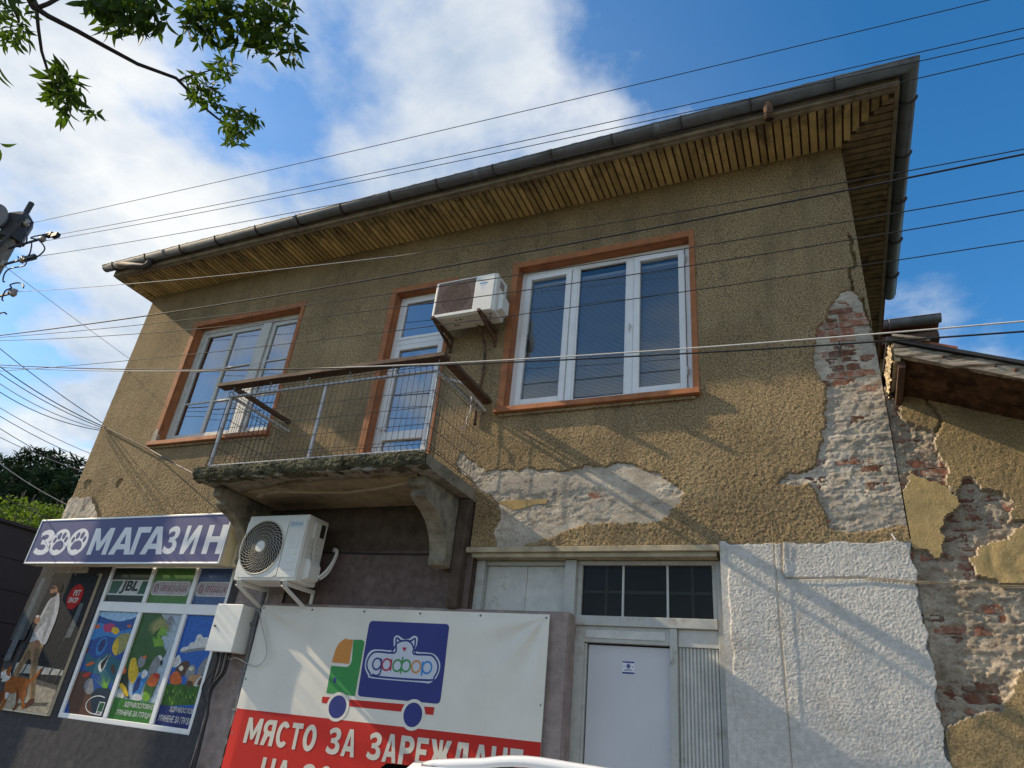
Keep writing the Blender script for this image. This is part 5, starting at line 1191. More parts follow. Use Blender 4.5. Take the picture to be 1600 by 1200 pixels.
# ================================================================== SIGNS AND BANNER
def shop_sign():
    X0, X1, Z0, Z1, YF, YB = -9.68, -6.20, 2.98, 3.575, -0.33, -0.16
    t = thing('shop_sign', 'long blue light box sign with white Cyrillic pet shop lettering over the shop window', 'sign', (-7.9, -0.16, 2.98))
    f = MB(); frame_rect(f, X0, X1, Z0, Z1, 0.022, YF-.008, YF+.03); f.build('frame', MT['signalu'], t, bevel=0.003)
    b = MB(); b.box(X0+.005, X1-.005, YF+.03, YB, Z0+.004, Z1-.004); b.build('housing', MT['signside'], t, bevel=0.004)
    blue = flat('sign_blue', (0.085, 0.088, 0.205), 0.5, 0.0); white = flat('sign_white', (0.70, 0.71, 0.74), 0.5, 0.0)
    p = Print(YF-.002); p.pz([(X0+.02, Z0+.02), (X1-.02, Z0+.02), (X1-.02, Z1-.02), (X0+.02, Z1-.02)], blue, 0); o = p.done('face', t)
    S = crop(40, 790, 4.444); q = lambda x, y: (lambda v: (v[0], v[2]))(W(S(x, y), YF))
    p = Print(YF-.002); zt, zb = 3.435, 3.095; H = zt-zb; SH = 0.0
    def letter(ch, x0, x1):
        p = Print(YF-.002); p.letter(ch, x0, x1, zb, zt, white, 1, SH); p.done('letter', t)
    letter('З', q(44, 345)[0], q(172, 290)[0])
    def oo(x0, x1):
        p = Print(YF-.002)
        cx = (x0+x1)/2; cz = (zb+zt)/2; rx = (x1-x0)/2; rz = H/2+0.005
        p.pz([(cx+rx*math.cos(k)+SH*rz*math.sin(k), cz+rz*math.sin(k)) for k in np.linspace(0, 2*math.pi, 36)[:-1]], white, 1)
        s = lambda u, v: (cx+u*rx+SH*v*rz, cz+v*rz)
        p.pz([s(*w_) for w_ in smooth_pts([(-.55, -.42), (-.42, -.08), (-.18, .06), (0.02, .1), (.22, .06), (.45, -.08), (.58, -.42), (.34, -.62), (0.02, -.54), (-.32, -.62)], 3)], blue, 2)
        for u, v, rr in ((-.60, .16, .15), (-.24, .46, .18), (.24, .48, .18), (.60, .18, .15)):
            c_ = s(u, v); p.disc(c_[0], c_[1], rr*rx*1.05, rr*rz*1.5, blue, 2, 16, -0.2)
        p.done('letter', t)
    oo(q(172, 260)[0], q(298, 260)[0]); oo(q(299, 255)[0], q(428, 255)[0])
    for ch, xa, xb in [('М', 422, 628), ('А', 572, 724), ('Г', 720, 880), ('А', 790, 945), ('З', 938, 1090), ('И', 1064, 1228), ('Н', 1218, 1405)]: letter(ch, q(xa, 340)[0], (q(xb, 150) if ch in 'МГЗИН' else q(xb, 335))[0])
    c = MB()
    for k, (xa, xb) in enumerate(((-9.1, -8.55), (-7.75, -7.1), (-6.7, -6.25))):
        P = [(xa, YB-.02, Z1-.01), (xa+(xb-xa)*.35, YB+.06, Z1+.07), (xa+(xb-xa)*.6, YB+.06, Z1+.06), (xb, YB-.02, Z1+.0)]
        c.tube([tuple(v) for v in smooth_pts(P, 4)][:13], .006, 5)
    c.build('cable', MT['cable_white'], t)
    for x in (-9.3, -8.2, -7.2, -6.35):
        b = MB(); b.bar((x, YB, 3.5), (x, 0.0, 3.5), .03, .03); b.build('hanger', MT['signalu'], t)
    b = MB(); b.box(-6.22, -6.05, -0.16, -0.03, 2.99, 3.42); b.build('side_trunking', MT['signside'], t, bevel=0.02)
shop_sign()

def poster():
    Y = -0.045
    S = crop(0, 860, 4); t = thing('poster', 'tall pet shop poster of a man walking a brown dog', 'poster', (-9.0, -0.04, 1.27))
    X0, X1, Z0, Z1 = -9.46, -8.53, 1.27, 2.93
    b = MB(); b.box(X0, X1, Y+.004, Y+.04, Z0, Z1); b.build('backing', flat('poster_edge', (0.60, 0.54, 0.42)), t)
    K = lambda n, c: flat(n, tuple(x**1.1*.85 for x in c), 0.6, 0.0, 0.4, 20, 0.1)
    bg = K('poster_dark', (0.030, 0.031, 0.036)); bg2 = K('poster_grey', (0.075, 0.08, 0.085)); gl = K('poster_glass', (0.14, 0.16, 0.175)); pav = K('poster_paving', (0.40, 0.36, 0.29)); sh = K('poster_shade', (0.13, 0.12, 0.11)); st = K('poster_light', (0.46, 0.46, 0.43)); red = K('poster_red', (0.50, 0.025, 0.022)); wh = K('poster_white', (0.62, 0.62, 0.60))
    skin = K('poster_skin', (0.36, 0.19, 0.12)); hair = K('poster_hair', (0.022, 0.015, 0.012)); shirt = K('poster_shirt', (0.50, 0.51, 0.53)); shirt2 = K('poster_shirt_fold', (0.33, 0.33, 0.34)); tan = K('poster_trousers', (0.33, 0.23, 0.13)); tan2 = K('poster_trousers_fold', (0.20, 0.14, 0.085)); dog = K('poster_dog', (0.33, 0.115, 0.03)); dog2 = K('poster_dog_dark', (0.17, 0.055, 0.02)); shoe = K('poster_shoe', (0.11, 0.04, 0.03))
    p = Print(Y); p.pz([(X0, Z0+.02), (X1, Z0+.02), (X1, Z1), (X0, Z1)], bg, 0)
    T = lambda *a: [S(*v) for v in a]
    p.poly(T((240,170),(330,175),(150,560),(60,560)), bg2, 1); p.poly(T((262,172),(290,172),(60,690),(20,690)), gl, 2); p.poly(T((470,380),(500,300),(400,560),(330,700)), bg2, 1); p.poly(T((500,330),(525,330),(440,545),(405,545)), gl, 2)
    P = lambda zz: zz
    p.pz([(X0, Z0+.02), (X1, Z0+.02), (X1, Z0+.28), (X0, Z0+.36)], pav, 3); p.pz([(X0, Z0+.36), (X1, Z0+.28), (X1, Z0+.33), (X0, Z0+.42)], sh, 3); p.pz([(X0, Z0+.42), (X1, Z0+.44), (X1, Z0+.50), (X0, Z0+.54)], st, 3)
    for k in range(5): p.pz([(X0+.15+.17*k, Z0+.34), (X0+.17+.17*k, Z0+.34), (X0+.27+.17*k-.04, Z0+.53), (X0+.235+.17*k-.04, Z0+.53)], bg2, 4)
    p.pz([(X0+.3, Z0+.06), (X1-.08, Z0+.10), (X1-.05, Z0+.14), (X0+.35, Z0+.10)], sh, 4)
    m = lambda pts, c, l, n=3: p.poly(T(*pts), c, l, n)
    m([(335,215),(355,195),(385,195),(395,215),(388,245),(372,262),(350,262),(335,250),(328,235)], hair, 7); m([(318,240),(335,222),(355,225),(362,245),(360,268),(345,285),(325,292),(314,280),(316,262)], skin, 8); m([(314,270),(330,268),(348,262),(358,268),(350,285),(328,296),(316,286)], hair, 9); m([(318,232),(345,224),(348,236),(322,244)], bg, 9, 1); m([(340,270),(370,262),(372,290),(338,300)], skin, 6)
    m([(320,300),(345,282),(368,270),(374,310),(370,360),(352,430),(320,510),(285,585),(258,580),(240,560),(190,575),(198,545),(225,490),(245,430),(275,370),(300,325)], shirt, 8); m([(330,330),(345,340),(320,440),(285,540),(262,575),(272,520),(300,430)], shirt2, 9); m([(330,300),(350,310),(320,390),(262,470),(235,500),(212,540),(200,540),(230,470),(280,390)], shirt2, 9)
    m([(218,430),(235,405),(252,410),(250,440),(235,460),(218,452)], skin, 9); m([(226,412),(240,404),(248,412),(236,420)], wh, 10); m([(212,570),(240,560),(252,580),(240,610),(218,612)], skin, 9)
    m([(190,575),(215,560),(262,580),(272,600),(255,640),(238,700),(232,780),(222,850),(216,930),(188,930),(186,850),(188,760),(196,690),(180,680),(150,720),(122,775),(105,800),(88,770),(100,740),(140,670),(165,620)], tan, 7); m([(220,620),(250,620),(225,760),(215,900),(196,920),(200,800),(205,700)], tan2, 8); m([(165,640),(190,620),(190,670),(150,700),(115,770),(104,770)], tan2, 8)
    m([(190,930),(214,925),(212,948),(180,975),(150,985),(158,965)], shoe, 8); m([(92,775),(110,790),(120,815),(98,815)], shoe, 6)
    m([(75,790),(120,790),(165,800),(182,820),(178,850),(150,870),(90,890),(55,895),(32,880),(34,830),(52,800)], dog, 10); m([(160,810),(200,800),(235,765),(258,735),(262,745),(240,785),(205,820),(176,830)], dog, 10); m([(8,790),(12,760),(35,745),(58,750),(72,775),(60,805),(30,822),(10,815)], wh, 11); m([(45,745),(72,715),(76,735),(66,765)], dog, 12, 1); m([(12,742),(22,728),(32,748),(18,760)], dog, 12, 1); m([(40,750),(60,755),(68,780),(50,785)], dog, 12); m([(8,800),(18,796),(16,812),(8,812)], hair, 12, 1)
    m([(120,860),(165,850),(170,890),(150,940),(160,970),(148,990),(135,985),(138,950),(118,900)], dog, 11); m([(108,870),(140,880),(112,940),(112,975),(88,1000),(78,995),(100,960)], dog2, 10); m([(34,870),(60,880),(45,930),(30,970),(5,1000),(-2,990),(20,940)], dog, 10); m([(6,880),(32,880),(20,930),(2,960),(-6,950)], dog2, 9); m([(38,890),(60,890),(50,920),(36,930)], wh, 12)
    x0, z0 = wz([S(470, 290)], Y)[0]; p.disc(x0, z0, 0.142, 0.155, red, 6, 40)
    p.text('PET', x0-.045, x0+.085, z0+.015, z0+.085, wh, 7, 0.03, 0.0); p.text('SHOP', x0-.10, x0+.085, z0-.075, z0-.008, wh, 7, 0.03, 0.0)
    p.done('print', t)
    b = MB(); 
    for x in (X0+.02, X0+.47, X1-.02): b.tube([(x, Y-.004, Z1-.02), (x, Y+.0, Z1-.02)], .008, 6)
    b.build('eyelets', MT['galv'], t)
poster()

def conform(o, f):
    """lay a flat print on waved cloth: cut it fine, then follow the cloth"""
    bm = bmesh.new(); bm.from_mesh(o.data); bmesh.ops.triangulate(bm, faces=bm.faces[:])
    for _ in range(6):
        ed = [e for e in bm.edges if e.calc_length() > .08]
        if not ed: break
        bmesh.ops.subdivide_edges(bm, edges=ed, cuts=1); bmesh.ops.triangulate(bm, faces=[f_ for f_ in bm.faces if len(f_.verts) > 3])
    c = WLOC[o.name]
    for v in bm.verts: v.co.y += float(f(np.float64(v.co.x+c.x), np.float64(v.co.z+c.z)))
    bm.to_mesh(o.data); bm.free()
def banner():
    Y = -0.098; X0, X1, Z0, Z1 = -5.63, -2.285, 0.55, 2.59
    t = thing('banner', 'large white and red vinyl banner with a toy truck logo beside the shop door', 'banner', (-3.95, -0.08, 0.55))
    wht = flat('banner_white', (0.69, 0.665, 0.60), 0.45); red = flat('banner_red', (0.50, 0.024, 0.018), 0.45); nav = flat('banner_navy', (0.030, 0.042, 0.195), 0.45); grn = flat('banner_green', (0.04, 0.26, 0.075), 0.45); org = flat('banner_orange', (0.58, 0.24, 0.06), 0.45); cyan = flat('banner_cyan', (0.02, 0.21, 0.55), 0.45); pale = flat('banner_pale', (0.52, 0.57, 0.66), 0.45); crim = flat('banner_crimson', (0.42, 0.025, 0.075), 0.45)
    def wave(x, z):
        r = -0.010*np.sin(x*2.1+.6)-0.006*np.sin(z*2.6+x*1.3)
        # creases pulled out from the corner eyelets
        for ex, ez, s in ((X0+.03, Z1-.03, 1), (X1-.05, Z1-.03, -1)):
            dx = (x-ex)*s; dz = ez-z; d = np.hypot(dx, dz)+1e-4; a = np.arctan2(dz, dx)
            r = r-0.020*np.exp(-d*1.3)*np.sin(a*9)
        e = np.minimum(np.minimum(x-X0, X1-x), Z1-z); return r*np.clip(e/.12, 0, 1)
    # cloth
    xs = axis(X0, X1, 0.02); zs = axis(Z0, Z1, 0.02); X, Z = np.meshgrid(xs, zs, indexing='ij')
    zred = lambda x: 1.585-(x-X0)*0.0
    ZR = wz([(372, 1107)], Y)[0][1]*.5+wz([(848, 1160)], Y)[0][1]*.5
    k = int(np.argmin(np.abs(zs-ZR))); zs[k] = ZR; X, Z = np.meshgrid(xs, zs, indexing='ij')
    rr = np.zeros((len(xs)-1, len(zs)-1), bool); rr[:, k:] = True
    yy = Y+wave(X, Z)
    cl = grid_obj('cloth', xs, zs, yy, rr, wht, t); cl2 = grid_obj('red_band', xs, zs, yy, ~rr, red, t)
    b = MB(); b.box(X0+.01, X1-.01, Y+.034, Y+.042, Z0, Z1-.01); b.build('backing', MT['oldwhite'], t)
    p = Print(0.0); B = crop(500, 960, 6.314); q = lambda pts: wz([B(*v) for v in pts], Y)
    def rrect(pts, r):                                      # rounded corners
        P = [np.array(v) for v in q(pts)]; out = []
        n = len(P)
        for i in range(n):
            a, c, d = P[i-1], P[i], P[(i+1) % n]; u = (a-c)/np.linalg.norm(a-c); v = (d-c)/np.linalg.norm(d-c)
            for k in range(6):
                s = k/5; out.append(c+u*r*(1-s)**2+v*r*s**2)
        return out
    p.pz(rrect([(490,62),(1285,98),(1185,885),(358,805)], .045), nav, 1)
    p.pz(q([(330,250),(415,250),(437,270),(435,300),(335,803),(55,775),(105,505),(265,518),(297,490),(310,450)]), grn, 1)
    p.pz(smooth_pts(q([(118,473),(140,380),(170,310),(210,265),(265,247)]), 3, True)[:13]+q([(327,247),(322,280),(283,487)]), org, 1)
    p.pz(q([(128,620),(158,623),(150,675),(125,672)]), nav, 2)
    p.pz(q([(18,810),(95,815),(80,880),(10,870)]), red, 1); p.pz(q([(280,838),(830,885),(800,960),(280,905)]), red, 1); p.pz(q([(1025,908),(1130,916),(1118,993),(1040,985)]), red, 1)
    for cx, cy, rx, ry in ((165, 910, 83, 115), (912, 990, 94, 122)):
        c = q([(cx, cy)])[0]; e = q([(cx+rx, cy), (cx, cy-ry)]); R0 = math.hypot(e[0][0]-c[0], e[0][1]-c[1]); R1 = math.hypot(e[1][0]-c[0], e[1][1]-c[1]); rad = (R0+R1)/2
        p.disc(c[0], c[1], rad*1.28, rad*1.28, wht, 3, 40); p.disc(c[0], c[1], rad, rad, nav, 4, 40)
    # badge: pill with a rounded crest with two points
    out = q([(540,345),(715,355),(730,320),(728,240),(755,208),(785,215),(830,245),(885,240),(920,215),(950,215),(968,240),(960,300),(945,365),(1090,380),(1150,410),(1185,470),(1185,540),(1150,625),(1080,678),(1000,672),(520,630),(470,600),(440,530),(445,460),(475,385)])
    inn = q([(560,368),(735,380),(752,320),(752,250),(765,232),(800,262),(850,258),(900,262),(935,240),(945,255),(938,320),(925,390),(1080,400),(1130,425),(1165,490),(1160,560),(1125,620),(1070,650),(545,612),(490,580),(460,520),(465,460),(500,400)])
    def inset(P, f): c = np.mean(np.array(P), 0); return [c+(np.array(v)-c)*f for v in P]
    p.pz(smooth_pts(out, 3), pale, 2); p.stroke([tuple(v) for v in smooth_pts(inn, 3)]+[tuple(inn[0])], .018, nav, 3)
    arch = q([(722,385),(735,330),(770,280),(845,258),(900,280),(925,330),(928,395)]); p.stroke(smooth_pts(arch, 4, True)[:25], .016, nav, 4)
    h = q([(835,345)])[0]; s = .022; p.pz([(h[0], h[1]-s), (h[0]-s, h[1]+.2*s), (h[0]-.8*s, h[1]+.9*s), (h[0]-.3*s, h[1]+.9*s), (h[0], h[1]+.5*s), (h[0]+.3*s, h[1]+.9*s), (h[0]+.8*s, h[1]+.9*s), (h[0]+s, h[1]+.2*s)], crim, 5)
    # the word, drawn as rings and stems
    def ring(c, r, m): p.ring(c[0], c[1], r*.68, r*.70, .016, m, 6)
    zc = lambda pt: q([pt])[0]
    c = zc((560, 488)); ring(c, .083, nav); a = q([(606,435),(600,545),(585,590),(550,605),(510,590)]); p.stroke(a, .017, nav, 6)
    c = zc((655, 495)); ring(c, .083, crim); p.stroke(q([(708,440),(692,556)]), .017, crim, 6)
    c = zc((762, 505)); ring(c, .083, grn); c = zc((848, 508)); ring(c, .083, grn); p.stroke(q([(820,420),(792,585)]), .017, grn, 6)
    c = zc((950, 516)); ring(c, .083, org); c = zc((1058, 525)); ring(c, .083, cyan); p.stroke(q([(1018,465),(1000,606)]), .017, cyan, 6)
    # lettering on the red band
    N = crop(300, 960, 2.667); g = lambda x, y: wz([N(x, y)], Y)[0]
    cap = flat('banner_letters', (0.60, 0.57, 0.50), 0.45)
    L = [('М', 218, 318), ('Я', 300, 372), ('С', 375, 440), ('Т', 425, 490), ('О', 460, 530), ('З', 555, 625), ('А', 600, 668), ('З', 692, 765), ('А', 738, 818), ('Р', 812, 875), ('Е', 880, 950), ('Ж', 940, 1062), ('Д', 1070, 1155), ('А', 1155, 1225), ('Н', 1215, 1300), ('Е', 1310, 1385)]
    # heights in metres on the cloth
    zt = g(250, 430)[1]; zb = g(222, 535)[1]
    xs0 = g(216, 535)[0]; xe = g(1385, 567)[0]
    txt = 'МЯСТО ЗА ЗАРЕЖДАНЕ'
    conform(p.done('print', t), lambda x, z: Y+wave(x, z)-0.0015)
    zt2 = g(310, 596)[1]
    def word(body, x0, x1, z0, z1):
        ws = [GW.get(c, 1.0) if c != ' ' else .55 for c in body]; k = (x1-x0)/(sum(ws)+.16*(len(ws)-1)); x = x0
        for c, w_ in zip(body, ws):
            if c != ' ':
                p = Print(0.0); p.letter(c, x, x+w_*k, z0, z1, cap, 3); conform(p.done('letter', t), lambda x, z: Y+wave(x, z)-0.0015)
            x += (w_+.16)*k
    word('МЯСТО ЗА ЗАРЕЖДАНЕ', xs0, xe, zb, zt); word('НА ЗОО', g(290, 640)[0], g(660, 640)[0], zt2-(zt-zb), zt2)
    b = MB()
    for x in np.linspace(X0+.03, X1-.03, 6): b.tube([(x, Y-.006, Z1-.03), (x, Y+.002, Z1-.03)], .011, 8)
    for z in (0.9, 1.35, 1.85): 
        for x in (X0+.03, X1-.03): b.tube([(x, Y-.006, z), (x, Y+.002, z)], .011, 8)
    kind(b.build('eyelets', MT['pipe'], t), 'stuff')
banner()

# ================================================================== EQUIPMENT ON THE WALL
def rbox(b, x0, x1, y0, y1, z0, z1, m=None): b.box(x0, x1, y0, y1, z0, z1, m)
def ac_lower():
    X0, X1, Z0, Z1, YF, YB = -5.77, -4.935, 2.775, 3.475, -0.49, -0.15
    t = thing('air_conditioner', 'clean ivory air conditioner with round fan grille under the balcony', 'air conditioner', (-5.35, -0.15, 2.7), 'air conditioner units on the house front')
    b = MB(); b.box(X0, X1, YF+.012, YB, Z0, Z1); b.build('body', MT['acwhite'], t, bevel=0.012)
    cx, cz, r = -5.485, 3.125, 0.285
    # front panels with a round hole
    f = MB(); n = 48; x1p = -5.19
    ring = [(cx+r*math.cos(k), cz+r*math.sin(k)) for k in np.linspace(0, 2*math.pi, n+1)[:-1]]
    def sq(a):
        c, s = math.cos(a), math.sin(a); L = [((X0+.01-cx)/c if c < 0 else (x1p-cx)/c) if abs(c) > 1e-6 else 9, ((Z0+.03-cz)/s if s < 0 else (Z1-.05-cz)/s) if abs(s) > 1e-6 else 9]
        k = min(v for v in L if v > 0); return (cx+c*k, cz+s*k)
    sqp = [sq(a) for a in np.linspace(0, 2*math.pi, n+1)[:-1]]
    vs = [(p[0], YF, p[1]) for p in ring]+[(p[0], YF, p[1]) for p in sqp]+[(p[0], YF+.014, p[1]) for p in sqp]
    f.add(vs, [(k, (k+1) % n, n+(k+1) % n, n+k) for k in range(n)]+[(n+k, n+(k+1) % n, 2*n+(k+1) % n, 2*n+k) for k in range(n)]); f.build('fan_panel', MT['acwhite'], t)
    p = MB(); p.box(-5.18, X1-.012, YF, YF+.014, Z0+.03, Z1-.05); o = p.build('side_panel', MT['acwhite'], t, bevel=0.006)
    for z in (3.13, 3.055, 2.98, 2.90):
        q = MB(); q.box(-5.13, -4.99, YF-.004, YF+.002, z-.018, z+.018); q.build('louvre', MT['acwhite'], o, bevel=0.004)
    pr = Print(YF-.002); pr.pz([(-5.165, 3.33), (-4.985, 3.33), (-4.985, 3.40), (-5.165, 3.40)], flat('label_pale', (0.55, 0.62, 0.68)), 0); pr.text('Diplomat', -5.155, -4.99, 3.34, 3.39, flat('label_blue', (0.10, 0.24, 0.42)), 1, 0.0, 0.15); pr.done('label', o)
    b = MB(); b.tube([(cx, YF+.0105, cz), (cx, YF+.10, cz)], r+.004, 40); b.build('fan_cavity', MT['acdark'], t, smooth=False)
    fan = MB()
    for k in range(3):
        a0 = 2*math.pi*k/3; P = []
        for j in range(8): a = a0+j*.16; P.append((cx+.25*math.cos(a), YF+.018-.002*j*0, cz+.25*math.sin(a)))
        fan.add([(cx+.06*math.cos(a0), YF+.009, cz+.06*math.sin(a0))]+[(p[0], YF+.004+.005*(i/8), p[2]) for i, p in enumerate(P)]+[(cx+.06*math.cos(a0+.6), YF+.009, cz+.06*math.sin(a0+.6))], [tuple(range(10))])
    fan.build('fan_blade', MT['tar'], t)
    g = MB()
    for rr in np.linspace(.085, r, 6):
        P = [(cx+rr*math.cos(a), YF-.004-.012*(1-rr/r), cz+rr*math.sin(a)) for a in np.linspace(0, 2*math.pi, 41)]; g.tube(P, .0016, 4, cap=False)
    for k in range(34):
        a0 = 2*math.pi*k/34; P = []
        for j in range(9):
            s = j/8; rr = .06+(r-.06)*s; a = a0-1.15*s; P.append((cx+rr*math.cos(a), YF-.007-.012*(1-s), cz+rr*math.sin(a)))
        g.tube(P, .0021, 4, cap=False)
    P = [(cx+(r+.002)*math.cos(a), YF-.003, cz+(r+.002)*math.sin(a)) for a in np.linspace(0, 2*math.pi, 49)]; g.tube(P, .008, 6, cap=False)
    g.build('grille', MT['acgrille'], t, recalc=False)
    h = MB(); h.tube([(cx, YF-.012, cz), (cx, YF-.026, cz)], [.066, .058], 28); h.build('grille_hub', MT['acwhite'], t, bevel=.003)
    # right side: switch cover, ribs, valve cover
    s = MB(); s.box(X1-.002, X1+.004, YF+.06, YB-.04, Z0+.05, Z1-.03); o = s.build('side_plate', MT['acwhite'], t, bevel=.003)
    s = MB(); s.box(X1+.004, X1+.012, -.30, -.20, 3.28, 3.42); s.build('terminal_recess', MT['acdark'], o); s = MB(); s.box(X1+.005, X1+.03, -.38, -.29, 3.24, 3.42); s.build('terminal_cover', MT['acwhite'], o, bevel=.006)
    for z in (3.02, 3.08, 3.14, 3.20):
        s = MB(); s.box(X1+.003, X1+.008, -.40, -.22, z, z+.006); s.build('rib', MT['acgrille'], o)
    s = MB(); s.prism_y([(X1, 2.80), (X1+.085, 2.82), (X1+.085, 2.96), (X1+.05, 3.02), (X1, 3.03)], -.40, -.22); s.build('valve_cover', MT['acwhite'], t, bevel=.012)
    for a in (0, .045):
        c = MB(); P = smooth_pts([(X1+.06, -.23+a, 2.87), (X1+.10, -.17+a, 2.93), (X1+.13, -.11+a*.4, 3.06), (X1+.11, -.06+a*.3, 3.17+a*.3), (X1+.04, -.02, 3.20+a*.4), (X1-.03, .05, 3.16)], 4)[:21]; c.tube([tuple(v) for v in P], .014, 8); c.build('pipe', MT['acwhite'], t, smooth=True)
    c = MB(); c.tube([tuple(v) for v in smooth_pts([(X1+.03, -.33, 3.24), (X1+.035, -.34, 3.12), (X1+.03, -.31, 3.04), (X1+.05, -.25, 3.0)], 4)[:13]], .006, 5); c.build('cable', MT['acwhite'], t)
    for x in (-5.68, -5.06):
        b = MB(); b.bar((x, YF-.03, Z0-.022), (x, .0, Z0-.022), .035, .04); b.bar((x, YF-.01, Z0-.045), (x, -.01, Z0-.23), .03, .03); b.bar((x, -.012, Z0), (x, -.012, Z0-.30), .036, .02, None, (0,1,0)); b.build('bracket', MT['acwhite'], t, bevel=.003)
        b = MB(); b.tube([(x, YF-.035, Z0-.022), (x, YF-.03, Z0-.022)], .014, 8); b.box(x-.012, x+.012, YF-.034, YF-.028, Z0-.05, Z0-.03); b.build('bolt', MT['acdark'], t)
ac_lower()

def ac_upper():
    X0, X1, Z0, Z1, YF, YB = -3.89, -3.085, 5.80, 6.325, -0.43, -0.14
    t = thing('air_conditioner', 'older white air conditioner with square brown grille on rusty brackets between door and window', 'air conditioner', (-3.5, -0.14, 5.7), 'air conditioner units on the house front')
    b = MB(); b.box(X0, X1, YF+.01, YB, Z0, Z1); bo = b.build('body', MT['acold'], t, bevel=0.02)
    f = MB(); gx0, gx1, gz0, gz1 = -3.855, -3.36, 5.855, 6.295
    f.box(X0+.004, gx0, YF-.004, YF+.02, Z0+.012, Z1-.012); f.box(gx1, X1-.03, YF-.004, YF+.02, Z0+.012, Z1-.012); f.box(gx0, gx1, YF-.004, YF+.02, gz1, Z1-.012); f.box(gx0, gx1, YF-.004, YF+.02, Z0+.012, gz0); f.build('front_panel', MT['acold'], t, bevel=.006)
    c = MB(); c.box(gx0, gx1, YF+.008, YF+.012, gz0, gz1); c.build('coil', MT['coil'], t)
    g = MB()
    for k in range(28):
        z = gz0+(gz1-gz0)*k/27; g.box(gx0, gx1, YF-.002, YF+.003, z-.0018, z+.0018)
    for k in range(25):
        x = gx0+(gx1-gx0)*k/24
        for s in (0,): g.bar((x, YF-.003, gz0), (x, YF-.003, gz1), .0022, .002, None, (0,1,0))
    g.build('grille', MT['coil'], t, recalc=False)
    c = MB(); c.tube([((gx0+gx1)/2, YF+.004, (gz0+gz1)/2), ((gx0+gx1)/2, YF+.007, (gz0+gz1)/2)], .20, 32); c.build('fan_shroud', MT['rust'], t)
    pr = Print(YF-.0045); bl = flat('label_faded_blue', (0.12, 0.30, 0.50)); pr.text('POLAR', -3.30, -3.20, 6.18, 6.205, bl, 0, .01) if False else None
    pr.pz([(-3.30, 6.185), (-3.20, 6.185), (-3.20, 6.205), (-3.30, 6.205)], bl, 0); pr.pz([(-3.275, 6.11), (-3.235, 6.11), (-3.235, 6.15), (-3.275, 6.15)], flat('label_pale', (0.55, 0.62, 0.68)), 0); pr.pz([(-3.29, 6.165), (-3.21, 6.165), (-3.21, 6.172), (-3.29, 6.172)], bl, 0); pr.done('label', t)
    s = MB(); s.prism_y([(X1, 5.83), (X1+.07, 5.85), (X1+.07, 6.02), (X1+.03, 6.10), (X1, 6.10)], -.36, -.18); s.build('valve_cover', MT['acold'], t, bevel=.012)
    s = MB(); s.box(X1-.002, X1+.004, -.34, -.24, 6.17, 6.26); s.build('vent', MT['coil'], t)
    for x in (-3.83, -3.235):
        b = MB(); b.bar((x, YF-.07, Z0-.02), (x, .0, Z0-.02), .035, .035); b.bar((x, YF-.03, Z0-.03), (x, -.02, Z0-.15), .028, .028); b.bar((x, -.012, Z0), (x, -.012, Z0-.22), .03, .02, None, (0,1,0)); b.build('bracket', MT['rust'], t)
    b = MB()
    for x, y in ((-3.6, -.34), (-3.55, -.34), (-3.66, -.24), (-3.62, -.24), (-3.45, -.28), (-3.15, -.36), (-3.18, -.30)): b.box(x-.012, x+.012, y-.01, y+.01, Z0-.003, Z0+.002)
    kind(b.build('drain_holes', MT['acdark'], t), 'stuff')
    c = MB(); P = smooth_pts([(-3.42, -.20, Z0+.0), (-3.36, -.14, Z0-.10), (-3.335, -.05, Z0-.25), (-3.33, -.03, 5.2), (-3.36, -.03, 4.95), (-3.35, -.04, 4.6)], 4)[:21]; c.tube([tuple(v) for v in P], .015, 7); c.build('drain_pipe', MT['rust'], t, smooth=True)
ac_upper()

def meter_box():
    t = thing('meter_box', 'white steel meter box on the pier between shop window and banner', 'electric box', (-5.95, -0.06, 2.08))
    b = MB(); b.box(-6.115, -5.75, -0.24, -0.04, 2.085, 2.56); b.build('body', MT['boxwhite'], t, bevel=.005)
    b = MB(); b.box(-6.12, -5.748, -0.256, -0.242, 2.08, 2.566); d = b.build('door', MT['boxwhite'], t, bevel=.006)
    b = MB(); b.tube([(-6.07, -.256, 2.335), (-6.07, -.268, 2.335)], .010, 8); b.bar((-6.078, -.266, 2.335), (-6.055, -.266, 2.325), .008, .006); b.build('lock', MT['acdark'], d)
meter_box()

def conduit():
    t = thing('conduit', 'grey plastic conduit pipe running down beside the banner', 'pipe', (-5.6, -.06, 1.0))
    P = [W((414, 925), -.06), W((408, 945), -.06), W((398, 975), -.065), W((383, 1050), -.065), W((370, 1110), -.07)]
    x = P[-1][0]; P.append(np.array([x+.0, -.07, 0.6])); P.append(np.array([x, -.07, 0.0]))
    b = MB(); b.tube([tuple(p) for p in P], .026, 10); b.build('pipe', MT['pipe'], t, smooth=True)
    for p in (P[2], P[3], P[4]):
        b = MB(); b.box(p[0]-.04, p[0]+.04, -.10, -.03, p[2]-.012, p[2]+.012); b.build('clip', MT['pipe'], t, bevel=.003)
    b = MB(); b.tube([tuple(p+np.array([.006*math.sin(k*3), -.012+.004*math.cos(k*2), 0])) for k, p in enumerate([np.array([x+.0, -.07, 1.42-.05*j]) for j in range(24)])], .018, 6); b.build('foil_wrap', MT['acdark'], t)
conduit()

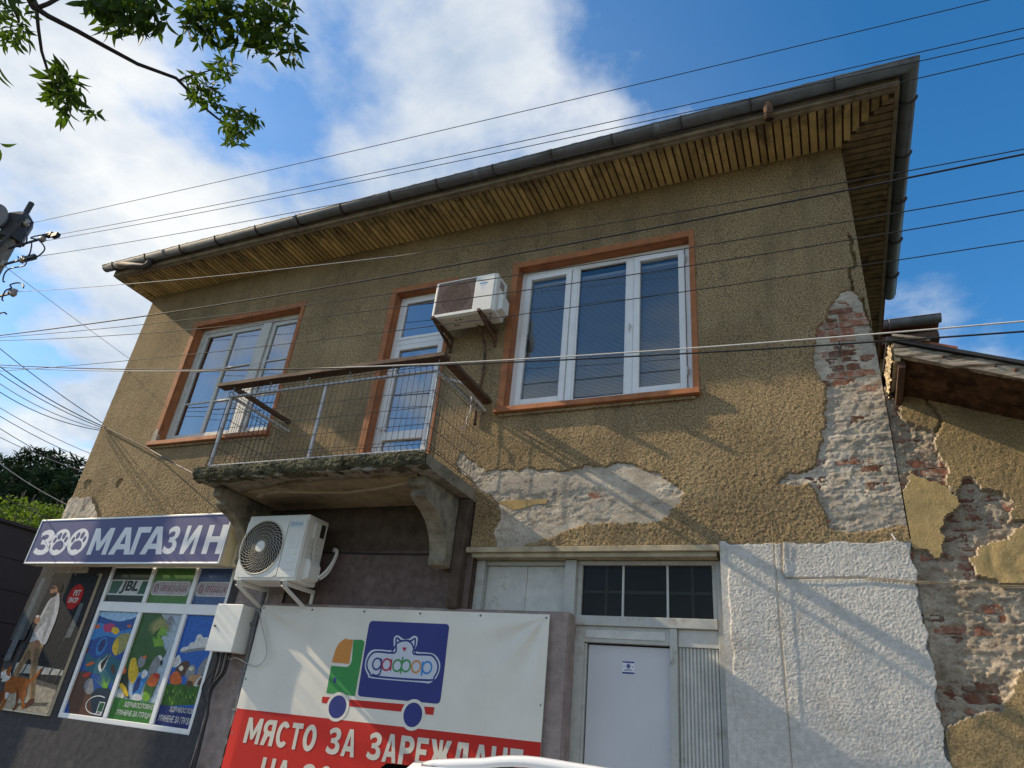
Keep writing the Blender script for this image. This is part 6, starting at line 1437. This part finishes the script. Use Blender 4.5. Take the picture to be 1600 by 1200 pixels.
def cable_bundle():
    t = thing('cable_bundle', 'sagging bundle of black cables hanging down below the meter box', 'cables', (-6.0, -.1, 1.0))
    for k in range(7):
        x = -6.06+.03*k; j = lambda: random.uniform(-.03, .03)
        P = [(x, -.14, 2.09), (x+.02+j(), -.13, 1.9), (-6.02+j()-(.12 if k == 0 else 0), -.12, 1.72), (-5.99+j()*.6, -.11, 1.48), (-5.98+j()*.6, -.11, 1.25), (-6.0+j(), -.1, .9), (-6.02+j(), -.1, .4), (-6.0+j(), -.08, 0)]
        b = MB(); b.tube([tuple(v) for v in smooth_pts(P, 4)[:29]], random.choice([.008, .010, .013]), 6); b.build('cable', MT['cable'], t, smooth=True)
    b = MB(); b.tube([tuple(v) for v in smooth_pts([W((400, 955), -.1), W((408, 975), -.12), W((417, 1015), -.14), W((410, 1035), -.13), W((395, 1040), -.12), W((370, 1028), -.12), W((358, 1025), -.14)], 5)[:31]], .005, 5); b.build('loose_wire', MT['cable_grey'], t)
cable_bundle()

# hooks and stubs in the wall
b = MB(); P = W((1316, 565), 0); b.tube([(P[0], .03, P[2]+.25), (P[0]+.005, -.02, P[2]+.08), (P[0]+.01, -.04, P[2]), (P[0]+.0, -.02, P[2]-.02)], .008, 6); b.tube([(P[0]-.02, .03, P[2]+.2), (P[0], -.02, P[2]+.03)], .006, 5)
tag(b.build('wall_hook', MT['rust'], None), 'rusty iron hook stuck in the bare bricks near the corner', 'hook')
b = MB(); P = W((1396, 840), 0); b.bar((P[0]-.01, -.03, P[2]+.02), (P[0]+.01, -.04, P[2]-.03), .018, .010); b.bar((P[0]-.01, .02, P[2]+.02), (P[0]-.01, -.03, P[2]+.02), .008, .008)
tag(b.build('wall_anchor', MT['galv'], None), 'small galvanised cable anchor at the top corner of the white roughcast', 'anchor')

# ================================================================== DARK BUILDING, HILL TREES
def dark_building():
    t = thing('dark_building', 'windowless dark grey panel clad building across the side lane', 'building', (-16, 6, 0))
    X = -12.0; top = 3.86
    b = MB(); b.box(-20, X-.03, -.6, 14, 0, top-.02); b.build('wall', MT['darkpanel'], t)
    me = None
    for z0 in np.arange(0.05, top-.1, 0.47):
        for y in np.arange(-0.6, 14, 3.66):
            z1 = min(z0+.462, top-.03)
            b = MB(); b.box(X-.03, X, y, y+3.652, z0, z1); b.build('panel', MT['darkpanel'], t, bevel=.004)
    b = MB(); b.box(-20.05, X+.03, -.65, 14.05, top-.02, top+.03); b.build('coping', MT['darkpanel'], t)
dark_building()

def leaf_cloud(b, c, r, n, size, rng, m=None, shape=1.0, droop=0.0):
    for _ in range(n):
        while True:
            p = [rng.uniform(-1, 1) for _ in range(3)]; d = p[0]**2+p[1]**2+p[2]**2
            if 0.15 < d < 1: break
        q = Vector((c[0]+p[0]*r[0], c[1]+p[1]*r[1], c[2]+p[2]*r[2]))
        a = Vector((rng.gauss(0, 1), rng.gauss(0, 1), rng.gauss(0, .7)-droop)).normalized(); u = a.orthogonal().normalized(); u.rotate(Matrix.Rotation(rng.uniform(0, 6.28), 3, a)); s = size*rng.uniform(.6, 1.3)
        b.add([q-a*s*.5, q+u*s*.22*shape, q+a*s*.5, q-u*s*.22*shape], [(0,1,2,3)], m)
def pine_mesh(seed, h):
    rng = random.Random(seed); t = MB(); t.tube([(0, 0, 0), (rng.uniform(-.1, .1), 0, h*.6), (0, 0, h*.97)], [h*.022, h*.014, .02], 7)
    c = MB(); z = h*.22
    while z < h*.98:
        s = (z-h*.22)/(h*.76); rad = h*.21*(1-s)+.10
        for k in range(max(4, int(9*(1-s*.5)))):
            a = rng.uniform(0, 6.28); L = rad*rng.uniform(.55, 1.1); d = Vector((math.cos(a), math.sin(a), .12)); p0 = Vector((0, 0, z))
            t.tube([p0, p0+d*L*.9], [.03, .01], 3, cap=False)
            for j in range(int(70*L/ (h*.1))+14):
                f = rng.uniform(.25, 1.02); q = p0+d*L*f+Vector((rng.gauss(0, .13), rng.gauss(0, .13), rng.gauss(.02, .10)))
                up = (d*.8+Vector((rng.gauss(0, .6), rng.gauss(0, .6), rng.uniform(-.1, .9)))).normalized(); w = up.orthogonal().normalized(); w.rotate(Matrix.Rotation(rng.uniform(0, 6.28), 3, up)); sz = rng.uniform(.14, .30) if f > .75 else rng.uniform(.25, .5)
                c.add([q, q+up*sz*.5+w*sz*.11, q+up*sz, q+up*sz*.5-w*sz*.11], [(0,1,2,3)])
        z += h*.035
    return t, c
def ground_z(x, y):
    ob = bpy.data.objects['hillside']
    X = x; Z = min(max((-X-20)/36, 0), 6)*1.35+min(max((-X-60)/60, 0), 4)*9-0.4
    return Z
def pines():
    protos = []
    for s in range(3):
        t, c = pine_mesh(s, 10.0); protos.append((t, c))
    built = {}
    spots = []
    for (px, py, r, k, l) in ((12, 706, 62, 0, 'pointed dark pine, leftmost of the hillside trees beside the utility pole'), (-22, 700, 60, 1, 'dark pine at the picture edge behind the utility pole'), (42, 700, 58, 1, 'broad dark pine second in the hillside row'), (68, 698, 57, 2, 'tallest dark pine in the middle of the hillside row'), (100, 703, 55, 0, 'dark pine with ragged crown nearest to the house corner'), (128, 712, 60, 2, 'dark pine half hidden behind the house corner'), (30, 722, 50, 2, 'lower dark pine in front of the row'), (82, 724, 49, 0, 'lower dark pine before the ragged one'), (112, 735, 46, 1, 'small dark pine close to the house corner'), (5, 735, 47, 1, 'small dark pine above the shrubs')):
        P = WR((px, py), r); x, y, zt = P; gz = ground_z(x, y); h = zt-gz
        t = thing('pine_tree', l, 'pine tree', (x, y, gz), 'dark pines on the hillside')
        sc = h/10.0
        if k not in built:
            tr, cr = protos[k]
            a = tr.build('trunk', MT['bark'], None, center=False); c = cr.build('crown', MT['needle'], None, recalc=False, center=False); built[k] = (a.data, c.data)
            for o in (a, c): o.parent = t; o.location = (0, 0, 0)
        else:
            for nme, me in zip(('trunk', 'crown'), built[k]):
                o = bpy.data.objects.new(nme, me); COL.objects.link(o); o.parent = t
        t.scale = (sc*random.uniform(1.0, 1.25), sc*random.uniform(1.0, 1.25), sc); t.rotation_euler[2] = random.uniform(0, 6.28)
pines()
def shrubs():
    rng = random.Random(4)
    for px, py, r, rad, l in ((10, 778, 24, 2.0, 'bright green shrub at the left edge above the dark building'), (45, 766, 25, 2.2, 'largest bright green shrub above the dark building'), (85, 783, 26, 1.9, 'bright green shrub by the house corner'), (118, 780, 27, 1.7, 'green shrub partly behind the house corner')):
        P = WR((px, py), r); gz = ground_z(P[0], P[1])
        t = thing('shrub', l, 'shrub', (P[0], P[1], gz), 'green shrubs behind the dark building')
        b = MB()
        for k in range(4): b.tube([(P[0], P[1], gz), (P[0]+rng.uniform(-.4, .4), P[1]+rng.uniform(-.4, .4), gz+(P[2]-gz)*.6), (P[0]+rng.uniform(-.9, .9), P[1]+rng.uniform(-.9, .9), P[2]-.2)], [.07, .05, .02], 5)
        b.build('trunk', MT['bark'], t)
        c = MB()
        for k in range(16):
            cc = (P[0]+rng.gauss(0, rad*.5), P[1]+rng.gauss(0, rad*.5), P[2]-rad*.75+rng.uniform(-.9, .5)*rad*.75); rr = rad*rng.uniform(.22, .42)
            leaf_cloud(c, cc, (rr, rr, rr*.8), 330, .12, rng, None, 1.6)
        c.build('crown', MT['bushleaf'], t, recalc=False)
shrubs()

# ================================================================== UTILITY POLE AND WIRES
PY = -1.2
def pole():
    B = W((2, 400), PY); x = B[0]; top = W((26, 338), PY)[2]
    t = thing('utility_pole', 'concrete utility pole with a black cap and ceramic insulators at the left edge', 'utility pole', (x, PY, 0))
    b = MB(); r0, r1 = .16, .13
    b.tube([(x, PY, 0), (x, PY, top-.6)], [r0, r1], 4); lab(b.build('shaft', MT['pole'], t, bevel=.02), 'square concrete shaft')
    b = MB(); b.tube([(x, PY, top-.62), (x, PY, top-.16), (x+.0, PY, top-.02)], [.20, .22, .09], 6); b.tube([(x+.02, PY, top-.05), (x+.03, PY, top+.24)], .05, 8); b.build('cap', MT['tar'], t)
    b = MB(); b.bar((x+.20, PY-.05, top-.25), (x+.05, PY-.22, top-1.3), .05, .05); b.build('brace', MT['tar'], t)
    pts = [(42, 348, 'a'), (68, 372, ''), (36, 405, ''), (22, 457, ''), (6, 412, '')]
    for px, py, _ in pts:
        p = W((px, py), PY); b = MB(); b.bar((x, PY, p[2]), tuple(p), .03, .03); b.build('insulator_pin', MT['tar'], t)
        b = MB(); b.tube([(p[0], PY, p[2]-.07), (p[0], PY, p[2]-.02), (p[0], PY, p[2]), (p[0], PY, p[2]+.05)], [.03, .055, .035, .045], 10); b.build('insulator', MT['ceramic'], t, smooth=True)
    def jump(pp, r=.012):
        b = MB(); b.tube([tuple(v) for v in smooth_pts([W(q, PY-.05*(i % 2)) for i, q in enumerate(pp)], 4)[:4*(len(pp)-1)+1]], r, 5); b.build('jumper_wire', MT['cable'], t)
    jump([(45,405),(60,400),(70,388),(60,375),(48,372),(60,368),(85,367)]); jump([(40,355),(42,375),(35,385),(33,372),(40,362)]); jump([(48,378),(47,395),(40,402),(28,401)]); jump([(8,440),(6,430),(15,420),(38,415),(39,405)]); jump([(5,470),(8,455),(18,450),(16,445),(30,442),(36,450)]); jump([(0,490),(6,488),(10,491)])
    for px, py in ((78, 367), (87, 368), (51, 402), (43, 404), (20, 456)):
        p = W((px, py), PY); b = MB(); b.box(p[0]-.07, p[0]+.07, PY-.035, PY+.035, p[2]-.035, p[2]+.035); b.build('clamp', MT['tar'], t)
    # street light on the far side of the pole
    c = W((-8, 341), PY-.3); b = MB(); b.tube([(x, PY, c[2]), tuple(c)], .03, 6); b.build('lamp_arm', MT['tar'], t)
    b = MB(); pr = []
    b.tube([(c[0]-.1, c[1]+.22, c[2]+.06), (c[0], c[1], c[2]), (c[0]+.03, c[1]-.06, c[2]-.01)], [.05, .24, .26], 20); b.build('lamp_head', MT['pipe'], t, smooth=False)
pole()
def wire(name, pts, r, m, label, ext=(0.0, 0.0), group='overhead wires in front of the house', cat='wire'):
    """pts: (px, py, depth) left to right; a smooth hanging line through them, carried on past the last one"""
    P = [W((a, b), y) for a, b, y in pts]
    X = np.array([p[0] for p in P]); n = len(P)
    deg = min(2, n-1); cy = np.polyfit(X, [p[1] for p in P], min(1, deg)); cz = np.polyfit(X, [p[2] for p in P], deg)
    xs = np.linspace(X[0]-ext[0], X[-1]+ext[1], 44)
    b = MB(); b.tube([(x, np.polyval(cy, x), np.polyval(cz, x)) for x in xs], r, 6)
    return tag(b.build(name, m, None, smooth=True), label, cat, group)
E_ = (0.0, 14.0)
wire('overhead_wire', [(42, 350, PY), (800, 178, PY), (1545, 0, PY)], .0045, MT['cable'], 'single topmost dark wire crossing the clouds well above the roof', E_)
wire('overhead_wire', [(88, 367, PY), (800, 224, PY), (1600, 44, PY)], .0045, MT['cable'], 'upper of the close pair of wires grazing the far end of the roof', E_)
wire('overhead_wire', [(62, 378, PY), (800, 234, PY), (1600, 59, PY)], .0045, MT['cable'], 'lower of the close pair of wires grazing the far end of the roof', E_)
wire('overhead_wire', [(50, 402, PY), (800, 263, PY), (1600, 84, PY)], .0045, MT['cable'], 'wire that passes along the front gutter of the house', E_)
wire('overhead_wire', [(24, 456, PY), (330, 432, PY), (620, 400, PY)], .0045, MT['cable_grey'], 'pale wire from the pole lying across the left soffit boards', (0, 0))
wire('overhead_wire', [(615, 401, PY), (1000, 341, PY), (1600, 233, PY)], .0045, MT['cable'], 'thin dark wire just above the right window, continuing a pale one', E_)
wire('overhead_wire', [(0, 524, PY), (760, 405, PY), (1600, 241, PY)], .008, MT['cable'], 'thickest dark cable across the wall above both windows', (1.5, 14))
wire('overhead_wire', [(0, 527, PY), (760, 437, PY), (1600, 298, PY)], .0045, MT['cable'], 'dark wire crossing the head of the right window', (1.5, 14))
wire('overhead_wire', [(0, 532, PY), (760, 462, PY), (1600, 328, PY)], .0045, MT['cable'], 'dark wire crossing the glass just below the head of the right window', (1.5, 14))
wire('overhead_wire', [(230, 560, PY-.05), (760, 500, PY), (1600, 375, PY)], .004, MT['cable'], 'thin wire crossing the upper third of the right window', (4.5, 14))
wire('overhead_wire', [(0, 574, PY-.1), (800, 562, PY-.1), (1600, 502, PY-.1)], .0058, MT['cable_white'], 'white twisted cable in front of the balcony handrail', (2.5, 14))
wire('overhead_wire', [(0, 570, PY-.12), (800, 566, PY-.12), (1600, 518, PY-.12)], .0065, MT['cable'], 'black cable beside the white twisted one before the balcony', (2.5, 14))
def drop(a, b_, r, m, l, sag=.05, g='service cables to the left house corner'):
    A = np.array(a); B = np.array(b_); P = []
    A = A+(A-B)*.35
    for k in range(25):
        s = k/24; p = A+(B-A)*s; p = p-np.array([0, 0, sag*4*s*(1-s)]); P.append(tuple(p))
    b = MB(); b.tube(P, r, 5); return tag(b.build('service_cable', m, None, smooth=True), l, 'cable', g)
e1 = W((160, 661), -.03)
drop(W((0, 540), PY), e1, .006, MT['cable'], 'steepest black cable dropping onto the left edge of the house')
drop(W((0, 563), PY), e1+np.array([.02, 0, -.05]), .0075, MT['cable'], 'thick black cable second to reach the left edge of the house', .1)
drop(W((0, 574), PY), e1+np.array([.03, 0, -.08]), .006, MT['cable'], 'thin black cable under the thick one at the left house edge', .1)
drop(W((0, 586), PY), e1+np.array([.01, 0, -.1]), .006, MT['cable_grey'], 'grey cable sagging to the left edge of the house', .14)
drop(W((0, 597), PY), e1+np.array([.0, 0, -.12]), .006, MT['cable'], 'lowest of the cables meeting at the left house edge', .16)
for a, c, m, l in (((0, 630), (160, 716), MT['cable_grey'], 'thin pale wire passing behind the left house corner'), ((0, 643), (160, 728), MT['cable'], 'dark wire over the pine tops behind the left house corner'), ((0, 662), (160, 752), MT['cable'], 'dark wire crossing the pine tops below the other one'), ((0, 676), (160, 745), MT['cable_grey'], 'faint wire just above the pine tops')):
    drop(W(a, 0.6), W(c, 3.0), .007, m, l, .1, 'wires behind the left house corner')
drop(W((0, 718), -.6), W((112, 792), .3), .0075, MT['cable_grey'], 'pale thick cable crossing in front of the dark pines', .06)
drop(W((5, 772), -.6), W((90, 812), -.10), .006, MT['cable'], 'dark cable before the bright shrubs ending at the shop sign', .05)
drop(W((12, 418), PY), W((210, 566), 2.0), .005, MT['cable_grey'], 'thin wire running from the pole down behind the house', .02)
b = MB(); A = e1+np.array([0, -.0, -.04]); P = [A, W((235, 703), -.05), W((275, 726), -.4), W((312, 745), -1.0)]
b.tube([tuple(p) for p in P], .010, 6); tag(b.build('service_cable', MT['cable'], None), 'black cable slung along the wall to the balcony edge', 'cable', 'service cables to the left house corner')
b = MB(); P = [W(p, -.03) for p in ((1223, 845), (1222, 895), (1228, 902), (1290, 905), (1352, 902), (1440, 909))]+[W((1520, 913), .0), W((1620, 917), .0)]
b.tube([tuple(p) for p in P], .0035, 5); b.tube([tuple(p+np.array([0, 0, -.012])) for p in P[4:]], .003, 5)
tag(b.build('wall_wire', MT['oldwire'], None), 'thin yellowed wire stapled across the white roughcast and brick', 'wire')
b = MB(); b.tube([tuple(W(p, -.035)) for p in ((1205, 815), (1208, 860), (1214, 900), (1222, 1000), (1232, 1120), (1238, 1200))], .0028, 5)
tag(b.build('wall_wire', MT['oldwire'], None), 'thin wire running straight down the white roughcast', 'wire')

# ================================================================== TREE WITH THE OVERHANGING BRANCH
def street_tree():
    t = thing('ash_tree', 'street tree whose drooping leafy twigs hang into the top left of the view', 'tree', (-6.2, -8.6, 0))
    Rg = 3.6; D = lambda px, r=Rg: Vector(WR(px, r))
    b = MB(); b.tube([(-6.2, -8.6, 0), (-6.1, -8.5, 1.5), (-5.9, -8.3, 3.0), (-5.3, -7.8, 4.6), (-5.1, -7.6, 6.5)], [.17, .15, .13, .10, .05], 10)
    b.tube([(-5.9, -8.3, 3.0), (-5.0, -7.2, 4.0), (-3.9, -6.3, 4.5), D((20, -60), 3.9), D((55, 12), 3.7)], [.10, .07, .045, .028, .017], 8)
    b.tube([(-5.0, -7.2, 4.0), (-4.4, -5.6, 5.2), D((240, -160), 4.4), D((300, -70), 4.2), D((370, -30), 4.1)], [.07, .05, .03, .02, .012], 7)
    b.build('trunk', MT['bark'], t, smooth=True)
    def br(pts, r0, r1, rr=None):
        P = [D(p) if len(p) == 2 else D(p[:2], p[2]) for p in pts]; b = MB(); b.tube(P, list(np.linspace(r0, r1, len(P))), 6); b.build('branch', MT['twig'], t, smooth=True)
    br([(50, 5), (57, 13), (75, 25), (120, 48), (165, 73), (215, 100), (275, 122), (295, 142), (315, 165), (340, 185), (358, 197)], .012, .004)
    br([(57, 15), (60, 45), (65, 80), (75, 112), (85, 132), (95, 145)], .008, .004); br([(95, 145), (115, 165), (133, 180)], .005, .002)
    br([(57, 13), (75, 6), (95, -5), (110, -30)], .010, .008); br([(278, 126), (300, 118), (328, 110)], .005, .003)
    br([(370, -30), (395, 10), (415, 40), (435, 65)], .008, .003); br([(395, 10), (350, 35), (320, 50)], .005, .002); br([(300, -70), (245, -20), (215, 15)], .009, .004); br([(20, -40), (20, 10), (30, 35)], .008, .004)
    # leaf shapes: folded, slightly curled lancets
    lm = []
    for k in range(4):
        vs = []; fs = []; N = 5; curl = (.2, .5, .9, .35)[k]
        for i in range(N+1):
            s = i/N; w = .15*math.sin(math.pi*min(1, s*1.05))**.8*(1.2-s*.5); z = -curl*s*s*.5; x = s-.12*curl*s*s
            vs += [(x, -w, z+w*.45), (x, 0, z), (x, w, z+w*.45)]
        for i in range(N):
            for j in range(2): fs.append((i*3+j, i*3+j+1, (i+1)*3+j+1, (i+1)*3+j))
        me = bpy.data.meshes.new('leaf'); me.from_pydata(vs, [], fs); me.materials.append(MT['leaf'])
        for p in me.polygons: p.use_smooth = True
        lm.append((me, vs, fs))
    rng = random.Random(11); L = []
    def clump(cx, cy, rx, ry, n, size=.075, r=Rg, dr=.22, down=.55, spread=1.0):
        for _ in range(int(n*1.45)):
            a = rng.uniform(0, 6.28); q = math.sqrt(rng.random()); px = (cx+math.cos(a)*q*rx, cy+math.sin(a)*q*ry)
            pos = D(px, r+rng.uniform(-dr, dr))
            # direction: fans outwards from the twig, hanging
            d = Vector((rng.gauss(0, 1), rng.gauss(0, 1), rng.gauss(-down, .6))).normalized()
            L.append((pos, d, size*rng.uniform(.7, 1.25), rng.uniform(0, 6.28)))
    clump(18, 25, 32, 38, 70, .05); clump(15, 55, 28, 18, 26, .045); clump(40, 62, 12, 8, 8, .05)
    clump(190, 2, 62, 26, 100, .08, down=1.1); clump(185, 30, 34, 20, 34, .085, down=1.6); clump(235, 30, 26, 24, 40, .08, down=1.5); clump(160, -5, 24, 20, 26, .08)
    clump(330, 10, 42, 30, 90, .075, down=.7); clump(375, 35, 60, 40, 120, .075, down=.7); clump(425, 55, 42, 40, 90, .07, down=.7); clump(430, 10, 34, 28, 60, .07); clump(310, 45, 26, 20, 34, .075, down=.9); clump(460, 85, 14, 16, 18, .06, down=.9)
    clump(95, 125, 18, 22, 40, .07); clump(115, 140, 12, 20, 26, .07); clump(88, 150, 16, 10, 20, .065); clump(100, 172, 9, 14, 12, .07, down=1.6); clump(145, 175, 10, 9, 12, .045, dr=.05)
    clump(312, 140, 22, 18, 60, .05); clump(335, 150, 12, 22, 30, .05); clump(348, 105, 20, 16, 60, .045); clump(300, 120, 16, 8, 16, .045)
    clump(370, 190, 28, 22, 90, .05); clump(372, 215, 18, 14, 34, .05); clump(395, 185, 14, 10, 20, .045)
    clump(-6, 104, 10, 5, 3, .10, down=.2); clump(-2, 232, 6, 12, 3, .08)
    # crown outside the picture
    for _ in range(24): clump(rng.uniform(-700, 250), rng.uniform(-900, -150), 90, 90, 34, .09, rng.uniform(3.8, 5.5), .5)
    def place(pos, d, s, tw):
        q = d.to_track_quat('X', 'Z').to_matrix() @ Matrix.Rotation(tw, 3, 'X'); return Matrix.Translation(pos) @ q.to_4x4() @ Matrix.Scale(s, 4)
    def seen(p):
        v = np.array(p)-CAM; z = v@CF; 
        return z > 0 and -20 < 800+FPX*(v@CR)/z < 1620 and -25 < 600-FPX*(v@CU)/z < 1220
    vis = [l for l in L if seen(l[0])]; hid = [l for l in L if not seen(l[0])]
    vis.sort(key=lambda l: -l[2]); base = WLOC[t.name]
    for l in vis[:300]:
        o = bpy.data.objects.new('leaf', rng.choice(lm)[0]); COL.objects.link(o); o.parent = t
        o.matrix_local = Matrix.Translation(-base) @ place(*l)
    b = MB()
    for l in vis[300:]+hid:
        me, vs, fs = rng.choice(lm); m = place(*l); b.add([m @ Vector(v) for v in vs], fs)
    kind(b.build('leaves', MT['leaf'], t, smooth=True, recalc=False), 'stuff')
street_tree()

# ================================================================== CAR AT THE KERB
def car():
    t = thing('parked_car', 'white estate car with roof rails parked at the kerb before the banner', 'car', (0.2, -2.75, 0))
    yc = -2.72; L0, L1 = -2.75, 1.75                        # nose towards the left
    def loft(name, st, m, par, caps=True):
        vs = []; fs = []; n = len(st[0][1])
        for x, pr in st: vs += [(x, yc+y, z) for y, z in pr]
        for i in range(len(st)-1):
            for k in range(n): fs.append((i*n+k, i*n+(k+1) % n, (i+1)*n+(k+1) % n, (i+1)*n+k))
        if caps: fs += [tuple(range(n)), tuple(range((len(st)-1)*n, len(st)*n))[::-1]]
        b = MB(); b.add(vs, fs); o = b.build(name, m, par, smooth=True); s = o.modifiers.new('sub', 'SUBSURF'); s.levels = 2; s.render_levels = 2; return o
    def body(w, zb, zt): return [(-w*.9, zb), (w*.9, zb), (w, zb+.14), (w*1.0, zb+(zt-zb)*.55), (w*.95, zt), (w*.5, zt+.02), (-w*.5, zt+.02), (-w*.95, zt), (-w*1.0, zb+(zt-zb)*.55), (-w, zb+.14)]
    o = loft('body', [(L0, body(.70, .30, .62)), (L0+.10, body(.80, .22, .74)), (L0+.55, body(.88, .2, .86)), (L0+1.1, body(.89, .2, .93)), (L0+2.2, body(.89, .2, .96)), (L1-.6, body(.89, .2, .98)), (L1-.1, body(.86, .22, .97)), (L1, body(.78, .32, .9))], MT['carwhite'], t)
    def cab(w0, w1, zb, zt): return [(-w0, zb), (w0, zb), (w0*.98, zb+(zt-zb)*.4), (w1, zt-.06), (w1*.82, zt-.012), (w1*.3, zt), (-w1*.3, zt), (-w1*.82, zt-.012), (-w1, zt-.06), (-w0*.98, zb+(zt-zb)*.4)]
    loft('cabin', [(-2.25, cab(.80, .74, .90, .97)), (-2.0, cab(.81, .68, .92, 1.22)), (-1.72, cab(.82, .64, .93, 1.43)), (-1.4, cab(.82, .64, .94, 1.462)), (-.5, cab(.82, .64, .95, 1.462)), (.4, cab(.82, .63, .95, 1.43)), (1.2, cab(.80, .60, .95, 1.33)), (1.62, cab(.77, .58, .95, 1.02))], MT['carblack'], t)
    b = MB()                                              # white roof sides over the doors
    for s in (-1, 1):
        P = [(-1.62, .60, 1.44), (-1.2, .60, 1.462), (-.5, .60, 1.462), (.4, .59, 1.43), (1.1, .57, 1.35)]
        vs = []
        for x, y, z in P: vs += [(x, yc+s*(y-.03), z+.006), (x, yc+s*(y+.055), z-.035), (x, yc+s*(y+.065), z-.08)]
        b.add(vs, [(3*i+k, 3*i+k+1, 3*i+k+4, 3*i+k+3) for i in range(4) for k in range(2)])
    o = b.build('roof_side', MT['carwhite'], t, smooth=True)
    for s in (-1, 1):
        y = yc+s*.575; P = smooth_pts([(-1.42, y, 1.43), (-1.30, y, 1.475), (-1.12, y, 1.50), (-.85, y, 1.494), (-.3, y, 1.477), (.5, y, 1.45), (.95, y, 1.42)], 4)[:25]
        b = MB(); n = len(P); vs = []; fs = []
        for i, p in enumerate(P):
            h = .020 if 2 < i < n-3 else .016; w = .019
            vs += [(p[0], p[1]-w, p[2]-h), (p[0], p[1]+w, p[2]-h), (p[0], p[1]+w, p[2]+h*.5), (p[0], p[1], p[2]+h), (p[0], p[1]-w, p[2]+h*.5)]
        for i in range(n-1):
            for k in range(5): fs.append((i*5+k, i*5+(k+1) % 5, (i+1)*5+(k+1) % 5, (i+1)*5+k))
        fs += [(0,1,2,3,4), tuple((n-1)*5+k for k in range(4,-1,-1))]; b.add(vs, fs); rail = b.build('roof_rail', MT['carwhite'], t, smooth=True)
        for xx in (-1.22, -.3, .6):
            q = MB(); q.box(xx-.05, xx+.05, y-.014, y+.014, 1.42, 1.49); q.build('rail_foot', MT['carblack'], rail, bevel=.006)
    b = MB(); b.add([(-2.2, yc-.66, 1.0), (-2.2, yc+.66, 1.0), (-1.74, yc+.55, 1.415), (-1.74, yc-.55, 1.415)], [(0,1,2,3)]); b.v = [(x-.02, y, z+.015) for x, y, z in b.v]; b.build('windscreen', MT['carglass'], t)
    for s in (-1, 1):
        for xa, xb in ((-1.5, -.45), (-.38, .55)):
            b = MB(); y = yc+s*.80; b.add([(xa-.15 if xa < -1 else xa, y+s*.025, 1.0), (xb, y+s*.025, 1.0), (xb, yc+s*.675, 1.38), (xa+.1, yc+s*.675, 1.36)], [(0,1,2,3)]); b.build('side_window', MT['carglass'], t)
        b = MB(); b.box(-1.52, -1.40, yc+s*.9-.02, yc+s*.9+.12*s, .98, 1.10) if s > 0 else b.box(-1.52, -1.40, yc-.9-.12, yc-.9+.02, .98, 1.10); b.build('mirror', MT['carwhite'], t, bevel=.02)
        b = MB(); b.box(L0+.0, L0+.16, yc+s*.62-.12, yc+s*.62+.12, .62, .72); b.build('headlight', MT['lamp_clear'], t, bevel=.02)
        b = MB(); b.box(L1-.12, L1+.01, yc+s*.66-.1, yc+s*.66+.1, .74, .92); b.build('tail_light', MT['lamp_red'], t, bevel=.02)
        for x in (L0+.85, L1-.85):
            b = MB(); b.tube([(x, yc+s*.92, .31), (x, yc+s*.70, .31)], .31, 28); w = b.build('wheel', MT['tyre'], t, bevel=.02)
            b = MB(); b.tube([(x, yc+s*.928, .31), (x, yc+s*.915, .31)], .2, 20); b.build('rim', MT['rim'], w)
    b = MB(); b.box(L0-.012, L0+.02, yc-.26, yc+.26, .36, .47); b.build('number_plate', MT['doorwhite'], t)
    t.rotation_euler[0] = -0.032                             # the car leans with the camber towards the kerb
car()
